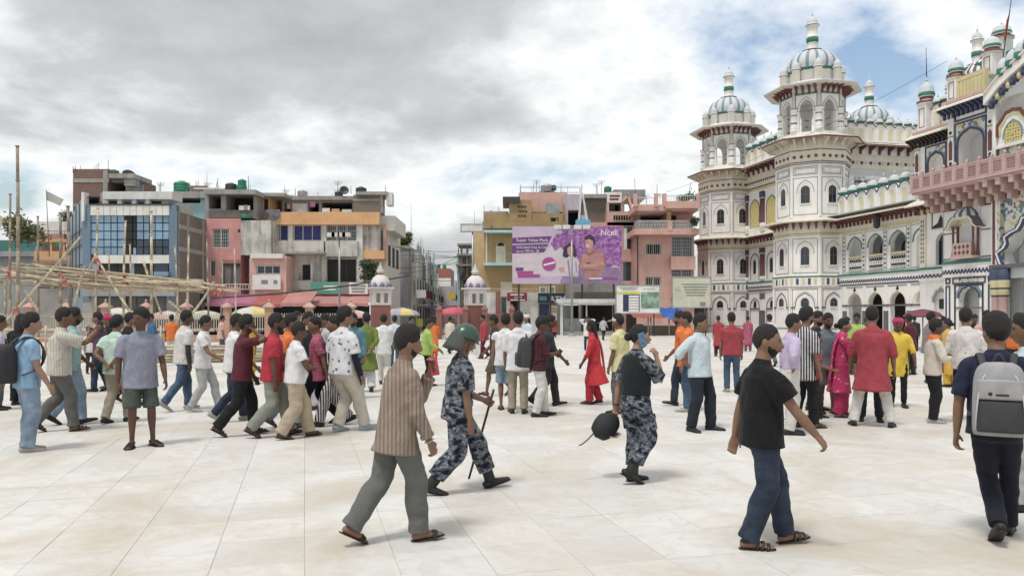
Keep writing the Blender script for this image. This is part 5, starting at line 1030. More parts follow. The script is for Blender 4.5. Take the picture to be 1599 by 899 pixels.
def board(nm, label, p0, p1, pt, pb, d, m, deco):
    r = empty(nm, (xx(p0,d), d, 0), 0, label, 'sign'); W = xx(p1,d)-xx(p0,d); z0, z1 = zz(pb,d), zz(pt,d)
    q = MB(); q.box(0, W, 0, .1, z0, z1); q.build('panel', TM[m], r); q = MB(); q.frame(-.04, W+.04, z0-.04, z1+.04, .07, -.03, .12); q.build('frame', TM['steel'], r)
    for u in (.12, .88): q = MB(); q.tube((u*W, .18, 0), (u*W, .18, z1), .05); q.build('post', TM['iron'], r)
    for (u0, u1, v0, v1, mm, nm2) in deco: q = MB(); q.box(u0*W, u1*W, -.02 if mm != 'paper' else -.03, 0, z1-(z1-z0)*v1, z1-(z1-z0)*v0); q.build(nm2, TM[mm], r)
board('notice_board', 'white notice board with green photograph and yellow heading over a red tarp', 962, 1030, 445.5, 489, 58, 'paper',
      [(.02,.55,.23,.31,'yel','heading'),(.16,.54,.33,.93,'navy','text_panel')]+[(.29,.52,.36+.10*k,.44+.10*k,'paper','text_strip') for k in range(6)]+[(.57,.98,.24,.82,'photo','photograph'),(.08,.50,.08,.10,'ink','lettering'),(.14,.46,.14,.155,'ink','lettering'),(.6,.9,.12,.13,'ink','lettering')])
board('cream_board', 'plain cream lettered board standing against the palace corner tower', 1050, 1110, 432.5, 480, 57, 'boardc',
      [(.25+.03*k,.95-.03*k,.22+.09*k,.25+.09*k,'ink','lettering') for k in range(5)]+[(.05,.20,.30,.44,'rail','emblem'),(.72,.86,.82,.95,'ink','emblem')])
q = MB(); d = 61; vs = []
for i in range(9):
    x = xx(1030,d)+(xx(1068,d)-xx(1030,d))*i/8; sg = .12*math.sin(i*1.7)
    vs += [(x, d+1.5, zz(479,d)+.1*math.cos(i)), (x, d-.2, zz(487,d)-abs(sg)), (x, d-1.5, zz(497,d)+sg)]
q.add(vs, [(3*i+j, 3*i+j+1, 3*i+4+j, 3*i+3+j) for i in range(8) for j in range(2)], 0, True)
r = empty('tarp_stall', (0,0,0), 0, 'market stall under a sagging blue tarp by the cream board', 'stall'); q.build('tarp', TM['tarp'], r)
q = MB(); vs = []
for i in range(7):
    x = xx(986,d)+(xx(1032,d)-xx(986,d))*i/6; sg = .08*math.sin(i*2.3); vs += [(x, d+.5, zz(490,d)), (x, d-1.4, zz(496,d)+sg)]
q.add(vs, [(2*i, 2*i+1, 2*i+3, 2*i+2) for i in range(6)], 0, True); q.build('red_tarp', TM['aw_red'], r)
for px in (1008, 1012, 1040, 1066): q = MB(); q.tube((xx(px,d), d-1.2, 0), (xx(px,d), d-1.2, zz(495,d)), .05); q.build('post', TM['steel'], r)
q = MB(); q.box(xx(1000,d), xx(1068,d), d-.6, d+.4, 0, .75); q.build('counter', TM['wood'], r)
# domed gate pavilions
def pavilion(px, d, label, sc=1.0):
    r = empty('gate_pavilion', (xx(px, d), d, 0), R(20), label, 'pavilion'); r.scale = (sc, sc, sc)
    q = MB(); q.box(-.62, .62, -.62, .62, 0, 2.45); q.box(-.7,.7,-.7,.7,0,.3); q.build('base', TM['redbase'], r)
    q = MB(); q.box(-.66, .66, -.66, .66, 2.45, 2.6)
    for sx in (-1, 0, 1):
        for sy in (-1, 0, 1):
            if sx or sy: q.box(sx*.55-.12, sx*.55+.12, sy*.55-.12, sy*.55+.12, 2.6, 3.3)
    q.box(-.68, .68, -.68, .68, 3.3, 3.62); q.box(-.85, .85, -.85, .85, 3.62, 3.74); q.build('kiosk', TM['gp_white'], r)
    q = MB(); q.lathe([(.66,3.74,0),(.72,3.85,0),(.70,4.1,0),(.55,4.42,0),(.3,4.62,0),(.16,4.66,1),(.16,4.74,0),(.30,4.86,0),(.26,5.0,0),(.16,5.02,0),(.22,5.12,0),(.05,5.35,0),(.01,5.55,0)], 32, 0, True, rib=.05, ribn=8); q.build('dome', [TM['gp_white'], TM['signm']], r)
    pb = MB(); pb.lathe([(.16,0),(.18,.15),(.1,.3),(.02,.36)], 8, 0, True); me = pb.mesh('petal', mat('petal_blue', (.20,.17,.28)))
    for k in range(8): put(me, 'petal', r, (.68*math.cos(k*PI/4), .68*math.sin(k*PI/4), 3.74))
pavilion(594, 52, 'red and white domed gate pavilion at the street mouth beside the orange house', .93); pavilion(742, 52, 'red and white domed gate pavilion near the pink umbrella', .92)
# light masts and poles
def mast(px, d, pt, label, nm='light_mast', arm=None, panel=False):
    r = empty(nm, (xx(px,d), d, 0), 0, label, 'light pole' if not panel else 'pole'); h = zz(pt,d); q = MB(); q.tube((0,0,0),(0,0,h),.09,.06); q.build('pole', TM['steel'], r); q = MB(); q.lathe([(.28,0),(.28,.08),(.12,.2)], 10); q.build('foot', TM['grey'], r)
    if arm:
        q = MB(); q.box(-arm, arm, -.06, .06, h-.12, h); q.build('cross_arm', TM['steel'], r)
        for sx in (-1, -.4, .4, 1): q = MB(); q.box(sx*arm-.28, sx*arm+.28, -.35, .05, h-.05, h+.25); q.build('floodlight', TM['frame'], r)
    if panel: q = MB(); q.box(-.85, .75, -.1, .1, h-.55, h); q.build('panel', TM['tinw'], r); q = MB(); q.frame(-.87,.77,h-.57,h+.02,.06,-.13,.1); q.build('panel_frame', TM['steel'], r)
mast(893, 59, 357, 'tall floodlight mast standing before the purple billboard', arm=1.1); mast(738, 55, 350, 'pole with white rectangular panel beside the ochre corner house', 'panel_pole', panel=True); mast(530, 56, 369, 'thin lamp mast with short cross-arm before the orange house', arm=.55)
# sagging power cables
def cable(a, b, sag, label, r_=.025):
    q = MB(); n = 14; pts = [Vector(a).lerp(Vector(b), i/n)-Vector((0,0,sag*4*(i/n)*(1-i/n))) for i in range(n+1)]
    for i in range(n): q.tube(pts[i], pts[i+1], r_, n=5)
    tag(q.build('power_cable', TM['iron']), label, 'cable')
cable((xx(330,52),52,zz(465,52)), (xx(640,56),56,zz(430,56)), .25, 'black cable rising past the shop awnings to the street', .06)
cable((xx(645,80),80,zz(404,80)), (xx(755,66),66,zz(398,66)), .1, 'thin black cable spanning the gap above the street')
cable((xx(1040,57),57,zz(300,57)), (xx(1480,46),46,zz(95,46)), .6, 'thin grey cable slung up to the palace gatehouse roof', .012)
rw = random.Random(5)
for k in range(7): cable((xx(612+rw.uniform(-8,8), 70), 70+rw.uniform(-2,8), rw.uniform(5.5, 8.0)), (xx(735+rw.uniform(-8,14), 72), 72+rw.uniform(-2,10), rw.uniform(5.0, 8.0)), rw.uniform(.2,.6), 'thin black wires sagging across the street mouth', .02)
for o in col.objects:
    if o.name.startswith('power_cable') and o.get('label', '').startswith('thin black wires'): o['group'] = 'wires across the street'
for nm, px0, px1, py, dd, yy in (('orange_house', 440, 556, 306, 66, 3), ('pink_house', 322, 396, 296, 64, 3), ('ochre_corner_house', 812, 880, 301, 66, 4), ('stair_house', 915, 950, 304, 70, 3), ('brick_house', 116, 168, 264, 68, 3), ('salmon_house', 1000, 1080, 320, 67, 3), ('cyan_house', 296, 320, 299, 69, 2), ('glass_building', 165, 265, 299, 59, 4)):
    rt = bpy.data.objects[nm]; ox = rt.location.x
    for k in range(9):
        px = rw.uniform(px0, px1); D_ = dd+yy; z0 = zz(py, dd)+.0; x_ = xx(px, D_)-ox; t = rw.random()
        if t < .55: q = MB(); h_ = rw.uniform(.4, 1.4); q.tube((x_, yy, z0-.3), (x_+rw.uniform(-.1,.1), yy, z0+h_), .025, .02, 5); q.build('rebar', TM['iron'], rt)
        elif t < .8: q = MB(); q.box(x_-.3, x_+.3, yy-.3, yy+.3, z0-.2, z0+rw.uniform(.2,.6)); q.build('roof_box', TM[rw.choice(('grey','brick','white','dirty'))], rt)
        else:
            q = MB(); h_ = rw.uniform(1.0, 1.8); q.tube((x_, yy, z0-.3), (x_, yy, z0+h_), .025, n=5)
            for e_ in range(4): q.tube((x_-.4+.06*e_, yy, z0+h_-.1*e_), (x_+.4-.06*e_, yy, z0+h_-.1*e_), .012, n=4)
            q.build('aerial', TM['iron'], rt)
# ---- railing along the plaza's far edge
fp = empty('plaza_fence', (0, 46, 0), 0, 'cream iron fence with orange capped pillars along the shops', 'fence'); D = 46
pp = MB(); pp.box(-.20, .20, -.20, .20, 0, 2.05); pme = pp.mesh('pillar', TM['post']); pc = MB(); pc.add([(-.3,-.3,2.05),(.3,-.3,2.05),(.3,.3,2.05),(-.3,.3,2.05),(-.3,-.3,2.13),(.3,-.3,2.13),(.3,.3,2.13),(-.3,.3,2.13),(0,0,2.42)], [(0,3,2,1),(0,1,5,4),(1,2,6,5),(2,3,7,6),(3,0,4,7),(4,5,8),(5,6,8),(6,7,8),(7,4,8)]); pc.lathe([(.05,2.38),(.08,2.46),(.01,2.58)], 8); pcm = pc.mesh('pillar_cap', TM['cap'])
fx = [xx(p, D) for p in (-15, 47, 104, 165, 228, 291, 355, 420, 483, 548)]
pn = MB(); Wp = 2.0
for k in range(15): x = -Wp/2+Wp*k/14; pn.box(x-.022, x+.022, -.022, .022, .62, 1.72)
pn.box(-Wp/2, Wp/2, -.03, .03, .75, .81); pn.box(-Wp/2, Wp/2, -.03, .03, 1.5, 1.56); pnm = pn.mesh('fence_panel', TM['rail']); bs = MB(); bs.box(-1.05, 1.05, -.14, .14, 0, .42); bsm = bs.mesh('fence_base', TM['post'])
for i, x in enumerate(fx):
    o = put(pme, 'pillar', fp, (x, 0, 0)); put(pcm, 'pillar_cap', o)
    if i < len(fx)-1: put(pnm, 'fence_panel', fp, ((x+fx[i+1])/2, 0, 0)); put(bsm, 'fence_base', fp, ((x+fx[i+1])/2, 0, 0))
fp = empty('red_fence', (0, 51, 0), 0, 'dark red gate fence beside the domed pavilion at the street mouth', 'fence')
for p0, p1 in ((686, 726), (756, 798)):
    q = MB(); q.box(xx(p0,51), xx(p1,51), -.05, .05, 1.55, 1.65); q.box(xx(p0,51), xx(p1,51), -.05, .05, .3, .4)
    for k in range(14): x = xx(p0,51)+(xx(p1,51)-xx(p0,51))*k/13; q.box(x-.03, x+.03, -.03, .03, .1, 1.75)
    q.build('fence_panel', TM['redbase'], fp)
for p in (686, 727, 757, 799): q = MB(); q.box(xx(p,51)-.18, xx(p,51)+.18, -.18, .18, 0, 1.9); q.lathe([(.3,1.9),(.3,2.0),(.05,2.3)], 4, 0, False, (xx(p,51),0,0), rot=PI/4); q.build('pillar', TM['redbase'], fp)
# ---- umbrellas of the stalls
def umbrella(px, d, pt, r_, label, cols):
    r = empty('stall_umbrella', (xx(px,d), d, 0), random.uniform(0,1), label, 'umbrella'); h = zz(pt,d); q = MB(); q.tube((0,0,0),(0,0,h),.03); q.build('pole', TM['steel'], r); q = MB(); n = 16; vs = [(0,0,h)]; fs = []; ms = []
    for rr, dz in ((.5,.12),(.85,.3),(1.0,.52),(1.0,.62)):
        for k in range(n): a = 2*PI*k/n; s = rr*r_*(1 if k % 2 == 0 else .96); vs.append((s*math.cos(a), s*math.sin(a), h-dz*r_*.75))
    for k in range(n):
        k2 = (k+1) % n; fs.append((0, 1+k, 1+k2)); ms.append((k//2) % len(cols))
        for j in range(3): fs.append((1+j*n+k, 1+j*n+n+k, 1+j*n+n+k2, 1+j*n+k2)); ms.append((k//2) % len(cols))
    q.add(vs, fs, ms); q.build('canopy', [mat('umbrella_%s' % c[0], c[1]) for c in cols], r)
    q = MB(); q.lathe([(.3,0),(.3,.1),(.05,.14)], 10); q.build('foot', TM['grey'], r)
wc = ('white', (.55,.53,.48)); yc = ('yellow', (.60,.50,.20)); pc_ = ('rose', (.50,.09,.13)); gc = ('sage', (.38,.44,.34)); lc = ('lilac', (.35,.33,.42)); pkc = ('pinkish', (.55,.33,.30))
umbrella(711, 53, 479, 1.35, 'rose pink stall umbrella at the street mouth', [pc_]); umbrella(628, 56, 480, 1.3, 'lilac and yellow stall umbrella beside the left gate pavilion', [lc, yc]); umbrella(396, 48, 478, 1.35, 'yellow and sage striped stall umbrella behind the fence', [yc, gc, wc])
umbrella(185, 49, 480, 1.1, 'off-white stall umbrella behind the fence below the glass building', [wc]); umbrella(262, 49, 485, 1.2, 'pale pink stall umbrella behind the fence', [pkc, wc]); umbrella(320, 50, 484, 1.3, 'white and sage stall umbrella by the magenta awning', [wc, gc]); umbrella(550, 50, 483, 1.2, 'pale cream stall umbrella near the left gate pavilion', [wc, pkc])
umbrella(1441, 36, 482, .85, 'small dark maroon umbrella in the crowd before the gatehouse', [('maroon', (.16,.04,.07))])
# ---- flags
def flag(px, d, pt, pb, label, m, tri):
    r = empty('flag', (xx(px,d), d, 0), 0, label, 'flag'); q = MB(); h = zz(pt,d); q.tube((0,0,zz(pb,d)),(-.25,0,h),.035,.02,6); q.build('pole', TM['wood'], r); q = MB(); vs = []; n = 6
    for i in range(n+1): t = i/n; vs += [(-.25+tri*t, .12*math.sin(t*5), h-.1-.9*t*.8), (-.25+tri*t*.9, .12*math.sin(t*5)+.05, h-.1-1.3*(.55+.45*t) if t < .99 else h-.1-.9*t*.8-.05)]
    q.add(vs, [(2*i, 2*i+1, 2*i+3, 2*i+2) for i in range(n)], 0, True); q.build('cloth', m, r)
flag(77, 60, 296, 400, 'small pale triangular flag on a leaning pole above the ochre house', mat('flag_pale', (.42,.42,.38)), 1.5); flag(-6, 40, 318, 470, 'tan cloth flag at the left scaffold pole', mat('flag_tan', (.45,.38,.28)), .7)
# ---- blue figure sign box above the billboard
r = empty('rooftop_cutout', (xx(900,62), 62, 0), 0, 'white stand legs on a sky-blue box above the billboard', 'structure piece'); r['category'] = 'stand'
def CB(nm, pts, y0, y1, m): q = MB(); q.prism([(xx(p,62)-xx(900,62), zz(v,62)) for p, v in pts], y0, y1); q.build(nm, TM[m], r)
CB('box', [(900,355),(922,355),(922,343),(900,343)], 0, .8, 'bluebox'); CB('leg', [(903,343),(906,343),(910,292),(907,292)], .2, .4, 'frame'); CB('leg', [(915,343),(919,343),(911,300),(909,300)], .2, .4, 'frame'); CB('back_panel', [(904,343),(918,343),(916,335),(906,335)], .4, .6, 'lav'); CB('mast', [(909.5,355),(910.5,355),(910.5,286),(909.5,286)], .82, .9, 'iron')
# ---- trees and rooftop plants
def leaf_mat(name, c): return mat(name, c, rough=.6, var=.45, scale=3.0)
def plant(nm, label, loc, rx, rz, h0, n, m, leaf=.16, seed=1, cat='tree', trunk=True, grp=None):
    rnd = random.Random(seed); r = empty(nm, loc, 0, label, cat, grp); 
    tk = MB(); tips = []
    if trunk:
        tk.tube((0,0,0), (0,0,h0), .12*rx, .08*rx, 7)
        for k in range(7):
            a = rnd.uniform(0, 6.28); e = (rx*.6*math.cos(a), rx*.6*math.sin(a), h0+rz*rnd.uniform(.3, 1.3)); tk.tube((0,0,h0*rnd.uniform(.8,1)), e, .06*rx, .02*rx, 5); tips.append(e)
        tk.build('trunk', TM['wood'], r)
    cl = [(Vector((rnd.gauss(0,.45)*rx, rnd.gauss(0,.45)*rx, h0+rz*rnd.uniform(.1, 1.7))), rx*rnd.uniform(.25,.45)) for _ in range(12)]
    v = []; f = []
    for _ in range(n):
        c, s = rnd.choice(cl); p = c+Vector((rnd.gauss(0,1), rnd.gauss(0,1), rnd.gauss(0,.8)))*s*.6; a = Vector((rnd.gauss(0,1), rnd.gauss(0,1), rnd.gauss(0,.6))).normalized()*leaf; t = a.cross(Vector((rnd.gauss(0,1), rnd.gauss(0,1), rnd.gauss(0,1)))).normalized()*leaf*.45
        i = len(v); v += [p-a, p+t, p+a, p-t]; f.append((i,i+1,i+2,i+3))
    q = MB(); q.add(v, f); q.build('crown', m, r)
plant('rooftop_tree', 'leafy green shrub growing on the roof edge above the street', (xx(634,78), 78.5, zz(388,78)), 1.0, 1.1, .2, 1500, leaf_mat('leaf_mid', (.10,.15,.045)), .16, 1); plant('rooftop_tree', 'pale feathery bush behind the leftmost scaffold poles', (xx(32,64), 64, zz(380,64)), 1.6, .9, .2, 1300, leaf_mat('leaf_pale', (.16,.17,.07)), .18, 2)
plant('rooftop_tree', 'dark tree between the ochre house and brick house', (xx(103,78), 78, zz(362,78)), 1.0, .9, .2, 1000, leaf_mat('leaf_dark', (.04,.07,.03)), .14, 3); plant('rooftop_plants', 'green potted plants along the salmon house roof garden', (xx(1070,66.5), 66.6, zz(316,66.5)), .9, .35, .0, 900, leaf_mat('leaf_mid', (.1,.15,.05)), .10, 4, 'plant', False); plant('potted_plant', 'bushy potted plant on the salmon house balcony corner', (xx(1084,65.5), 65.5, zz(352,65.5)), .45, .35, .0, 600, leaf_mat('leaf_dark', (.04,.07,.03)), .09, 5, 'plant', False)
plant('street_tree', 'leafy creeper on the post by the left gate pavilion', (xx(574,57), 57, zz(445,57)), .7, 1.0, .1, 900, leaf_mat('leaf_dark', (.04,.07,.03)), .12, 6, 'plant', False)
# ---- bamboo scaffold
sc = empty('bamboo_scaffold', (0, 36, 0), 0, 'long bamboo scaffold with stacked poles tied by red ribbon before the shops', 'scaffold'); rb = random.Random(11)
def stick(a, b, r0, m, nm='bamboo_pole', bend=.0):
    q = MB(); n = 6; A, B = Vector(a), Vector(b); off = Vector((rb.uniform(-1,1), rb.uniform(-1,1), rb.uniform(-1,1)))*bend; prev = A
    for i in range(1, n+1):
        t = i/n; p = A.lerp(B, t)+off*math.sin(PI*t); q.tube(prev, p, r0*(1-.25*(i-1)/n), r0*(1-.25*i/n), 7)
        q.lathe([(r0*1.12,-.02),(r0*1.15,0),(r0*1.12,.02)], 7, 0, True, tuple(p)) if abs((B-A).normalized().z) > .7 else None
        prev = p
    return q.build(nm, TM[m], sc)
def SP(px, py, y): return (xx(px, 36+y), y, zz(py, 36+y))
for px, pt, y, rr, m in ((27,228,-2,.085,'oldbamboo'),(16,303,-1,.06,'oldbamboo'),(59,338,0,.06,'oldbamboo'),(94,332,.5,.07,'oldbamboo'),(106,322,1,.09,'oldbamboo'),(153,325,1.5,.055,'bamboo'),(196,345,1,.06,'bamboo'),(203,382,2,.05,'bamboo'),(236,330,0,.075,'bamboo'),(273,385,1.5,.05,'bamboo'),(295,368,1,.055,'bamboo'),(170,398,.5,.05,'bamboo'),(323,375,1,.05,'oldbamboo'),(366,388,0,.04,'bamboo'),(346,400,2,.035,'oldbamboo'),(150,420,-1,.05,'bamboo'),(97,430,-1.5,.09,'oldbamboo'),(8,430,-1,.06,'bamboo')):
    t = SP(px, pt, y); stick((t[0]+rb.uniform(-.1,.1), y, 0), t, rr, m, 'upright_pole', .06)
for k in range(64):                              # the long deck of poles
    y = rb.uniform(-1.2, 2.5); t = rb.random(); p0 = rb.uniform(-40, 60) if k % 2 else rb.uniform(40, 190); p1 = min(p0+rb.uniform(110, 230), 318)
    def row(px, t): return (404+34*min(1, max(0, px/230)))+(30-12*min(1, max(0, px/300)))*t
    stick(SP(p0, row(p0, t), y), SP(p1, row(p1, t)+rb.uniform(-4, 4), y), rb.uniform(.032, .055), rb.choice(('bamboo', 'bamboo', 'oldbamboo')), 'bamboo_pole', .14)
for (a, b_, y, m) in (((0,512),(126,370),-2.5,'bamboo'),((212,500),(146,394),-1.2,'bamboo'),((113,490),(133,415),-1.5,'bamboo'),((300,490),(334,440),-1,'bamboo'),((140,420),(152,393),-1,'bamboo'),((60,487),(40,455),-1,'bamboo'),((224,408),(252,490),0,'bamboo'),((305,447),(372,455),0,'bamboo'),((310,440),(352,446),.5,'bamboo'),((264,470),(290,495),0,'bamboo')):
    stick(SP(*a, y), SP(*b_, y), .06, m, 'brace_pole', .04)
for (px, py, y) in ((154,424,-.6),(148,430,-.5),(93,428,-1.7),(100,438,-1.7),(193,430,-.5),(194,440,-.5),(272,438,-.3),(345,455,-.2),(24,482,-2.8),(150,405,-1.3),(335,450,-.2),(12,425,-1.3)):
    q = MB(); c = SP(px, py, y-.2)
    for k in range(7): a = (rb.uniform(-.2,.2), rb.uniform(-.1,.1), rb.uniform(-.35,.12)); q.add([(c[0],c[1],c[2]+.1),(c[0]+.08,c[1]-.03,c[2]+.1),(c[0]+a[0]+.08,c[1]+a[1],c[2]+a[2]),(c[0]+a[0],c[1]+a[1],c[2]+a[2])], [(0,1,2,3)])
    q.lathe([(.08,-.06),(.10,0),(.08,.06)], 8, 0, True, c); q.build('ribbon_knot', TM['ribbon'], sc)
# loose bamboo stack on the paving
bs_ = empty('bamboo_stack', (xx(345, 27), 27, 0), R(8), 'low stack of cut bamboo lying on the paving behind the walkers', 'bamboo stack')
for k in range(26):
    q = MB(); z = .06+.1*(k//5); x0 = -2.6+rb.uniform(-.3,.3); q.tube((x0, -.3+.13*(k % 5)+rb.uniform(-.04,.04), z), (x0+rb.uniform(3.8,5.6), -.3+.14*(k % 5)+rb.uniform(-.2,.2), z+rb.uniform(-.02,.04)), .05, .04, 7); q.build('bamboo_pole', TM['bamboo'], bs_)
bl_ = empty('bamboo_barrier', (0, 31, 0), 0, 'waist-high bamboo rail barrier in front of the plaza fence', 'barrier')
for (p0, p1, z) in ((-40,330,1.05),(-40,330,.7),(-40,300,.35)): q = MB(); q.tube((xx(p0,31),0,z),(xx(p1,31),.2,z-.05),.045,.04,7); q.build('rail', TM['bamboo'], bl_)
for px in range(-20, 340, 45): q = MB(); q.tube((xx(px,31),.06,0),(xx(px,31),.06,1.2),.045,.04,7); q.build('post', TM['bamboo'], bl_)
# ================================================================== PEOPLE
def cloth(name, c, pat=None, c2=None, rough=.85, sc=1.0, ydir=.05):
    key = 'cloth_'+name; lum = .3*c[0]+.55*c[1]+.15*c[2]; c = tuple(q*.88+lum*.12 for q in c)
    if key in _mc: return _mc[key]
    m = bpy.data.materials.new(key); m.use_nodes = True; nt = m.node_tree; N = nt.nodes.new; L = nt.links.new; b = nt.nodes['Principled BSDF']
    b.inputs['Roughness'].default_value = rough; b.inputs['Specular IOR Level'].default_value = .2
    try: b.inputs['Sheen Weight'].default_value = .04
    except KeyError: pass
    tc = N('ShaderNodeTexCoord'); O = tc.outputs['Object']
    def noise(s, d=4, r=.55, vec=O, dist=0.0):
        n = N('ShaderNodeTexNoise'); n.inputs['Scale'].default_value = s; n.inputs['Detail'].default_value = d; n.inputs['Roughness'].default_value = r; n.inputs['Distortion'].default_value = dist; L(vec, n.inputs[0]); return n.outputs[0]
    def ramp(v, st, interp='LINEAR'):
        cr = N('ShaderNodeValToRGB'); cr.color_ramp.interpolation = interp; L(v, cr.inputs[0]); e = cr.color_ramp.elements
        while len(e) < len(st): e.new(.5)
        for q, (p, cc) in zip(e, st): q.position = p; q.color = (*cc, 1)
        return cr.outputs[0]
    lo = tuple(q*.86 for q in c); hi = tuple(min(1, q*1.12) for q in c)
    base = ramp(noise(7, 5), [(.3, lo), (.7, hi)])
    if pat == 'camo':
        mp = N('ShaderNodeMapping'); mp.inputs['Scale'].default_value = (1, 1, 1.5); L(O, mp.inputs[0])
        a = ramp(noise(13, 3, .5, mp.outputs[0], .5), [(0, (.012,.014,.022)), (.43, (.055,.065,.085)), (.50, (.12,.135,.16)), (.575, (.30,.315,.33)), (.61, (.085,.10,.125)), (.68, (.016,.018,.028))], 'CONSTANT'); base = a
    elif pat in ('vstripe', 'hstripe', 'fine'):
        sp = N('ShaderNodeSeparateXYZ'); L(O, sp.inputs[0])
        if pat == 'hstripe': v = sp.outputs[2]
        else:
            at = N('ShaderNodeMath'); at.operation = 'ADD'; L(sp.outputs[0], at.inputs[0]); ml = N('ShaderNodeMath'); ml.operation = 'MULTIPLY'; ml.inputs[1].default_value = ydir; L(sp.outputs[1], ml.inputs[0]); L(ml.outputs[0], at.inputs[1]); v = at.outputs[0]
        wb = N('ShaderNodeMath'); wb.operation = 'ADD'; nz = noise(3, 2); nm = N('ShaderNodeMath'); nm.operation = 'MULTIPLY'; nm.inputs[1].default_value = .008; L(nz, nm.inputs[0]); L(v, wb.inputs[0]); L(nm.outputs[0], wb.inputs[1])
        k = N('ShaderNodeMath'); k.operation = 'MULTIPLY'; k.inputs[1].default_value = {'vstripe': 24*sc, 'hstripe': 24*sc, 'fine': 30*sc}[pat]; L(wb.outputs[0], k.inputs[0]); fr = N('ShaderNodeMath'); fr.operation = 'FRACT'; L(k.outputs[0], fr.inputs[0])
        f = ramp(fr.outputs[0], [(0, (0,0,0)), (.55 if pat != 'fine' else .68, (1,1,1))], 'CONSTANT'); mx = N('ShaderNodeMixRGB'); L(f, mx.inputs[0]); L(base, mx.inputs[1]); mx.inputs[2].default_value = (*c2, 1); base = mx.outputs[0]
    elif pat in ('floral', 'print'):
        vo = N('ShaderNodeTexVoronoi'); vo.inputs['Scale'].default_value = (13 if pat == 'floral' else 17)*sc; L(O, vo.inputs[0]); n2 = noise(22, 4, .7); ad = N('ShaderNodeMath'); ad.operation = 'MULTIPLY_ADD'; L(n2, ad.inputs[0]); ad.inputs[1].default_value = .8; L(vo.outputs[0], ad.inputs[2])
        f = ramp(ad.outputs[0], [(0, (1,1,1)), (.63 if pat == 'floral' else .60, (0,0,0))], 'CONSTANT'); mx = N('ShaderNodeMixRGB'); L(f, mx.inputs[0]); L(base, mx.inputs[1]); mx.inputs[2].default_value = (*c2, 1); base = mx.outputs[0]
    elif pat == 'plaid':
        w1 = N('ShaderNodeTexWave'); w1.inputs['Scale'].default_value = 6; w1.bands_direction = 'Z'; L(O, w1.inputs[0]); w2 = N('ShaderNodeTexWave'); w2.inputs['Scale'].default_value = 6; w2.bands_direction = 'X'; L(O, w2.inputs[0]); mu = N('ShaderNodeMath'); mu.operation = 'MULTIPLY'; L(w1.outputs[1], mu.inputs[0]); L(w2.outputs[1], mu.inputs[1])
        mx = N('ShaderNodeMixRGB'); L(mu.outputs[0], mx.inputs[0]); L(base, mx.inputs[1]); mx.inputs[2].default_value = (*c2, 1); base = mx.outputs[0]
    elif pat == 'denim':
        f = ramp(noise(3.2, 4, .6), [(.42, (0,0,0)), (.68, (1,1,1))]); mx = N('ShaderNodeMixRGB'); L(f, mx.inputs[0]); L(base, mx.inputs[1]); mx.inputs[2].default_value = (*(c2 or tuple(min(1, q*1.7) for q in c)), 1); base = mx.outputs[0]
    L(base, b.inputs['Base Color'])
    mp = N('ShaderNodeMapping'); mp.inputs['Scale'].default_value = (1.0, 1.0, .55); L(O, mp.inputs[0])
    n1 = noise(6.5, 3, .5, mp.outputs[0], 1.8); bp = N('ShaderNodeBump'); bp.inputs['Strength'].default_value = .85; bp.inputs['Distance'].default_value = .03; L(n1, bp.inputs['Height']); L(bp.outputs[0], b.inputs['Normal'])
    _mc[key] = m; return m
def skin_mat(k):
    c = {0: (.165,.088,.056), 1: (.215,.12,.078), 2: (.105,.054,.036), 3: (.32,.19,.13)}[k]
    m = mat('skin_%d' % k, c, rough=.5, var=.16, scale=9, spec=.4); b = m.node_tree.nodes['Principled BSDF']; return m
HAIR = mat('hair_black', (.009,.008,.008), rough=.7, var=.4, scale=40, bump=.6, bscale=120); EYE = mat('eye_white', (.5,.48,.45), rough=.3); IRIS = mat('eye_dark', (.015,.01,.01), rough=.2); LIP = mat('lip', (.20,.075,.065), rough=.5)
LEATHER = mat('leather_dark', (.022,.016,.013), rough=.5, var=.3, scale=20); RUBBER = mat('rubber_black', (.012,.012,.013), rough=.55); CANVAS = mat('shoe_canvas', (.30,.36,.42), rough=.8); GREYSHOE = mat('shoe_grey', (.33,.32,.30), rough=.7); SOLE = mat('sole_pale', (.5,.49,.46), rough=.7)

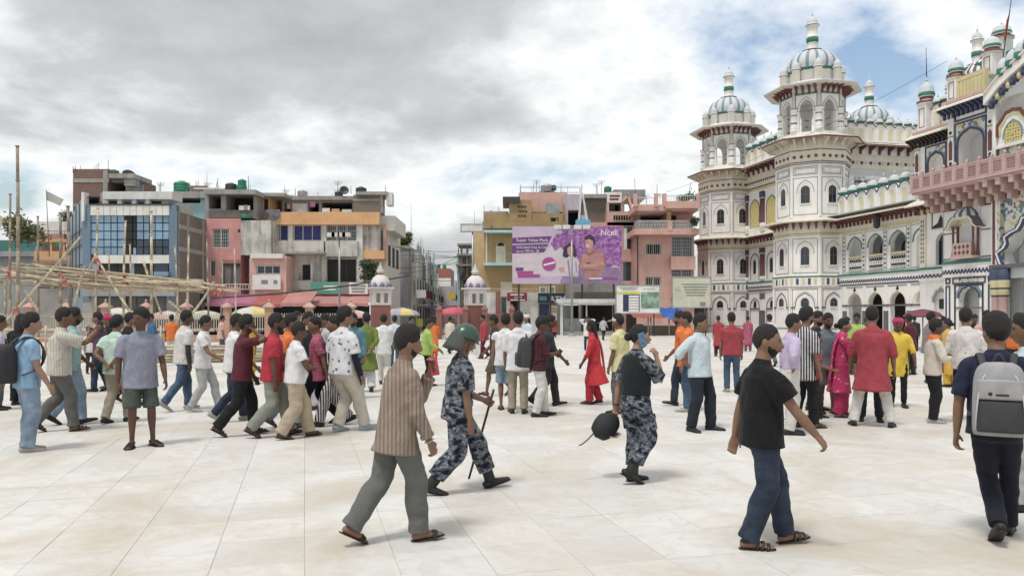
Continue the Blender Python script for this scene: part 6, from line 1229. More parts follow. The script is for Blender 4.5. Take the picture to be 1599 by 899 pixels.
def nrm(v): return v/np.linalg.norm(v)
def fnoise(P, f, seed):
    return np.array([mn.noise((p[0]*f[0]+seed, p[1]*f[1]+seed*.7, p[2]*f[2]-seed)) for p in P])
class Acc:
    def __init__(s): s.v = []; s.f = []; s.n = 0
    def add(s, V, Fc): s.v.append(V); s.f.extend([tuple(i+s.n for i in q) for q in Fc]); s.n += len(V)
    def loft(s, ctrl, ref, sub=3, n=14, wr=0.0, seed=0.0, wf=(9,9,9), cap=.5, sq=2.0):
        """ctrl: list of (point, radius along ref, radius across). Smooth closed tube."""
        P = np.array([c[0] for c in ctrl], float); A = np.array([c[1] for c in ctrl], float); B = np.array([c[2] for c in ctrl], float)
        if len(P) > 2 and sub > 1:
            def cr(Q):
                out = []
                m = len(Q)
                for i in range(m-1):
                    p0 = Q[max(i-1, 0)]; p1 = Q[i]; p2 = Q[i+1]; p3 = Q[min(i+2, m-1)]
                    for k in range(sub):
                        t = k/sub; out.append(.5*((2*p1)+(-p0+p2)*t+(2*p0-5*p1+4*p2-p3)*t*t+(-p0+3*p1-3*p2+p3)*t**3))
                out.append(Q[-1]); return np.array(out)
            P, A, B = cr(P), np.maximum(cr(A), .002), np.maximum(cr(B), .002)
        elif sub > 1:
            t = np.linspace(0, 1, sub*3+1)[:, None]; P = P[0]*(1-t)+P[1]*t; A = A[0]*(1-t[:, 0])+A[1]*t[:, 0]; B = B[0]*(1-t[:, 0])+B[1]*t[:, 0]
        m = len(P); T = np.gradient(P, axis=0); ref = np.array(ref, float); V = []
        th = np.linspace(0, 2*np.pi, n, endpoint=False); ct, st = np.cos(th), np.sin(th)
        if sq != 2.0: k = (np.abs(ct)**sq+np.abs(st)**sq)**(-1/sq); ct, st = ct*k, st*k
        for i in range(m):
            t = nrm(T[i]); a = ref-t*ref.dot(t); a = nrm(a) if np.linalg.norm(a) > 1e-4 else nrm(np.cross(t, [.3,.9,.2])); b = np.cross(t, a)
            ring = P[i]+np.outer(ct*A[i], a)+np.outer(st*B[i], b)
            if wr:
                nz = fnoise(ring, wf, seed); dirs = ring-P[i]; ring = ring+dirs/np.maximum(np.linalg.norm(dirs, axis=1), 1e-4)[:, None]*(nz*wr)[:, None]
            V.append(ring)
        V = np.vstack(V); fs = []
        for i in range(m-1):
            for k in range(n): k2 = (k+1) % n; fs.append((i*n+k, i*n+k2, (i+1)*n+k2, (i+1)*n+k))
        c0 = P[0]-nrm(T[0])*cap*min(A[0], B[0]); c1 = P[-1]+nrm(T[-1])*cap*min(A[-1], B[-1])
        V = np.vstack([V, c0, c1]); q = m*n
        fs += [(q, (k+1) % n, k) for k in range(n)]+[(q+1, (m-1)*n+k, (m-1)*n+(k+1) % n) for k in range(n)]
        s.add(V, fs)
    def ball(s, c, r, M=None, n=10):
        V = []; fs = []
        for i in range(n+1):
            a = math.pi*i/n-math.pi/2
            for k in range(n*2): t = math.pi*k/n; V.append((math.cos(a)*math.cos(t)*r[0], math.cos(a)*math.sin(t)*r[1], math.sin(a)*r[2]))
        for i in range(n):
            for k in range(2*n): k2 = (k+1) % (2*n); fs.append((i*2*n+k, i*2*n+k2, (i+1)*2*n+k2, (i+1)*2*n+k))
        V = np.array(V)
        if M is not None: V = V @ np.array(M).T
        s.add(V+np.array(c), fs)
    def mesh(s, name, m, S=1.0, smooth=True):
        me = bpy.data.meshes.new(name); V = np.vstack(s.v)*S; me.from_pydata(V.tolist(), [], s.f); me.materials.append(m)
        me.polygons.foreach_set('use_smooth', [smooth]*len(me.polygons)); me.update(); return me
def skin_up(o, vox, it=3):
    it = 1 if o.name.split('.')[0] not in ('body',) else it
    r = o.modifiers.new('remesh', 'REMESH'); r.mode = 'VOXEL'; r.voxel_size = vox; r.use_smooth_shade = True
    s = o.modifiers.new('smooth', 'SMOOTH'); s.factor = .5; s.iterations = it
def ik(S, T, l1, l2, pole):
    S, T, pole = map(lambda q: np.array(q, float), (S, T, pole)); d = T-S; L = np.linalg.norm(d)
    if L > (l1+l2)*.995: T = S+d/L*(l1+l2)*.995; d = T-S; L = np.linalg.norm(d)
    u = d/L; a = (l1*l1-l2*l2+L*L)/(2*L); h = math.sqrt(max(l1*l1-a*a, 0)); p = pole-u*pole.dot(u); p = nrm(p); return S+u*a+p*h, T
def rotz(a): c, s = math.cos(a), math.sin(a); return np.array([[c,-s,0],[s,c,0],[0,0,1]])
def roty(a): c, s = math.cos(a), math.sin(a); return np.array([[c,0,s],[0,1,0],[-s,0,c]])   # + pitches forward
def rotx(a): c, s = math.cos(a), math.sin(a); return np.array([[1,0,0],[0,c,-s],[0,s,c]])
def sst(x): x = np.clip(x, 0, 1); return x*x*(3-2*x)
def head_shape(n=18, detail=True):
    V = []
    for i in range(n+1):
        a = math.pi*i/n-math.pi/2
        for k in range(n*2): t = math.pi*k/n; V.append((math.cos(a)*math.cos(t), math.cos(a)*math.sin(t), math.sin(a)))
    D = np.array(V); x, y, z = D[:, 0], D[:, 1], D[:, 2]
    X, Y, Z = .103*x, .082*y, .127*z; lo = np.clip(-z, 0, 1)
    Y = Y*(1-.26*lo**2); X = np.where(x < 0, X*(1-.42*lo), X*(1-.08*lo))+.010*lo; X = X-.006*np.clip(z, 0, 1)
    if detail:
        fr = sst((x-.2)/.5); g = lambda u, c, s: np.exp(-((u-c)/s)**2)
        X = X+fr*(.034*g(y,0,.16)*g(z,-.27,.14)+.014*g(y,0,.11)*g(z,-.08,.17)+.005*g(z,.16,.09)*g(np.abs(y),.3,.3)-.012*g(np.abs(y),.36,.17)*g(z,.02,.10)+.006*g(y,0,.28)*g(z,-.53,.09)-.004*g(y,0,.3)*g(z,-.66,.06)+.008*g(y,0,.25)*g(z,-.86,.14)+.004*g(np.abs(y),.55,.2)*g(z,-.18,.2))
    fs = []
    for i in range(n):
        for k in range(2*n): k2 = (k+1) % (2*n); fs.append((i*2*n+k, i*2*n+k2, (i+1)*2*n+k2, (i+1)*2*n+k))
    return D, np.stack([X, Y, Z], 1), fs
HD, HV, HF = head_shape(20); HD2, HV2, HF2 = head_shape(12, True)

PEOPLE = {}
def person(px, fy, hy, face, label, top, bottom, shoes='shoe', skin=0, legs='walk', arms=('swing', 'swing'), lean=3, hyaw=0, hpitch=0, hair='short', beard=0, female=False, stride=.30, lead='L', hold=None, slim=1.0, child=False, scarf=None, face_on=True, body_extra=None, seed=None, name='person', waist_in=False, dxy=(0,0)):
    """px, fy: column and row of the feet; hy: row of the top of the head; face: 0 = to +X, 90 = away.  x forward, y left, z up"""
    d = gd(fy); H = (fy-hy)/F*d; S = H/1.716; sd = seed if seed is not None else (px*.37 % 50)
    rnd = random.Random(int(px*7+fy)); root = empty(name, (xx(px, d)+dxy[0], d+dxy[1], 0), R(face)-math.atan2(px-799.5, F), label, 'person')
    vox = .0075 if d < 8.5 else (.011 if d < 11 else (.015 if d < 17 else .024)); cvox = max(.010, vox)
    LT, LS = .415, .405; AH = .078
    # ---- feet
    if legs == 'walk':
        ft = {'L': (stride*.80, .075, 10, 0), 'R': (-stride*1.1, -.075, -30, 0)}
        if lead == 'R': ft = {'R': (ft['L'][0], -.075, 12, 0), 'L': (ft['R'][0], .075, -32, 0)}
    elif legs == 'stand': ft = {'L': (.03, .10, 0, 0), 'R': (-.03, -.10, 0, 0)}
    elif legs == 'wide': ft = {'L': (.04, .19, 0, 0), 'R': (-.03, -.19, 0, 0)}
    else: ft = legs                                           # {'L': (x, y, pitch, lift[, toe-out])}
    ank = {}
    if d > 8.5: ft = {k: (q[0]*.86,)+tuple(q[1:]) for k, q in ft.items()}
    ft = {k: ((q[0]*1.12,)+tuple(q[1:]) if q[2] <= -20 and q[0] < 0 else q) for k, q in ft.items()}
    for k, q in ft.items():
        p = R(q[2]); z = AH+q[3]+(math.sin(-p)*.15 if p < 0 else math.sin(p)*.05); ank[k] = np.array([q[0], q[1], z])
    hipz = .905
    for k in 'LR':
        y = .085 if k == 'L' else -.085; dx = math.hypot(ank[k][0], ank[k][1]-y); hipz = min(hipz, ank[k][2]+math.sqrt(max(.01, ((LT+LS)*.992)**2-dx*dx)))
    drop = .905-hipz; pel = np.array([0, 0, hipz])
    T3 = roty(R(lean)); tp = lambda x, y, z: pel+T3 @ np.array([x, y, z])
    gz = .92 if female else 1.0
    hip = {'L': pel+[0, .085, 0], 'R': pel+[0, -.085, 0]}; kn = {}
    for k in 'LR': kn[k], ank[k] = ik(hip[k], ank[k], LT, LS, (1, (.08 if k == 'L' else -.08), 0))
    sh = {'L': tp(.0, .182*gz*slim, .435), 'R': tp(.0, -.182*gz*slim, .435)}
    UA, FA = .285, .25; el = {}; wr_ = {}; pole = {}
    for k, sp in zip('LR', arms):
        sg = 1 if k == 'L' else -1
        if sp == 'swing':
            fwd = -1 if ank[k][0] > ank['R' if k == 'L' else 'L'][0] else 1; sp = ('f', 22 if fwd > 0 else -24, 6, 22 if fwd > 0 else 10)
        if sp == 'down': sp = ('f', 2, 7, 14)
        if sp[0] == 'f':                                       # flex, abduct, elbow
            fl, ab, eb = R(sp[1]), R(sp[2]), R(sp[3]); u = np.array([math.sin(fl)*math.cos(ab), sg*math.sin(ab), -math.cos(fl)*math.cos(ab)])
            el[k] = sh[k]+u*UA; f2 = fl+eb; v = np.array([math.sin(f2), sg*math.sin(ab)*.3, -math.cos(f2)]); wr_[k] = el[k]+nrm(v)*FA; pole[k] = None
        else:                                                  # ('t', x, y, z, pole): wrist target in the torso frame
            el[k], wr_[k] = ik(sh[k], tp(*sp[1:4]), UA, FA, T3 @ np.array(sp[4] if len(sp) > 4 else (-.5, sg*.6, -1.0)))
    # ---- head
    nk = tp(.0, 0, .50); Hc = tp(.026, 0, .50)+np.array([.012, 0, .180]); HM = rotz(R(hyaw)) @ roty(R(hpitch))
    hp = lambda v: Hc+HM @ np.array(v)
    # ---- body: one continuous skin
    A = Acc(); far = d > 17; n_ = 10 if far else 14
    A.loft([(tp(0,0,-.08), .095, .145*gz), (tp(0,0,.02), .10, .15*gz), (tp(0,0,.14), .085, .125*gz), (tp(.005,0,.30), .095, .15*gz), (tp(0,0,.42), .085, .165*gz), (tp(-.005,0,.475), .066, .115), (tp(0,0,.52), .062, .066), (tp(.016,0,.58), .059*gz, .057*gz), (Hc+[-.008,0,-.05], .060*gz, .056*gz)], (1,0,0), 3, n_)
    DD, VV, FF = (HD, HV, HF) if d < 13 else (HD2, HV2, HF2); A.add(VV @ HM.T+Hc, FF)
    for sg in (-1, 1): A.ball(hp((-.012, sg*.081, -.005)), (.020, .010, .033), HM, 6)
    for k in 'LR':
        sg = 1 if k == 'L' else -1; ax = (1, 0, .15)
        m1 = (sh[k]*.5+el[k]*.5); m2 = el[k]*.55+wr_[k]*.45
        A.loft([(sh[k]+[0,-sg*.03,.005], .05, .05), (sh[k]*.8+el[k]*.2, .05, .047), (m1, .045, .043), (el[k], .038, .037), (m2, .039, .036), (wr_[k], .026, .022)], ax, 3, n_)
        fd = nrm(wr_[k]-el[k]); hs = hold.get(k, {}) if hold else {}
        fd = nrm(fd+np.array(hs.get('bend', (0, 0, 0)))); pn = np.array(hs.get('palm', (-.45, -sg, 0)), float); pn = nrm(pn-fd*pn.dot(fd)); sdv = np.cross(fd, pn)*sg*-1
        # sdv points to the thumb side
        if hs.get('thumb') is not None: sdv = nrm(np.array(hs['thumb'])-fd*np.dot(hs['thumb'], fd)); 
        else:
            if sdv[0] < 0 and abs(sdv[0]) > .1: sdv = -sdv
        W = wr_[k]; cur = R(hs.get('curl', 28)); hk = .9 if female or child else 1.0
        A.loft([(W-fd*.01, .026, .020), (W+fd*.03*hk, .036*hk, .017), (W+fd*.07*hk, .041*hk, .015), (W+fd*.092*hk, .039*hk, .012)], sdv, 3, n_)
        rr = .0088 if not far else .011
        for j, (o_, ln) in enumerate(((.030,.072),(.0105,.080),(-.010,.074),(-.029,.058))):
            b0 = W+fd*.086*hk+sdv*o_*hk; d1 = fd; pts = [(b0-fd*.015, rr, rr)]; p = b0; a_ = 0
            for s_ in range(3):
                a_ += cur*(.7 if s_ == 0 else 1.0)+(.06*j); dr_ = fd*math.cos(a_)+pn*math.sin(a_)+sdv*o_*(1.6 if s_ == 0 else .4); p = p+nrm(dr_)*ln*hk*(.42, .32, .26)[s_]; pts.append((p, rr*(.98, .9, .75)[s_], rr*(.98, .9, .75)[s_]))
            A.loft(pts, sdv, 2, 8)
        b0 = W+fd*.022*hk+sdv*.028*hk; tcl = .35+.5*math.sin(cur); A.loft([(b0, .014, .013), (b0+nrm(fd*.7+sdv*.8+pn*.3)*.035*hk, .0115, .011), (b0+nrm(fd*.7+sdv*.8+pn*.3)*.035*hk+nrm(fd+sdv*.1+pn*tcl)*.034*hk, .009, .008)], pn, 3, 8)
    bare = bottom[0] in ('shorts',) or shoes in ('sandal', 'flip'); feet = {}
    for k in 'LR':
        sg = 1 if k == 'L' else -1; q = ft[k]; p = R(q[2]); to = R(q[4] if len(q) > 4 else 8)*sg; fdir = rotz(to) @ np.array([math.cos(p), 0, math.sin(p)]); up = rotz(to) @ np.array([-math.sin(p), 0, math.cos(p)]); feet[k] = (ank[k], fdir, up, np.cross(up, fdir))
        if bare:
            a, f_, u_, s_ = feet[k]; lt = hip[k]*.5+kn[k]*.5
            A.loft([(hip[k]+[0,0,.02], .085, .08), (lt, .07, .068), (kn[k], .052, .05), (kn[k]*.68+ank[k]*.32+[-.012,0,0], .053, .05), (kn[k]*.3+ank[k]*.7, .037, .034), (ank[k]+u_*.01, .032, .03), (ank[k]-u_*.02, .033, .031)], (1,0,0), 3, n_)
            A.loft([(a-f_*.052-u_*.045, .026, .024), (a-f_*.02-u_*.032, .034, .036), (a+f_*.05-u_*.034, .037, .034), (a+f_*.11-u_*.046, .043, .023), (a+f_*.155-u_*.053, .042, .015), (a+f_*.185-u_*.056, .030, .011)], s_, 3, 10)
    body = bpy.data.objects.new('body', A.mesh('body', skin_mat(skin), S)); col.objects.link(body); body.parent = root; skin_up(body, vox*S, 2)
    # ---- top
    tk, tm = top[0], top[1]; to_ = top[2] if len(top) > 2 else {}
    C = Acc(); ws = .013 if d < 17 else 0.006; fat = to_.get('fat', 1.05*rnd.uniform(.95, 1.10))*(.94 if female else 1.0)
    hem = to_.get('hem', {'tee': -.12, 'polo': -.12, 'shirt': -.17, 'kurta': -.50, 'tucked': .04, 'dress': -.58, 'blouse': -.02}[tk]); g = lambda z, a, b_: (tp(to_.get('sway', 0)*max(0, -z), 0, z), a*fat, b_*fat*gz)
    lv = [g(.40, .118, .176), g(.28, .128, .176), g(.13, .130, .172), g(.02, .135, .182)]
    if hem < 0: lv += [g(max(hem, -.10), .142, .190)]
    else: lv = lv[:2]+[g(hem+.05, .118, .162), g(hem-.02, .116, .158)]
    if hem < -.14:
        nst = 2 if hem > -.3 else 4; fl = to_.get('flare', .05 if hem < -.3 else .008)
        for i in range(1, nst+1): t = i/nst; z = -.10+(hem+.10)*t; lv.append(g(z, .142+fl*t+(.05 if hem < -.3 else .012)*min(1, abs(ank['L'][0]-ank['R'][0])/.6)*t, .190+fl*t))
    C.loft([(tp(.004,0,.550), .060, .062), (tp(0,0,.515), .074, .092), (tp(-.004,0,.478), .090, .148*gz*slim), (tp(0,0,.44), .105, .172*gz*slim)]+lv, (1,0,0), 3, 22, ws, sd, (8,8,3) if hem < -.3 else (10,10,6.5), .15)
    slv = to_.get('sleeve', .62); lo_ = to_.get('loose', 1.0)
    for k in 'LR':
        sg = 1 if k == 'L' else -1; s0, e0, w0 = sh[k], el[k], wr_[k]; pts = [(s0+[0,-sg*.05,.0], .072, .068), (s0+[0,-sg*.005,0]+(e0-s0)*.06, .072, .066)]
        if slv <= 1: pts += [(s0+(e0-s0)*slv*.5, .070*lo_, .064*lo_), (s0+(e0-s0)*slv, .070*lo_, .062*lo_)]
        else:
            pts += [(s0+(e0-s0)*.5, .062*lo_, .058*lo_), (e0, .054*lo_, .052*lo_)]; t = slv-1
            pts += [(e0+(w0-e0)*t*.5, .050*lo_, .047*lo_), (e0+(w0-e0)*t, .044*lo_, .042*lo_)]
        C.loft(pts, (1,0,.15), 4, 16, ws*1.0, sd+3, (16,16,16), .12)
    if tk in ('polo', 'shirt', 'tucked') and d < 17: C.loft([(tp(.004,0,.50), .078, .082), (tp(.006,0,.545), .064, .066)], (1,0,0), 2, 16, 0, 0, (1,1,1), .05)
    sh_o = bpy.data.objects.new({'kurta': 'kurta', 'dress': 'dress', 'tee': 't_shirt', 'polo': 'polo_shirt'}.get(tk, 'shirt'), C.mesh('top', tm, S)); col.objects.link(sh_o); sh_o.parent = root; skin_up(sh_o, cvox*S, 2)
    if to_.get('under'):                                       # long sleeve worn underneath
        U = Acc()
        for k in 'LR':
            U = Acc(); U.loft([(sh[k]*.5+el[k]*.5, .050, .048), (el[k], .044, .043), (el[k]*.5+wr_[k]*.5, .043, .040), (wr_[k], .031, .028)], (1,0,.15), 3, 12)
            o = bpy.data.objects.new('under_sleeve', U.mesh('under_sleeve', to_['under'], S)); col.objects.link(o); o.parent = root
    if to_.get('vest'):
        U = Acc(); U.loft([(tp(-.004,0,.49), .10, .13), (tp(0,0,.44), .125, .175), (tp(0,0,.33), .150, .188), (tp(0,0,.18), .152, .186), (tp(0,0,.06), .150, .184)], (1,0,0), 3, 20, .005, sd, (9,9,9), .1); o = bpy.data.objects.new('vest', U.mesh('vest', to_['vest'], S)); col.objects.link(o); o.parent = root; skin_up(o, cvox*S, 2)
    # ---- bottom
    bk_, bm_ = bottom[0], bottom[1]; bo = bottom[2] if len(bottom) > 2 else {}
    G = Acc(); wd = {'trousers': 1.0, 'jeans': .95, 'slim': .80, 'wide': 1.28, 'shorts': 1.25, 'dhoti': 1.35, 'salwar': 1.15, 'camo': 1.10}[bk_]*bo.get('w', 1.0); hips = 1.04 if bk_ in ('wide', 'dhoti') else 1.0
    G.loft([(tp(0,0,.10), .112*hips, .150*hips*gz), (tp(0,0,.0), .120*hips, .166*hips), (pel+[0,0,-.06], .122*hips, .172*hips), (pel+[0,0,-.12], .11*hips, .160*hips)], (1,0,0), 3, 20, .004, sd, (9,9,9), .2)
    wl = .010 if d < 17 else .006
    for k in 'LR':
        h0, k0, a0 = hip[k], kn[k], ank[k]; sg = 1 if k == 'L' else -1
        if bk_ == 'shorts': e = h0*(1-.98)+k0*.98; pts = [(h0+[0,0,.03], .098, .090), (h0*.7+k0*.3, .098, .092), (h0*.35+k0*.65, .094, .088), (e, .092*wd*.9, .086*wd*.9)]
        else:
            cu = {'boot': .40, }.get(shoes, -.01 if bk_ != 'slim' else .03); e = a0+(k0-a0)*cu+np.array([-.005, 0, .0]); ww = .5+.5*wd
            pts = [(h0+[0,0,.03], .100*ww, .090*ww), (h0*.7+k0*.3, .099*ww, .090*ww), (h0*.3+k0*.7, .087*ww, .080*ww), (k0, .078*wd, .074*wd), (k0*.65+a0*.35+[-.01,0,0], .077*wd, .072*wd), (k0*.25+a0*.75, .072*wd, .068*wd), (e, .072*wd, .067*wd)]
        G.loft(pts, (1,0,0), 6, 18, wl, sd+7+sg, (8,8,17), .12)
    gname = {'shorts': 'shorts', 'jeans': 'jeans', 'dhoti': 'dhoti', 'salwar': 'salwar'}.get(bk_, 'trousers')
    o = bpy.data.objects.new(gname, G.mesh('bottom', bm_, S)); col.objects.link(o); o.parent = root; skin_up(o, cvox*S, 2)
    if tk == 'tucked' or bo.get('belt'):
        U = Acc(); U.loft([(tp(0,0,.05), .121, .163), (tp(0,0,.09), .118, .158)], (1,0,0), 1, 20, 0, 0, (1,1,1), .0); o = bpy.data.objects.new('belt', U.mesh('belt', LEATHER, S)); col.objects.link(o); o.parent = root
    # ---- shoes
    for k in 'LR':
        a, f_, u_, s_ = feet[k]; Q = Acc(); bot = .076
        if shoes in ('sandal', 'flip'):
            Q.loft([(a-f_*.068-u_*.069, .030, .007), (a-f_*.04-u_*.069, .036, .008), (a+f_*.04-u_*.069, .036, .008), (a+f_*.12-u_*.069, .047, .008), (a+f_*.175-u_*.069, .041, .008), (a+f_*.20-u_*.069, .022, .007)], s_, 3, 12)
            st = [(.125, .050, .040), (.085, .048, .056), (.05, .044, .070)] if shoes == 'sandal' else [(.115, .050, .044), (.095, .049, .052)]
            for (fx_, hw, hh) in st:
                arc = [(a+f_*(fx_+.02*math.sin(t))+s_*hw*math.cos(t)-u_*(.069-hh*math.sin(t)), .006, .015) for t in np.linspace(0, math.pi, 7)]; Q.loft(arc, u_, 2, 6)
            if shoes == 'sandal': arc = [(a-f_*.055*math.sin(t)+s_*.036*math.cos(t)-u_*.012, .004, .010) for t in np.linspace(0, math.pi, 7)]; Q.loft(arc, s_, 2, 6)
            mm = LEATHER
        else:
            tall = {'boot': .23, 'shoe': .01, 'sneaker': .015}[shoes]; fat_ = 1.18 if shoes == 'boot' else (1.08 if shoes != 'shoe' else 1.0)
            Q.loft([(a-f_*.080-u_*.046, .028, .028), (a-f_*.050-u_*.036, .036*fat_, .040), (a+f_*.02-u_*.036, .039*fat_, .041), (a+f_*.08-u_*.045, .044*fat_, .031), (a+f_*.14-u_*.052, .046*fat_, .023), (a+f_*.185-u_*.057, .038*fat_, .018), (a+f_*.205-u_*.060, .020, .013)], s_, 3, 12, 0, 0, (1,1,1), .3, 2.6)
            sh_up = nrm(kn[k]-ank[k]); Q.loft([(a-u_*.035, (.056 if shoes == 'boot' else .040), (.050 if shoes == 'boot' else .036)), (a+sh_up*tall, (.058 if shoes == 'boot' else .040), (.055 if shoes == 'boot' else .036))], f_, 2, 12, 0, 0, (1,1,1), .1)
            mm = {'shoe': RUBBER, 'boot': RUBBER, 'sneaker': GREYSHOE}[shoes]
            if isinstance(bo.get('shoe'), bpy.types.Material): mm = bo['shoe']
        so_ = bpy.data.objects.new({'sandal': 'sandal', 'flip': 'sandal', 'boot': 'boot'}.get(shoes, 'shoe'), Q.mesh('shoe', mm, S)); col.objects.link(so_); so_.parent = root
        if shoes not in ('sandal', 'flip') and d < 17:
            Q = Acc(); Q.loft([(a-f_*.088-u_*.071, .032, .007), (a-f_*.03-u_*.071, .040, .008), (a+f_*.05-u_*.071, .041, .008), (a+f_*.13-u_*.071, .050, .008), (a+f_*.19-u_*.071, .042, .008), (a+f_*.212-u_*.071, .022, .007)], s_, 3, 12); o = bpy.data.objects.new('sole', Q.mesh('sole', RUBBER if mm is not GREYSHOE and mm is not CANVAS else SOLE, S)); col.objects.link(o); o.parent = so_
    # ---- hair, beard, eyes
    D2, V2 = DD, VV; x, y, z = D2[:, 0], D2[:, 1], D2[:, 2]
    if hair:
        line = np.where(x > 0, .02+.60*x**1.5, .02+.66*x); thin = {'short': .014, 'buzz': .006, 'balding': .008, 'long': .018, 'bun': .014, 'thick': .020}[hair]
        if hair == 'balding': line = line+np.where(x > 0, .20*x, 0)
        line = line+.09*fnoise(V2, (60,60,60), sd+5)+.05*fnoise(V2, (22,22,22), sd+1)
        msk = sst((z-line)/.14+.5); gm = .16+.84*sst((z-line)/.62); nz = fnoise(V2, (34,34,34), sd); nz2 = fnoise(V2, (90,90,60), sd+9); r_ = thin*(.55+1.25*np.clip(z, 0, 1)*(1 if hair in ('short', 'thick') else .4)+.25*np.clip(x, 0, 1)*np.clip(z, 0, 1))*(1+.22*nz+.18*nz2); off = (1.0-.07*(1-msk))[:, None]*V2+D2*(r_*msk*gm+.0025*msk)[:, None]
        Q = Acc(); Q.add(off @ HM.T+Hc, FF)
        if hair == 'bun': Q.ball(hp((-.125, 0, .0)), (.045,.048,.045), HM, 6)
        if hair == 'long': Q.loft([(hp((-.07,0,.02)), .05, .075), (hp((-.10,0,-.10)), .04, .075), (hp((-.105,0,-.22)), .035, .07), (hp((-.11,0,-.36)), .015, .035)], (1,0,0), 3, 12, .006, sd, (30,30,8))
        o = bpy.data.objects.new('hair', Q.mesh('hair', HAIR, S)); col.objects.link(o); o.parent = root
    if beard:
        msk = sst((-.12-.40*np.clip(x, 0, 1)-z)/.12)*sst((x+.02)/.2); msk = np.maximum(msk*.9, .9*np.exp(-((z+.43)/.05)**2)*np.exp(-(y/.34)**2)*sst((x-.6)/.2)); hole = np.exp(-((z+.53)/.055)**2-(y/.25)**2)*sst((x-.6)/.2); msk = msk*(1-.9*hole); off = (1.0-.05*(1-msk))[:, None]*V2+D2*(.0042*beard*msk*(1+.4*fnoise(V2, (80,80,80), sd)))[:, None]; Q = Acc(); Q.add(off @ HM.T+Hc, FF); o = bpy.data.objects.new('beard', Q.mesh('beard', HAIR, S)); col.objects.link(o); o.parent = root
    if face_on and d < 20:
        for sg in (-1, 1):
            Q = Acc(); Q.ball(hp((.081, sg*.031, .003)), (.010, .0135, .0065), HM, 6); o = bpy.data.objects.new('eye', Q.mesh('eye', IRIS, S)); col.objects.link(o); o.parent = root
            Q = Acc(); Q.loft([(hp((.0955, sg*.012, .020)), .003, .004), (hp((.0955, sg*.031, .026)), .003, .0045), (hp((.084, sg*.050, .020)), .002, .003)], (0,0,1), 3, 6); o = bpy.data.objects.new('eyebrow', Q.mesh('eyebrow', HAIR, S)); col.objects.link(o); o.parent = root
        Q = Acc(); Q.loft([(hp((.095, .023, -.066)), .002, .003), (hp((.1105, 0, -.065)), .007, .006), (hp((.095, -.023, -.066)), .002, .003)], (0,0,1), 4, 8); o = bpy.data.objects.new('mouth', Q.mesh('mouth', LIP, S)); col.objects.link(o); o.parent = root
    # ---- scarf or turban
    if scarf:
        kind_, sm_ = scarf; Q = Acc()
        if kind_ == 'neck': Q.loft([(tp(-.02,0,.55), .085, .095), (tp(0,0,.49), .105, .14)], (1,0,0), 2, 16, .01, sd, (20,20,20)); Q.loft([(tp(.09,.07,.49), .012, .05), (tp(.15,.06,.32), .012, .05), (tp(.16,.05,.12), .012, .06), (tp(.17,.05,-.05), .01, .07)], (1,0,0), 3, 10, .008, sd, (16,16,10))
        if kind_ == 'hang': Q.loft([(tp(-.06,-.12,.50), .02, .05), (tp(-.13,-.12,.30), .02, .06), (tp(-.16,-.13,.0), .02, .09), (tp(-.18,-.14,-.28), .02, .12)], (1,0,0), 3, 12, .02, sd, (14,14,5)); Q.loft([(tp(-.02,0,.545), .085, .09), (tp(0,0,.495), .115, .15)], (1,0,0), 2, 16, .012, sd, (18,18,18))
        if kind_ == 'turban': Q.ball(hp((-.005,0,.055)), (.118,.105,.085), HM, 8); Q.loft([(hp((-.09,0,.02)), .03, .06), (hp((-.12,0,-.12)), .02, .07), (hp((-.11,0,-.26)), .012, .06)], (1,0,0), 3, 10, .008, sd, (20,20,8))
        if kind_ == 'shawl': Q.loft([(tp(-.01,0,.54), .09, .10), (tp(0,0,.47), .135, .20), (tp(0,0,.36), .15, .225), (tp(.0,0,.20), .155, .215)], (1,0,0), 3, 18, .014, sd, (12,12,7)); Q.loft([(tp(.14,.10,.25), .015, .07), (tp(.16,.10,-.05), .015, .09), (tp(.17,.10,-.32), .012, .11)], (1,0,0), 3, 10, .012, sd, (14,14,5))
        o = bpy.data.objects.new('turban' if kind_ == 'turban' else 'scarf', Q.mesh('scarf', sm_, S)); col.objects.link(o); o.parent = root
    J = dict(root=root, S=S, tp=tp, wr=wr_, el=el, sh=sh, hp=hp, HM=HM, Hc=Hc, ank=ank, kn=kn, hip=hip, d=d, T3=T3)
    return J
def prop(J, name, label, cat, parts):
    """a carried thing: its own top-level Empty at the same place; parts = [(name, Acc, material)]"""
    r = J['root']; e = empty(name, tuple(r.location), r.rotation_euler[2], label, cat)
    for nm, acc, m in parts: o = bpy.data.objects.new(nm, acc.mesh(nm, m, J['S'])); col.objects.link(o); o.parent = e
    return e
def hand_at(J, k, f=.09): w = J['wr'][k]; u = nrm(w-J['el'][k]); return w+u*f, u
def rbox(acc, c, ax, ay, az, sx, sy, sz, sq=6.0):       # rounded box around c with unit axes
    c = np.array(c); acc.loft([(c-az*sz, sx*.90, sy*.90), (c-az*sz*.93, sx, sy), (c+az*sz*.93, sx, sy), (c+az*sz, sx*.90, sy*.90)], ax, 1, 24, 0, 0, (1,1,1), .02, sq)
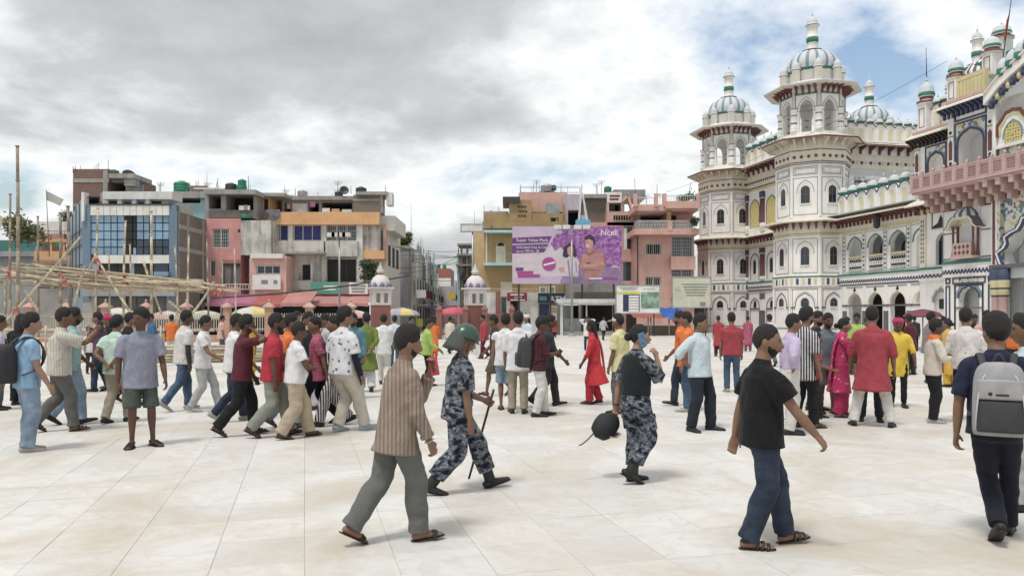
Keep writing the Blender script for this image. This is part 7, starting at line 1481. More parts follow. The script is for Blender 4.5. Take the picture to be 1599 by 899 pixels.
# ---- clothes
K = dict(ltblue=cloth('light_blue', (.22,.38,.56)), bluegrey=cloth('blue_grey', (.24,.25,.33)), offwhite=cloth('off_white', (.50,.47,.42), 'fine', (.40,.37,.33)), mint=cloth('mint', (.48,.66,.56)), teal=cloth('pale_teal', (.26,.40,.40)), greygreen=cloth('grey_green', (.065,.085,.07)), khaki=cloth('khaki', (.33,.29,.22)), greyT=cloth('grey_trouser', (.115,.115,.11)), jeansL=cloth('jeans_light', (.18,.25,.33), 'denim'), jeans=cloth('jeans', (.05,.085,.14), 'denim'), navyj=cloth('jeans_navy', (.022,.034,.058), 'denim', (.05,.07,.105)), black=cloth('black', (.016,.016,.018)), charcoal=cloth('charcoal', (.035,.035,.04)), white=cloth('white', (.66,.66,.68)), whitep=cloth('white_print', (.60,.57,.56), 'print', (.33,.27,.27)), whitepants=cloth('white_trouser', (.60,.585,.55)), palegrey=cloth('pale_grey', (.40,.41,.41)), maroon=cloth('maroon', (.10,.018,.032)), plaid=cloth('maroon_plaid', (.085,.020,.032), 'plaid', (.03,.012,.02)), red=cloth('red', (.42,.022,.045)), redk=cloth('red_kurta', (.34,.045,.062)), crimson=cloth('crimson_dress', (.56,.03,.04), 'print', (.40,.02,.03)), pink=cloth('pink_print', (.50,.03,.13), 'floral', (.62,.30,.36)), pinkp=cloth('pink_plain', (.50,.03,.13)), rose=cloth('rose', (.40,.10,.17), 'plaid', (.3,.06,.11)), orange=cloth('orange', (.68,.16,.02)), yellow=cloth('yellow', (.70,.50,.02)), mustard=cloth('mustard', (.55,.33,.03)), paleyel=cloth('pale_yellow', (.60,.56,.28)), lime=cloth('lime', (.34,.48,.10)), olive=cloth('green_kurta', (.155,.21,.035)), cream=cloth('cream_trouser', (.50,.46,.39)), tan=cloth('tan_trouser', (.42,.34,.24)), sage=cloth('sage_trouser', (.24,.25,.21)), floral=cloth('floral', (.62,.62,.66), 'floral', (.10,.10,.17)), navy=cloth('navy', (.018,.022,.05)), blue=cloth('mid_blue', (.05,.12,.25)), tealS=cloth('teal_shirt', (.09,.22,.27)), skyShirt=cloth('sky_shirt', (.50,.60,.66)), lav=cloth('lavender', (.48,.40,.58)), bwstripe=cloth('bw_stripe', (.03,.03,.035), 'vstripe', (.55,.55,.55), sc=.9, ydir=-.75), bwpants=cloth('bw_trouser', (.05,.05,.055), 'vstripe', (.55,.55,.57), sc=1.2), brownshort=cloth('brown_short', (.10,.085,.075)), greyblue=cloth('grey_blue', (.13,.16,.20)), beige=cloth('beige', (.56,.51,.43)), denimS=cloth('denim_short', (.21,.31,.40)), camo=cloth('camouflage', (.1,.1,.1), 'camo'), striped=cloth('tan_stripe', (.275,.215,.17), 'fine', (.165,.125,.10), sc=1.1, ydir=-.36), grey=cloth('grey_trousers_near', (.13,.132,.128)), blackT=cloth('black_tee', (.010,.010,.012)), dknavy=cloth('dark_navy_trouser', (.020,.025,.036)), peach=cloth('peach', (.60,.35,.30)), whitedh=cloth('white_cotton', (.62,.61,.66)))
PHONE = mat('phone_black', (.012,.012,.015), rough=.15, var=.05); PHONEB = mat('phone_case', (.10,.20,.34), rough=.3, var=.6, scale=40)
def phone(J, k, label, m=PHONE, ax=None, off=.075, up=None, lift=0.0):
    c, u = hand_at(J, k, off); A = Acc(); az = nrm(np.array(up if up is not None else u, float)); ax = nrm(np.cross(az, np.array(ax if ax is not None else (0, 1, 0), float))); rbox(A, c+np.array([0,0,lift]), ax, None, az, .037, .005, .076); return prop(J, 'phone', label, 'phone', [('case', A, m)])
def backpack(J, label, m, m2, straps=True, W=.155, Hh=.235, D=.085, deco=False):
    tp = J['tp']; T3 = J['T3']; ex, ez = T3 @ np.array([1.,0,0]), T3 @ np.array([0,0,1.]); c = tp(-.235, 0, .20); A = Acc()
    A.loft([(c-ez*Hh, D*.85, W*.88), (c-ez*Hh*.9, D, W), (c, D*1.05, W), (c+ez*Hh*.6, D*.95, W*.95), (c+ez*Hh*.88, D*.75, W*.78), (c+ez*Hh, D*.5, W*.5)], ex, 3, 26, .004, 2.0, (8,8,8), .1, 3.4)
    P = Acc(); q = c-ex*D*.92-ez*Hh*.42; P.loft([(q-ez*Hh*.46, .030, W*.82), (q-ez*Hh*.40, .045, W*.86), (q+ez*Hh*.30, .045, W*.86), (q+ez*Hh*.40, .028, W*.80)], ex, 2, 24, 0, 0, (1,1,1), .1, 4)
    parts = [('bag', A, m), ('front_pocket', P, m2)]
    for sg in (-1, 1):
        S_ = Acc(); S_.loft([(tp(-.16,sg*.09,.42), .012, .026), (tp(-.06,sg*.105,.515), .012, .028), (tp(.08,sg*.115,.475), .012, .028), (tp(.145,sg*.125,.34), .012, .026), (tp(.10,sg*.165,.16), .010, .022), (tp(-.10,sg*.175,.06), .008, .016)], ez, 3, 8); parts.append(('strap', S_, m2))
    Hn = Acc(); Hn.loft([(c+ez*Hh*.95+np.array([.02,.04,0]), .010, .010), (c+ez*(Hh+.06), .010, .012), (c+ez*Hh*.95+np.array([.02,-.04,0]), .010, .010)], ex, 4, 8); parts.append(('handle', Hn, m2))
    if deco:
        lt = mat('bag_trim', (.55,.55,.53)); 
        for sg in (-1, 1): Z = Acc(); Z.loft([(c-ex*D*.8+np.array([0,sg*W*.9,0])-ez*Hh*.85, .006, .006), (c-ex*D*1.25+np.array([0,sg*W*.86,0])-ez*Hh*.2, .006, .006), (c-ex*D*1.0+np.array([0,sg*W*.7,0])+ez*Hh*.45, .006, .006), (c-ex*D*.6+np.array([0,sg*W*.35,0])+ez*Hh*.85, .006, .006)], ex, 4, 6); parts.append(('zip_trim', Z, lt))
        B = Acc(); B.loft([(q+ez*Hh*.42, .048, W*.87), (q+ez*Hh*.95, .042, W*.84)], ex, 3, 24, 0, 0, (1,1,1), .1, 4); parts.append(('upper_pocket', B, m)); Lg = Acc(); rbox(Lg, q+ez*Hh*.55-ex*.047+np.array([0,-.01,0]), np.array([0,1.,0]), None, ez, .040, .004, .006); parts.append(('logo_bar', Lg, PHONE)); Lg = Acc(); Lg.ball(q+ez*Hh*.57-ex*.046+np.array([0,.062,0]), (.006,.014,.014), None, 6); parts.append(('logo_mark', Lg, PHONE))
    return prop(J, 'backpack', label, 'backpack', parts)
P = person
def attach(J, nm, acc, m): o = bpy.data.objects.new(nm, acc.mesh(nm, m, J['S'])); col.objects.link(o); o.parent = J['root']; return o
def cuffs(J, m, t0=.74, t1=.83, r=.058):
    for k in 'LR': A = Acc(); e, w_ = J['el'][k], J['wr'][k]; A.loft([(e+(w_-e)*t0, r, r*.94), (e+(w_-e)*t1, r*.98, r*.92)], (1,0,.15), 2, 14, .003, 1.0, (20,20,20), .05); attach(J, 'cuff', A, m)
def cargo(J, m):
    for k in 'LR':
        sg = 1 if k == 'L' else -1; h0, k0 = J['hip'][k], J['kn'][k]; az = nrm(k0-h0); c = h0*.42+k0*.58; ay = nrm(np.array([0,sg*1.,0])-az*(sg*az[1])); ax = np.cross(az, ay); A = Acc(); rbox(A, c+ay*.094, ax, None, az, .075, .020, .085); o = attach(J, 'cargo_pocket', A, m); B = Acc(); rbox(B, c+ay*.112-az*.062, ax, None, az, .078, .008, .026); b_ = bpy.data.objects.new('pocket_flap', B.mesh('pocket_flap', m, J['S'])); col.objects.link(b_); b_.parent = o
# ================= near figures
J = P(620, 846, 505, 20, 'man in tan striped shirt and grey trousers walking with hand at his mouth', ('shirt', K['striped'], dict(sleeve=1.82, hem=-.17, fat=1.14, loose=1.2)), ('trousers', K['grey'], dict(w=1.16)), 'flip', 1, {'L': (-.31,.06,-30,0), 'R': (.16,-.06,6,0)}, (('t', .23, -.02, .47, (-.1,.35,-1)), ('f', 8, 6, 16)), lean=6, hyaw=-4, hpitch=8, hair='thick', hold={'L': dict(curl=40, palm=(-1,-.4,0), bend=(-.2,-.1,.7)), 'R': dict(curl=45)}, beard=.5, seed=4)
A = Acc(); c, u = hand_at(J, 'R', -.01); a1 = nrm(np.cross(u, [0,1,0])); a2 = np.cross(u, a1); A.loft([(c+(a1*math.cos(t)+a2*math.sin(t))*.036, .004, .005) for t in np.linspace(0, 2*math.pi, 13)], u, 2, 6); prop(J, 'bangle', 'pale bangle on the wrist of the man in tan stripes', 'bangle', [('ring', A, SOLE)])
phone(J, 'L', 'red phone held to the mouth of the man in tan stripes', mat('phone_red', (.5,.05,.08), rough=.3), ax=(0,1,0), off=.06, up=(-.1,.2,1))
cuffs(J, K['striped'])
# police with helmet and stick
J = P(714, 768, 497, 14, 'policeman in grey camouflage and green riot helmet walking with a stick', ('tee', K['camo'], dict(sleeve=.80, hem=-.12, fat=1.10, loose=1.2)), ('camo', K['camo'], dict(w=1.12)), 'boot', 1, {'L': (.36,.07,14,0), 'R': (-.30,-.07,-12,0)}, (('f', 14, 6, 52), ('f', 0, 6, 8)), lean=5, hpitch=22, hair='buzz', hold={'L': dict(curl=75), 'R': dict(curl=32)}, seed=9)
hp = J['hp']; HM = J['HM']; A = Acc(); V = []; fs = []; n = 14
for i in range(n+1):
    a = math.pi*.5-math.pi*.60*i/n
    for k in range(2*n):
        t = math.pi*k/n; cx_ = math.cos(t); zz_ = math.sin(a)*.142
        if a < 0: zz_ = math.sin(a)*.10*(1 if cx_ < .2 else .25)
        r0 = max(math.cos(a), 0.02)*(1.0 if a > 0 else 1.05); V.append((r0*.140*cx_-.01, r0*.120*math.sin(t), zz_+.028))
for i in range(n):
    for k in range(2*n): k2 = (k+1) % (2*n); fs.append((i*2*n+k, i*2*n+k2, (i+1)*2*n+k2, (i+1)*2*n+k))
V = np.array(V); A.add(V @ HM.T+J['Hc'], fs)
B = Acc(); B.add((np.array([(1.12*.15*math.cos(t)*(1.0+.05*s_)-.0, 1.06*.13*math.sin(t), z_) for s_, z_ in ((0,.02),(1,-.05),(1,-.10)) for t in np.linspace(-1.15, 1.15, 14)])) @ HM.T+J['Hc'], [(j*14+k, j*14+k+1, (j+1)*14+k+1, (j+1)*14+k) for j in range(2) for k in range(13)])
C = Acc(); ts = np.linspace(1.75, 4.53, 16); gv = [((r0_*1.16*math.cos(t)-.01), r0_*math.sin(t), z_) for r0_, z_ in ((.126,.035),(.140,-.03),(.152,-.09),(.160,-.135),(.156,-.135),(.146,-.09),(.134,-.03),(.120,.03)) for t in ts]
C.add(np.array(gv) @ HM.T+J['Hc'], [(j_*16+k, j_*16+k+1, (j_+1)*16+k+1, (j_+1)*16+k) for j_ in range(7) for k in range(15)])
D = Acc(); D.loft([(hp((.03,.10,-.01)), .004, .008), (hp((.035,.075,-.08)), .004, .008), (hp((.05,.0,-.13)), .004, .008), (hp((.035,-.075,-.08)), .004, .008), (hp((.03,-.10,-.01)), .004, .008)], (1,0,0), 3, 6)
E = Acc(); E.loft([(hp((.14*math.cos(t), .132*math.sin(t), .018)), .006, .010) for t in np.linspace(-2.0, 2.0, 15)], (0,0,1), 2, 6)
vis = mat('visor_clear', (.6,.66,.66), rough=.08, var=.05); vis.node_tree.nodes['Principled BSDF'].inputs['Alpha'].default_value = .22
HELM = mat('helmet_green', (.035,.078,.058), rough=.28, var=.08)
prop(J, 'riot_helmet', 'dark green riot helmet with raised clear visor worn by the policeman', 'helmet', [('shell', A, HELM), ('visor', B, vis), ('neck_guard', C, mat('guard_grey', (.05,.055,.055))), ('chin_strap', D, RUBBER), ('rim', E, RUBBER)])
c, u = hand_at(J, 'L', .075); A = Acc(); t = nrm(np.array([.30, .02, 1.0])); top_ = c+t*.14; bot_ = c-t*((c[2]-.02)/t[2]) if False else c-t*.80
A.loft([(bot_, .012, .012), ((bot_+top_)/2, .013, .013), (top_, .014, .014)], (1,0,0), 2, 8); prop(J, 'police_stick', 'long black stick held by the walking policeman', 'stick', [('shaft', A, mat('stick_black', (.03,.022,.018), rough=.4))])
cargo(J, K['camo']); A = Acc(); tp = J['tp']; A.loft([(tp(0,0,.05), .150, .196), (tp(0,0,.10), .147, .190)], (1,0,0), 1, 20, 0, 0, (1,1,1), 0); 
o = bpy.data.objects.new('belt', A.mesh('belt', K['camo'], J['S'])); col.objects.link(o); o.parent = J['root']
# policewoman with phone, helmet in hand
J = P(992, 753, 505, 34, 'policewoman in camouflage and black vest on the phone carrying a helmet', ('tee', K['camo'], dict(sleeve=.92, hem=-.06, loose=1.15, fat=1.12, vest=cloth('vest_black', (.016,.018,.022)))), ('camo', K['camo'], dict(w=1.15)), 'boot', 3, {'L': (.02,.07,0,0), 'R': (-.10,-.075,-28,.0)}, (('f', -14, 12, 6), ('t', .17, -.13, .47, (.25,-.35,-1.5))), lean=2, hyaw=-24, hair='bun', female=True, hold={'R': dict(curl=55, palm=(-.2,1,0), bend=(-.5,.1,.7)), 'L': dict(curl=70)}, seed=12)
c = J['hp']((.012, -.098, -.03)); A = Acc(); rbox(A, c, nrm(np.array([1.,0,.3])), None, nrm(np.array([-.3,-.05,1.])), .040, .006, .080); prop(J, 'phone', 'patterned blue phone at the ear of the policewoman', 'phone', [('case', A, PHONEB)])
c, u = hand_at(J, 'L', .08); q = c+np.array([-.10, .02, -.13]); A = Acc(); A.loft([(q+np.array([.10,0,.10]), .05, .07), (q+np.array([.06,0,.05]), .12, .11), (q, .14, .125), (q+np.array([-.06,0,-.05]), .13, .12), (q+np.array([-.11,0,-.09]), .10, .10)], (1,0,-1), 3, 18); B = Acc(); B.loft([(q+np.array([-.02,.0,-.11]), .012, .10), (q+np.array([.06,0,-.13]), .014, .12), (q+np.array([.13,0,-.09]), .012, .11)], (0,0,1), 3, 14)
C = Acc(); C.loft([(q+np.array([-.13,0,-.05]), .006, .014), (q+np.array([-.22,.0,-.13]), .005, .013), (q+np.array([-.30,.01,-.19]), .005, .013), (q+np.array([-.34,.01,-.20]), .004, .02)], (0,0,1), 3, 8); D = Acc(); D.loft([(c, .008, .012), (q+np.array([.08,0,.08]), .008, .014)], (0,1,0), 2, 8)
prop(J, 'riot_helmet', 'black riot helmet with pale visor and trailing strap hanging from a hand', 'helmet', [('shell', A, mat('helmet_black', (.016,.018,.022), rough=.75)), ('visor', B, mat('visor_pale', (.42,.42,.40), rough=.2)), ('loose_strap', C, RUBBER), ('grip_strap', D, RUBBER)])
A = Acc(); c, u = hand_at(J, 'L', -.015); a1 = nrm(np.cross(u, [0,1,0])); a2 = np.cross(u, a1); A.loft([(c+(a1*math.cos(t)+a2*math.sin(t))*.034, .006, .010) for t in np.linspace(0, 2*math.pi, 13)], u, 2, 6); prop(J, 'wristwatch', 'dark wristwatch on the policewoman', 'watch', [('band', A, RUBBER)])
cargo(J, K['camo'])
# man in black t-shirt
J = P(1188, 853, 499, 20, 'bearded man in black t-shirt and navy jeans striding with arm forward', ('tee', K['blackT'], dict(sleeve=.70, hem=-.135, fat=1.16, loose=1.28)), ('jeans', K['navyj'], dict(w=1.16)), 'sandal', 1, {'L': (.21,.07,8,0), 'R': (-.12,-.07,0,0)}, (('f', -16, 10, 6), ('f', 32, 10, 8)), lean=1, hair='balding', beard=1.1, hpitch=4, hyaw=-22, hold={'R': dict(curl=40, palm=(-.8,.6,0)), 'L': dict(curl=35)}, seed=21, slim=1.10)
A = Acc(); A.loft([(J['sh']['R']+(J['el']['R']-J['sh']['R'])*.665, .0855, .0765), (J['sh']['R']+(J['el']['R']-J['sh']['R'])*.675, .0855, .0765)], (1,0,.15), 1, 14, 0, 0, (1,1,1), 0)
# student with grey backpack
J = P(1556, 842, 482, 94, 'student in navy uniform seen from behind with a grey backpack', ('tee', K['navy'], dict(sleeve=.85, hem=-.08, loose=1.1)), ('trousers', cloth('uniform_trouser', (.014,.016,.026)), dict(w=.95)), 'shoe', 1, {'L': (-.15,.0,-30,0), 'R': (.22,-.09,0,0)}, (('f', -6, 12, 14), ('f', 10, 10, 20)), lean=2, hyaw=20, hair='thick', hold={'L': dict(curl=38)}, seed=33, dxy=(.0, 0))
backpack(J, 'grey and black school backpack on the navy-clad student', mat('bag_grey', (.30,.30,.31), var=.15, scale=8), mat('bag_dark', (.035,.036,.042), var=.2, scale=8), W=.165, Hh=.26, D=.10, deco=True)
# right edge walker
P(1612, 798, 488, 200, 'person in pale grey trousers entering beside the student', ('shirt', K['skyShirt'], dict(sleeve=1.9)), ('trousers', K['palegrey']), 'shoe', 0, 'walk', stride=.2)
# ================= left group
J = P(42, 705, 487, 14, 'boy in light blue top and loose jeans with a black backpack', ('tee', K['ltblue'], dict(sleeve=.7, fat=1.05)), ('wide', K['jeansL'], dict(w=.92)), 'sneaker', 3, {'L': (.03,.08,0,0), 'R': (-.02,-.08,0,0)}, (('f', 4, 6, 14), ('f', 10, 8, 18)), lean=1, hpitch=2)
backpack(J, 'black backpack on the boy in the light blue top', mat('bag_black', (.018,.019,.023), var=.3, scale=8), mat('bag_black2', (.028,.030,.036)), D=.11)
J = P(92, 674, 478, 2, 'man in off-white shirt pointing ahead with a raised arm', ('shirt', K['offwhite'], dict(sleeve=.9, hem=-.12, loose=1.25)), ('trousers', K['greyT'], dict(w=1.05)), 'sandal', 0, {'L': (-.28,.07,-30,0), 'R': (.20,-.07,6,0)}, (('f', -10, 8, 12), ('t', .42, -.10, .52, (0,-.4,-1))), hold={'R': dict(curl=50, thumb=(0,0,1))}); phone(J, 'R', 'dark phone raised by the man in the off-white shirt', off=.08, up=(0,.2,1))
P(108, 663, 479, 14, 'bearded man in pale teal t-shirt and light jeans walking', ('tee', K['teal'], dict(sleeve=.6)), ('wide', K['jeansL'], dict(w=.9)), 'shoe', 2, 'walk', stride=.2, beard=1.2, lead='R')
P(30, 632, 489, 60, 'long-haired woman in black behind the boy with the backpack', ('blouse', K['black'], dict(sleeve=1.8, hem=-.15)), ('salwar', K['black']), 'shoe', 1, 'stand', ('down','down'), hair='long', female=True)
P(-6, 640, 492, 0, 'person in pale lilac at the left edge of the crowd', ('tee', cloth('pale_lilac', (.5,.46,.6)), dict(sleeve=.6)), ('trousers', K['greyT']), 'shoe', 0, 'stand', ('down','down'))
P(181, 660, 489, 52, 'man in mint polo with hands clasped behind his back', ('polo', K['mint'], dict(sleeve=.62, hem=-.13)), ('trousers', K['khaki'], dict(w=1.0)), 'shoe', 1, {'L': (-.16,.08,-6,0), 'R': (.22,-.07,4,0)}, (('t', -.16, .03, .05, (-.6,1,0)), ('t', -.17, -.03, .03, (-.6,-1,0))), lean=0)
P(219, 697, 480, -82, 'young man in blue-grey polo and dark green shorts turning aside', ('polo', K['bluegrey'], dict(sleeve=.75, hem=-.16, fat=1.10, loose=1.2)), ('shorts', K['greygreen']), 'sandal', 2, {'L': (.02,.14,0,0,25), 'R': (.06,-.10,0,0,22)}, (('f', 6, 12, 22), ('f', -4, 10, 10)), lean=1, hyaw=-48, hair='thick', slim=1.03)
P(157, 611, 486, 160, 'woman in plum top and navy jeans holding a phone up', ('tee', cloth('plum', (.11,.055,.09)), dict(sleeve=1.6)), ('jeans', K['navyj']), 'shoe', 1, {'L': (.12,.07,4,0), 'R': (-.16,-.07,-10,0)}, (('t', .2, .03, .45), ('t', .22, -.03, .42)), female=True, hair='short')
P(171, 606, 490, 200, 'woman with magenta headscarf behind the plum-clad one', ('tee', K['black'], dict(sleeve=1.7)), ('salwar', K['black']), 'shoe', 1, 'stand', ('down','down'), female=True, hair='long', scarf=('turban', K['pinkp']))
P(141, 583, 511, -70, 'small child in white top and dark trousers beside the plum-clad woman', ('tee', K['white'], dict(sleeve=.6)), ('slim', K['charcoal']), 'shoe', 1, 'stand', ('down','down'), child=True)
P(198, 627, 487, 15, 'man in black behind the mint polo', ('shirt', K['black'], dict(sleeve=1.9)), ('trousers', K['black']), 'shoe', 1, 'walk', stride=.2)
P(286, 640, 483, 24, 'man in white printed shirt and blue jeans striding away', ('shirt', K['whitep'], dict(sleeve=.75, hem=-.14, under=cloth('tattoo_sleeve', (.05,.04,.045), 'print', (.13,.08,.06)))), ('jeans', K['jeans']), 'sneaker', 2, {'L': (.14,.07,4,0), 'R': (-.36,-.07,-34,0)}, (('f', 10, 6, 14), ('f', -8, 8, 14)), hyaw=-10)
P(316, 642, 489, -16, 'man in white polo and pale trousers walking right', ('polo', K['white'], dict(sleeve=.62)), ('trousers', K['palegrey'], dict(w=.95)), 'sneaker', 1, {'L': (.30,.07,12,0), 'R': (-.20,-.07,-6,0)}, (('f', -4, 6, 8), ('f', 30, 8, 30)), hyaw=10)
J = P(378, 680, 490, 4, 'man in maroon t-shirt and black trousers shading his face with a hand', ('tee', K['maroon'], dict(sleeve=.72, hem=-.10)), ('trousers', K['black'], dict(w=1.08)), 'sandal', 2, {'L': (.20,.07,6,0), 'R': (-.34,-.07,-30,0)}, (('f', 8, 6, 20), ('t', .13, -.12, .60, (.7,-.8,-.3))), hold={'R': dict(curl=35, palm=(-.5,.6,0))}, hair='thick')
P(364, 658, 488, 10, 'man in white t-shirt and dark jeans hidden behind the maroon one', ('tee', K['white'], dict(sleeve=.6)), ('jeans', K['navyj']), 'sneaker', 0, {'L': (.20,.07,6,0), 'R': (-.30,-.07,-30,0)}, ('down','swing'))
P(424, 682, 485, 2, 'bearded man in red polo and sage trousers walking right', ('polo', K['red'], dict(sleeve=.72, hem=-.10, fat=1.06, loose=1.15)), ('trousers', K['sage'], dict(w=1.12)), 'sandal', 2, {'L': (.28,.07,8,0), 'R': (-.28,-.07,-28,0)}, (('f', 16, 6, 16), ('f', -2, 6, 8)), beard=1.3, hair='short')
P(460, 684, 499, 12, 'man in white t-shirt and wide tan trousers with hands before him', ('tee', K['white'], dict(sleeve=.62, hem=-.06)), ('wide', K['tan']), 'flip', 2, {'L': (.26,.07,4,0), 'R': (-.24,-.07,-8,0)}, (('t', .24, .04, .16, (-.4,1,-.5)), ('t', .26, -.05, .17, (-.4,-1,-.5))), hpitch=8)
P(498, 662, 490, 172, 'man in rose checked shirt and black trousers coming the other way', ('shirt', K['rose'], dict(sleeve=.8)), ('trousers', K['black']), 'shoe', 1, {'L': (.30,.07,8,0), 'R': (-.30,-.07,-28,0)}, ('swing','swing'), hyaw=30)
P(448, 668, 488, 5, 'man in orange shirt and pale jeans between the red and white shirts', ('shirt', K['orange'], dict(sleeve=.8)), ('jeans', K['jeansL']), 'sandal', 1, 'walk', stride=.24, lead='R')
P(478, 640, 486, -50, 'man with cream and saffron scarf over a dark shirt', ('kurta', K['charcoal'], dict(sleeve=1.9)), ('dhoti', K['whitedh']), 'sandal', 0, 'walk', stride=.15, scarf=('neck', cloth('cream_scarf', (.58,.42,.30))))
P(512, 625, 489, 185, 'man in pale grey shirt walking left behind the floral shirt', ('shirt', K['palegrey'], dict(sleeve=1.8)), ('trousers', K['charcoal']), 'shoe', 0, 'walk', stride=.2)
P(533, 675, 472, 38, 'tall young man in white floral shirt and cream trousers', ('tee', K['floral'], dict(sleeve=.8, hem=-.07, fat=1.06, loose=1.25, under=cloth('navy_sleeve', (.018,.02,.035)))), ('wide', K['cream'], dict(w=.9, shoe=CANVAS)), 'sneaker', 1, {'L': (.02,.09,-4,0), 'R': (.36,-.10,8,0)}, (('f', -2, 10, 12), ('f', 6, 8, 16)), hyaw=-14, hair='thick')
P(528, 664, 487, 190, 'person in striped trousers striding left behind the floral shirt', ('shirt', K['greyblue'], dict(sleeve=1.5)), ('wide', K['bwpants'], dict(w=.85)), 'shoe', 1, {'L': (.34,.07,10,0), 'R': (-.20,-.07,-20,0)}, ('down','down'))
P(552, 622, 488, -100, 'man in teal shirt behind the green kurta', ('shirt', K['tealS'], dict(sleeve=1.8)), ('trousers', K['charcoal']), 'shoe', 0, 'stand', ('down','down'), beard=1)
P(573, 611, 487, 102, 'man in olive green kurta and white dhoti with hands behind him', ('kurta', K['olive'], dict(sleeve=1.9, hem=-.42)), ('dhoti', K['whitedh']), 'shoe', 1, {'L': (.12,.10,0,0), 'R': (-.12,-.08,-8,0)}, (('t', -.17, .03, .02, (-.5,1,0)), ('t', -.18, -.03, .0, (-.5,-1,0))))
P(599, 600, 490, 85, 'man in white shirt seen from behind next to the green kurta', ('shirt', K['white'], dict(sleeve=1.2)), ('trousers', K['whitepants']), 'shoe', 1, 'walk', stride=.15)
P(666, 603, 496, 8, 'young man in lime shirt and black trousers pausing with hands out', ('tee', K['lime'], dict(sleeve=1.7)), ('slim', K['black']), 'shoe', 1, {'L': (.10,.09,0,0), 'R': (-.06,-.08,0,0)}, (('f', 18, 14, 40), ('f', 16, 12, 36)), hyaw=-20)
# ================= middle group
P(789, 640, 488, 84, 'man in white vest top and blue shorts seen from behind', ('tee', K['white'], dict(sleeve=.3)), ('shorts', K['denimS']), 'sandal', 1, {'L': (.05,.08,0,0), 'R': (-.10,-.09,0,0)}, ('down','down'))
P(809, 645, 486, 88, 'man in loose white shirt and khaki trousers seen from behind', ('shirt', K['white'], dict(sleeve=1.0, fat=1.08, loose=1.2)), ('trousers', K['khaki']), 'shoe', 1, 'stand', ('down','down'), hair='thick')
J = P(840, 650, 493, 12, 'man in maroon plaid shirt and white trousers looking at his phone', ('shirt', K['plaid'], dict(sleeve=1.3, hem=-.12)), ('trousers', K['whitepants']), 'shoe', 2, {'L': (.16,.08,4,0), 'R': (-.06,-.08,0,0)}, (('t', .28, .03, .20, (-.4,.6,-1)), ('t', .30, -.03, .20, (-.4,-.6,-1))), hpitch=14, hair='thick'); backpack(J, 'charcoal backpack on the man in maroon plaid', mat('bag_slate', (.035,.04,.046), var=.2, scale=8), mat('bag_black2', (.028,.030,.036)), D=.12, W=.16, Hh=.25); phone(J, 'R', 'phone held out by the man in maroon plaid', off=.08, up=(.6,.2,.8))
P(854, 634, 490, 4, 'man in dark clothes stepping out beyond the plaid shirt', ('shirt', K['charcoal'], dict(sleeve=1.5)), ('trousers', K['charcoal']), 'shoe', 2, 'walk', stride=.26)
P(775, 618, 490, 175, 'man in dark vest walking left behind the white shirts', ('tee', K['charcoal'], dict(sleeve=.2)), ('shorts', K['brownshort']), 'sandal', 0, 'walk', stride=.28)
P(824, 580, 489, 220, 'woman in pale blue with covered head beyond the white shirts', ('kurta', K['skyShirt'], dict(sleeve=1.4)), ('salwar', K['white']), 'shoe', 1, 'stand', ('down','down'), female=True, scarf=('turban', K['whitep']), hair='long')
P(866, 527, 493.5, 90, 'woman in maroon tunic far off by the cash booth', ('dress', K['redk'], dict(sleeve=1.3, hem=-.45)), ('salwar', K['maroon']), 'shoe', 1, 'walk', stride=.12, female=True, hair='bun')
P(917, 547, 494, -80, 'man in white shirt and dark jeans with hands raised to his head', ('shirt', K['white'], dict(sleeve=1.8)), ('jeans', K['navyj']), 'shoe', 1, 'stand', (('t', .06, .12, .66, (0,1,.3)), ('t', .06, -.12, .66, (0,-1,.3))))
P(942, 531, 494, 60, 'man in white shirt walking off by the white shelter', ('shirt', K['palegrey'], dict(sleeve=1.8)), ('trousers', K['charcoal']), 'shoe', 1, 'walk', stride=.2)
J = P(928, 631, 499, 172, 'woman in bright red tunic and trousers walking left', ('dress', K['crimson'], dict(sleeve=1.5, hem=-.48, flare=.09, sway=-.10)), ('salwar', K['red']), 'sandal', 2, {'L': (.10,.06,4,0), 'R': (-.12,-.06,-10,0)}, (('f', 14, 10, 16), ('f', -10, 8, 14)), female=True, hair='long', scarf=('hang', K['red']), hyaw=-20)
J = P(970, 645, 489, 150, 'man in pale yellow shirt and white cap behind the policewoman', ('shirt', K['paleyel'], dict(sleeve=.8)), ('trousers', K['greyT']), 'shoe', 0, 'stand', ('down','down'), hair='short')
A = Acc(); hp = J['hp']; V_ = HV2*1.13; V_ = V_[:, :]; mk = HD2[:, 2] > .18; V_ = np.where(mk[:, None], V_, HV2*.94); A.add(V_ @ J['HM'].T+J['Hc'], HF2); B = Acc(); B.loft([(hp((.09,0,.035)), .085, .006), (hp((.15,0,.020)), .075, .006), (hp((.185,0,.005)), .045, .005)], (0,1,0), 3, 14)
prop(J, 'cap', 'white baseball cap on the man in the pale yellow shirt', 'cap', [('crown', A, cloth('cap_white', (.55,.54,.52))), ('brim', B, cloth('cap_white', (.55,.54,.52)))])
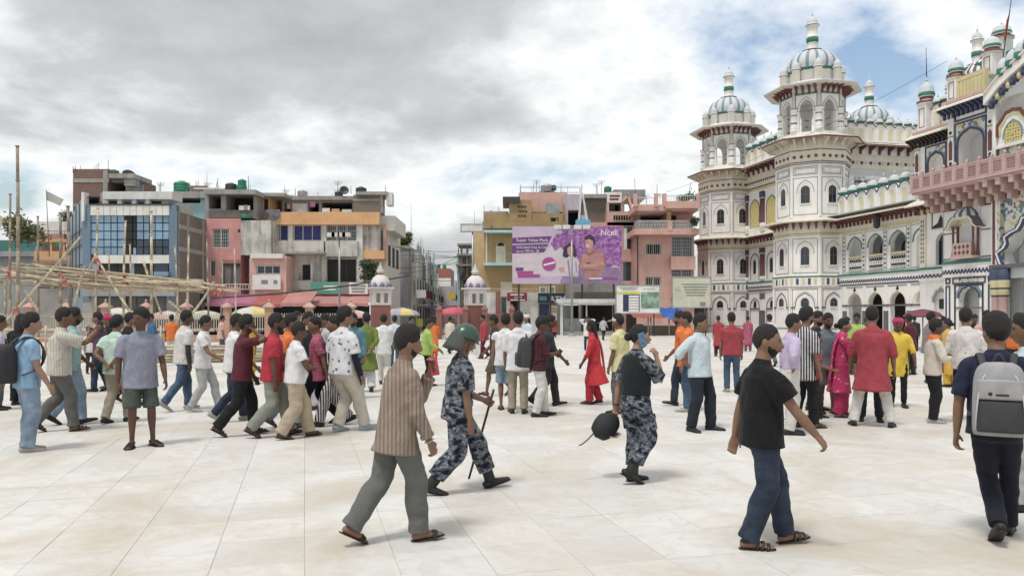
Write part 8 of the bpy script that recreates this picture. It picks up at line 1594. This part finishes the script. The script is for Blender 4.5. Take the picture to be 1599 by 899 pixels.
# ================= right group
P(1066, 633, 485, 168, 'man in orange shirt and navy jeans half hidden by the pale blue shirt', ('shirt', K['orange'], dict(sleeve=.8)), ('jeans', K['navyj']), 'shoe', 1, 'walk', stride=.2, beard=.8)
P(1077, 642, 486, 175, 'person in white top and blue jeans directly behind the pale blue shirt', ('tee', K['orange'], dict(sleeve=.7)), ('jeans', K['jeans']), 'sneaker', 1, 'stand', ('down','down'))
P(1093, 672, 488, -32, 'man in pale blue shirt and dark trousers standing with hands on hips', ('shirt', K['skyShirt'], dict(sleeve=1.3, hem=-.10, fat=1.12, loose=1.2)), ('wide', K['dknavy'], dict(w=.88)), 'shoe', 1, {'L': (.10,.16,0,0,20), 'R': (-.05,-.17,0,0,20)}, (('t', -.04, .20, .06, (-.6,1,.1)), ('t', -.05, -.20, .06, (-.6,-1,.1))), lean=-3, hyaw=20, hold={'R': dict(palm=(0,1,0), curl=15), 'L': dict(palm=(0,-1,0), curl=15)})
P(1143, 612, 487, 100, 'man in crimson polo and jeans seen from behind near the palace', ('polo', K['redk'], dict(sleeve=.75)), ('jeans', K['jeans']), 'sneaker', 1, 'stand', ('down','down'))
P(1122, 556, 492, 100, 'woman in maroon tunic far beyond the crimson polo', ('dress', K['redk'], dict(sleeve=1.3, hem=-.45)), ('salwar', K['maroon']), 'shoe', 1, 'stand', ('down','down'), female=True, hair='bun')
P(1232, 678, 489, 22, 'man in lavender shirt and white trousers with a hand on his hip', ('tucked', K['lav'], dict(sleeve=1.85, loose=1.15)), ('trousers', K['whitepants']), 'shoe', 1, {'L': (.06,.08,0,0), 'R': (-.02,-.08,0,0)}, ('down', ('t', -.02, -.20, .06, (-.5,-1,.0))))
P(1254, 668, 478, 38, 'young man in black and white striped shirt and black trousers', ('shirt', K['bwstripe'], dict(sleeve=.9, hem=-.20, fat=1.05, loose=1.2)), ('trousers', K['black']), 'sandal', 1, {'L': (-.10,.08,0,0), 'R': (.14,-.08,0,0)}, ('down','down'), hair='thick', beard=.8)
P(1269, 653, 517, 10, 'boy in red t-shirt and dark trousers beside the striped shirt', ('tee', K['redk'], dict(sleeve=.7)), ('slim', K['charcoal']), 'shoe', 1, {'L': (.14,.08,0,0), 'R': (-.06,-.08,0,0)}, (('f', 20, 6, 50), ('f', 20, 6, 50)), child=True)
P(1290, 645, 488, -62, 'man in grey-blue polo and brown shorts facing the camera side', ('polo', K['greyblue'], dict(sleeve=.7)), ('shorts', K['brownshort']), 'sandal', 2, 'stand', ('down','down'), beard=.6)
P(1272, 640, 485, -30, 'man in dark shirt between the striped shirt and grey polo', ('shirt', K['charcoal'], dict(sleeve=1.5)), ('trousers', K['charcoal']), 'shoe', 1, 'stand', ('down','down'), beard=1)
P(1312, 651, 495, 8, 'woman in pink flower-printed tunic and trousers reaching forward', ('dress', K['pink'], dict(sleeve=1.2, hem=-.46, loose=1.2)), ('salwar', K['pinkp'], dict(w=1.1)), 'sandal', 3, {'L': (.06,.07,0,0), 'R': (-.05,-.07,0,0)}, (('f', 8, 6, 20), ('t', .40, -.05, .26, (-.3,-.6,-1))), female=True, hair='bun', scarf=('hang', K['pink']))
P(1362, 666, 476, 92, 'tall man in red kurta and white trousers seen from behind', ('kurta', K['redk'], dict(sleeve=1.25, hem=-.36, fat=1.12, loose=1.3)), ('trousers', K['whitepants'], dict(w=1.05)), 'shoe', 1, {'L': (.03,.24,0,0,12), 'R': (.02,-.24,0,0,12)}, (('f', 10, 16, 20), ('f', 2, 16, 14)), lean=1, hair='short')
P(1359, 657, 490, -88, 'person in dark trousers facing the red kurta man', ('shirt', K['charcoal'], dict(sleeve=1.5)), ('trousers', K['dknavy']), 'shoe', 1, {'L': (.0,.13,0,0), 'R': (0,-.13,0,0)}, ('down','down'))
P(1402, 635, 494, -84, 'woman with pink turban scarf and yellow shawl over black trousers', ('kurta', K['yellow'], dict(sleeve=1.2, hem=-.30)), ('slim', K['black']), 'shoe', 2, 'stand', (('f', 6, 18, 20), 'down'), female=True, hair='short', scarf=('turban', K['pinkp']))
P(1456, 660, 498, 16, 'youth in beige sweater and black trousers with an orange scarf', ('tee', K['beige'], dict(sleeve=1.9, hem=-.10, loose=1.2)), ('trousers', K['black'], dict(w=1.05)), 'sneaker', 2, {'L': (.04,.08,0,0), 'R': (-.02,-.09,0,0)}, (('t', .22, .08, .20, (-.5,1,-.5)), ('t', .24, -.06, .20, (-.5,-1,-.5))), hair='thick', scarf=('neck', K['orange']))
P(1508, 657, 481, 92, 'man in white printed shirt and slim black trousers seen from behind', ('shirt', K['whitep'], dict(sleeve=1.2, hem=-.12, fat=1.05)), ('slim', K['black']), 'shoe', 1, {'L': (.05,.10,0,0), 'R': (-.05,-.08,0,0)}, (('t', .18, .1, .2), ('t', .18, -.1, .2)), hair='thick')
P(1484, 604, 497, 150, 'woman draped in mustard yellow behind the white printed shirt', ('dress', K['mustard'], dict(sleeve=1.3)), ('salwar', K['mustard']), 'shoe', 1, 'stand', ('down','down'), female=True, hair='bun', scarf=('shawl', K['mustard']))
P(1450, 598, 487, 20, 'man in grey shirt under the maroon umbrella', ('shirt', cloth('mauve_grey', (.22,.18,.20)), dict(sleeve=1.5)), ('trousers', K['charcoal']), 'shoe', 2, 'stand', ('down',('t', .2, -.1, .45)), hair='thick')
P(1540, 600, 484, -80, 'smiling man in pink t-shirt behind the student', ('tee', K['peach'], dict(sleeve=.6)), ('trousers', K['jeans']), 'shoe', 1, 'stand', ('down','down'))
P(1474, 556, 493, 120, 'person in dark blue jacket near the gatehouse wall', ('shirt', K['blue'], dict(sleeve=1.9)), ('trousers', K['charcoal']), 'shoe', 1, 'stand', ('down','down'))
P(1592, 640, 488, -100, 'person with bright orange scarf behind the student at the frame edge', ('shirt', K['charcoal'], dict(sleeve=1.9)), ('trousers', K['charcoal']), 'shoe', 2, 'stand', ('down','down'), scarf=('shawl', K['orange']))
P(678, 560, 497, 95, 'woman in saffron cloth walking off toward the street', ('dress', K['orange'], dict(sleeve=1.3)), ('salwar', K['orange']), 'shoe', 1, 'walk', stride=.1, female=True, hair='bun')
P(386, 600, 489, 100, 'woman draped in mustard cloth behind the maroon shirt', ('dress', K['mustard'], dict(sleeve=1.3)), ('salwar', K['mustard']), 'shoe', 1, 'stand', ('down','down'), female=True, hair='bun', scarf=('shawl', K['mustard']))
P(1428, 548, 493, 90, 'person in dark clothing by the arcade', ('shirt', K['charcoal'], dict(sleeve=1.9)), ('trousers', K['black']), 'shoe', 1, 'stand', ('down','down'))
P(1325, 545, 494, 200, 'person in saffron near the arcade arches', ('dress', K['orange'], dict(sleeve=1.3)), ('salwar', K['orange']), 'shoe', 1, 'stand', ('down','down'), female=True, hair='bun')
P(1168, 548, 493, 100, 'person in pink far off before the palace corner tower', ('dress', K['rose'], dict(sleeve=1.3)), ('salwar', K['rose']), 'shoe', 1, 'stand', ('down','down'), female=True, hair='bun')

# ================= further back in the crowd, each partly hidden
back = [(118, 566, 491, 30, 'man in grey shirt near the bamboo barrier', 'palegrey', 'charcoal'), (238, 572, 489, 200, 'man in dark blue shirt by the low bamboo stack', 'blue', 'charcoal'), (268, 560, 491, 90, 'man in saffron vest behind the white printed shirt', 'orange', 'whitepants'), (345, 556, 492, 10, 'man in peach shirt beyond the white polo', 'peach', 'jeans'), 
        (462, 596, 486, -60, 'man in dark green shirt among the walkers', 'greygreen', 'charcoal'), (616, 572, 492, 80, 'man in pale cap-sleeve shirt by the gate pavilion', 'skyShirt', 'jeans'), (640, 556, 493, 0, 'man in teal shirt crossing toward the pink umbrella', 'tealS', 'charcoal'), (702, 552, 494, 60, 'man in pale shirt at the red fence', 'beige', 'jeans'),
        (756, 560, 491, 200, 'woman in rust tunic by the red fence pillar', 'redk', 'maroon'), (1203, 572, 490, 120, 'man in white shirt half behind the black t-shirt', 'white', 'greyT'), (1338, 583, 489, -90, 'man in yellow-green shirt facing the plaza near the red kurta', 'lime', 'charcoal'), (1422, 585, 490, 150, 'man in dark red shirt behind the yellow shawl', 'maroon', 'charcoal'), (1520, 580, 491, -60, 'man in black shirt behind the white printed shirt', 'black', 'charcoal')]
for (px, fy, hy, fc, lab, t_, b_) in back:
    P(px, fy, hy, fc, lab, ('shirt', K[t_], dict(sleeve=random.choice((.8, 1.2, 1.85)))), ('trousers', K[b_]), 'shoe', random.choice((0, 1, 2)), random.choice(('stand', 'walk')), ('down', 'down'), stride=.18, hair=random.choice(('short', 'thick')))

q = MB(); pw = [(xx(1225+i*4, gd(655-(i % 3))), gd(655+2*math.sin(i*.7)), .012) for i in range(9)]
for i in range(8): q.tube(pw[i], pw[i+1], .005, n=5)
tag(q.build('wire_scrap', TM['iron']), 'thin dark wire lying on the paving beyond the black t-shirt man', 'wire')
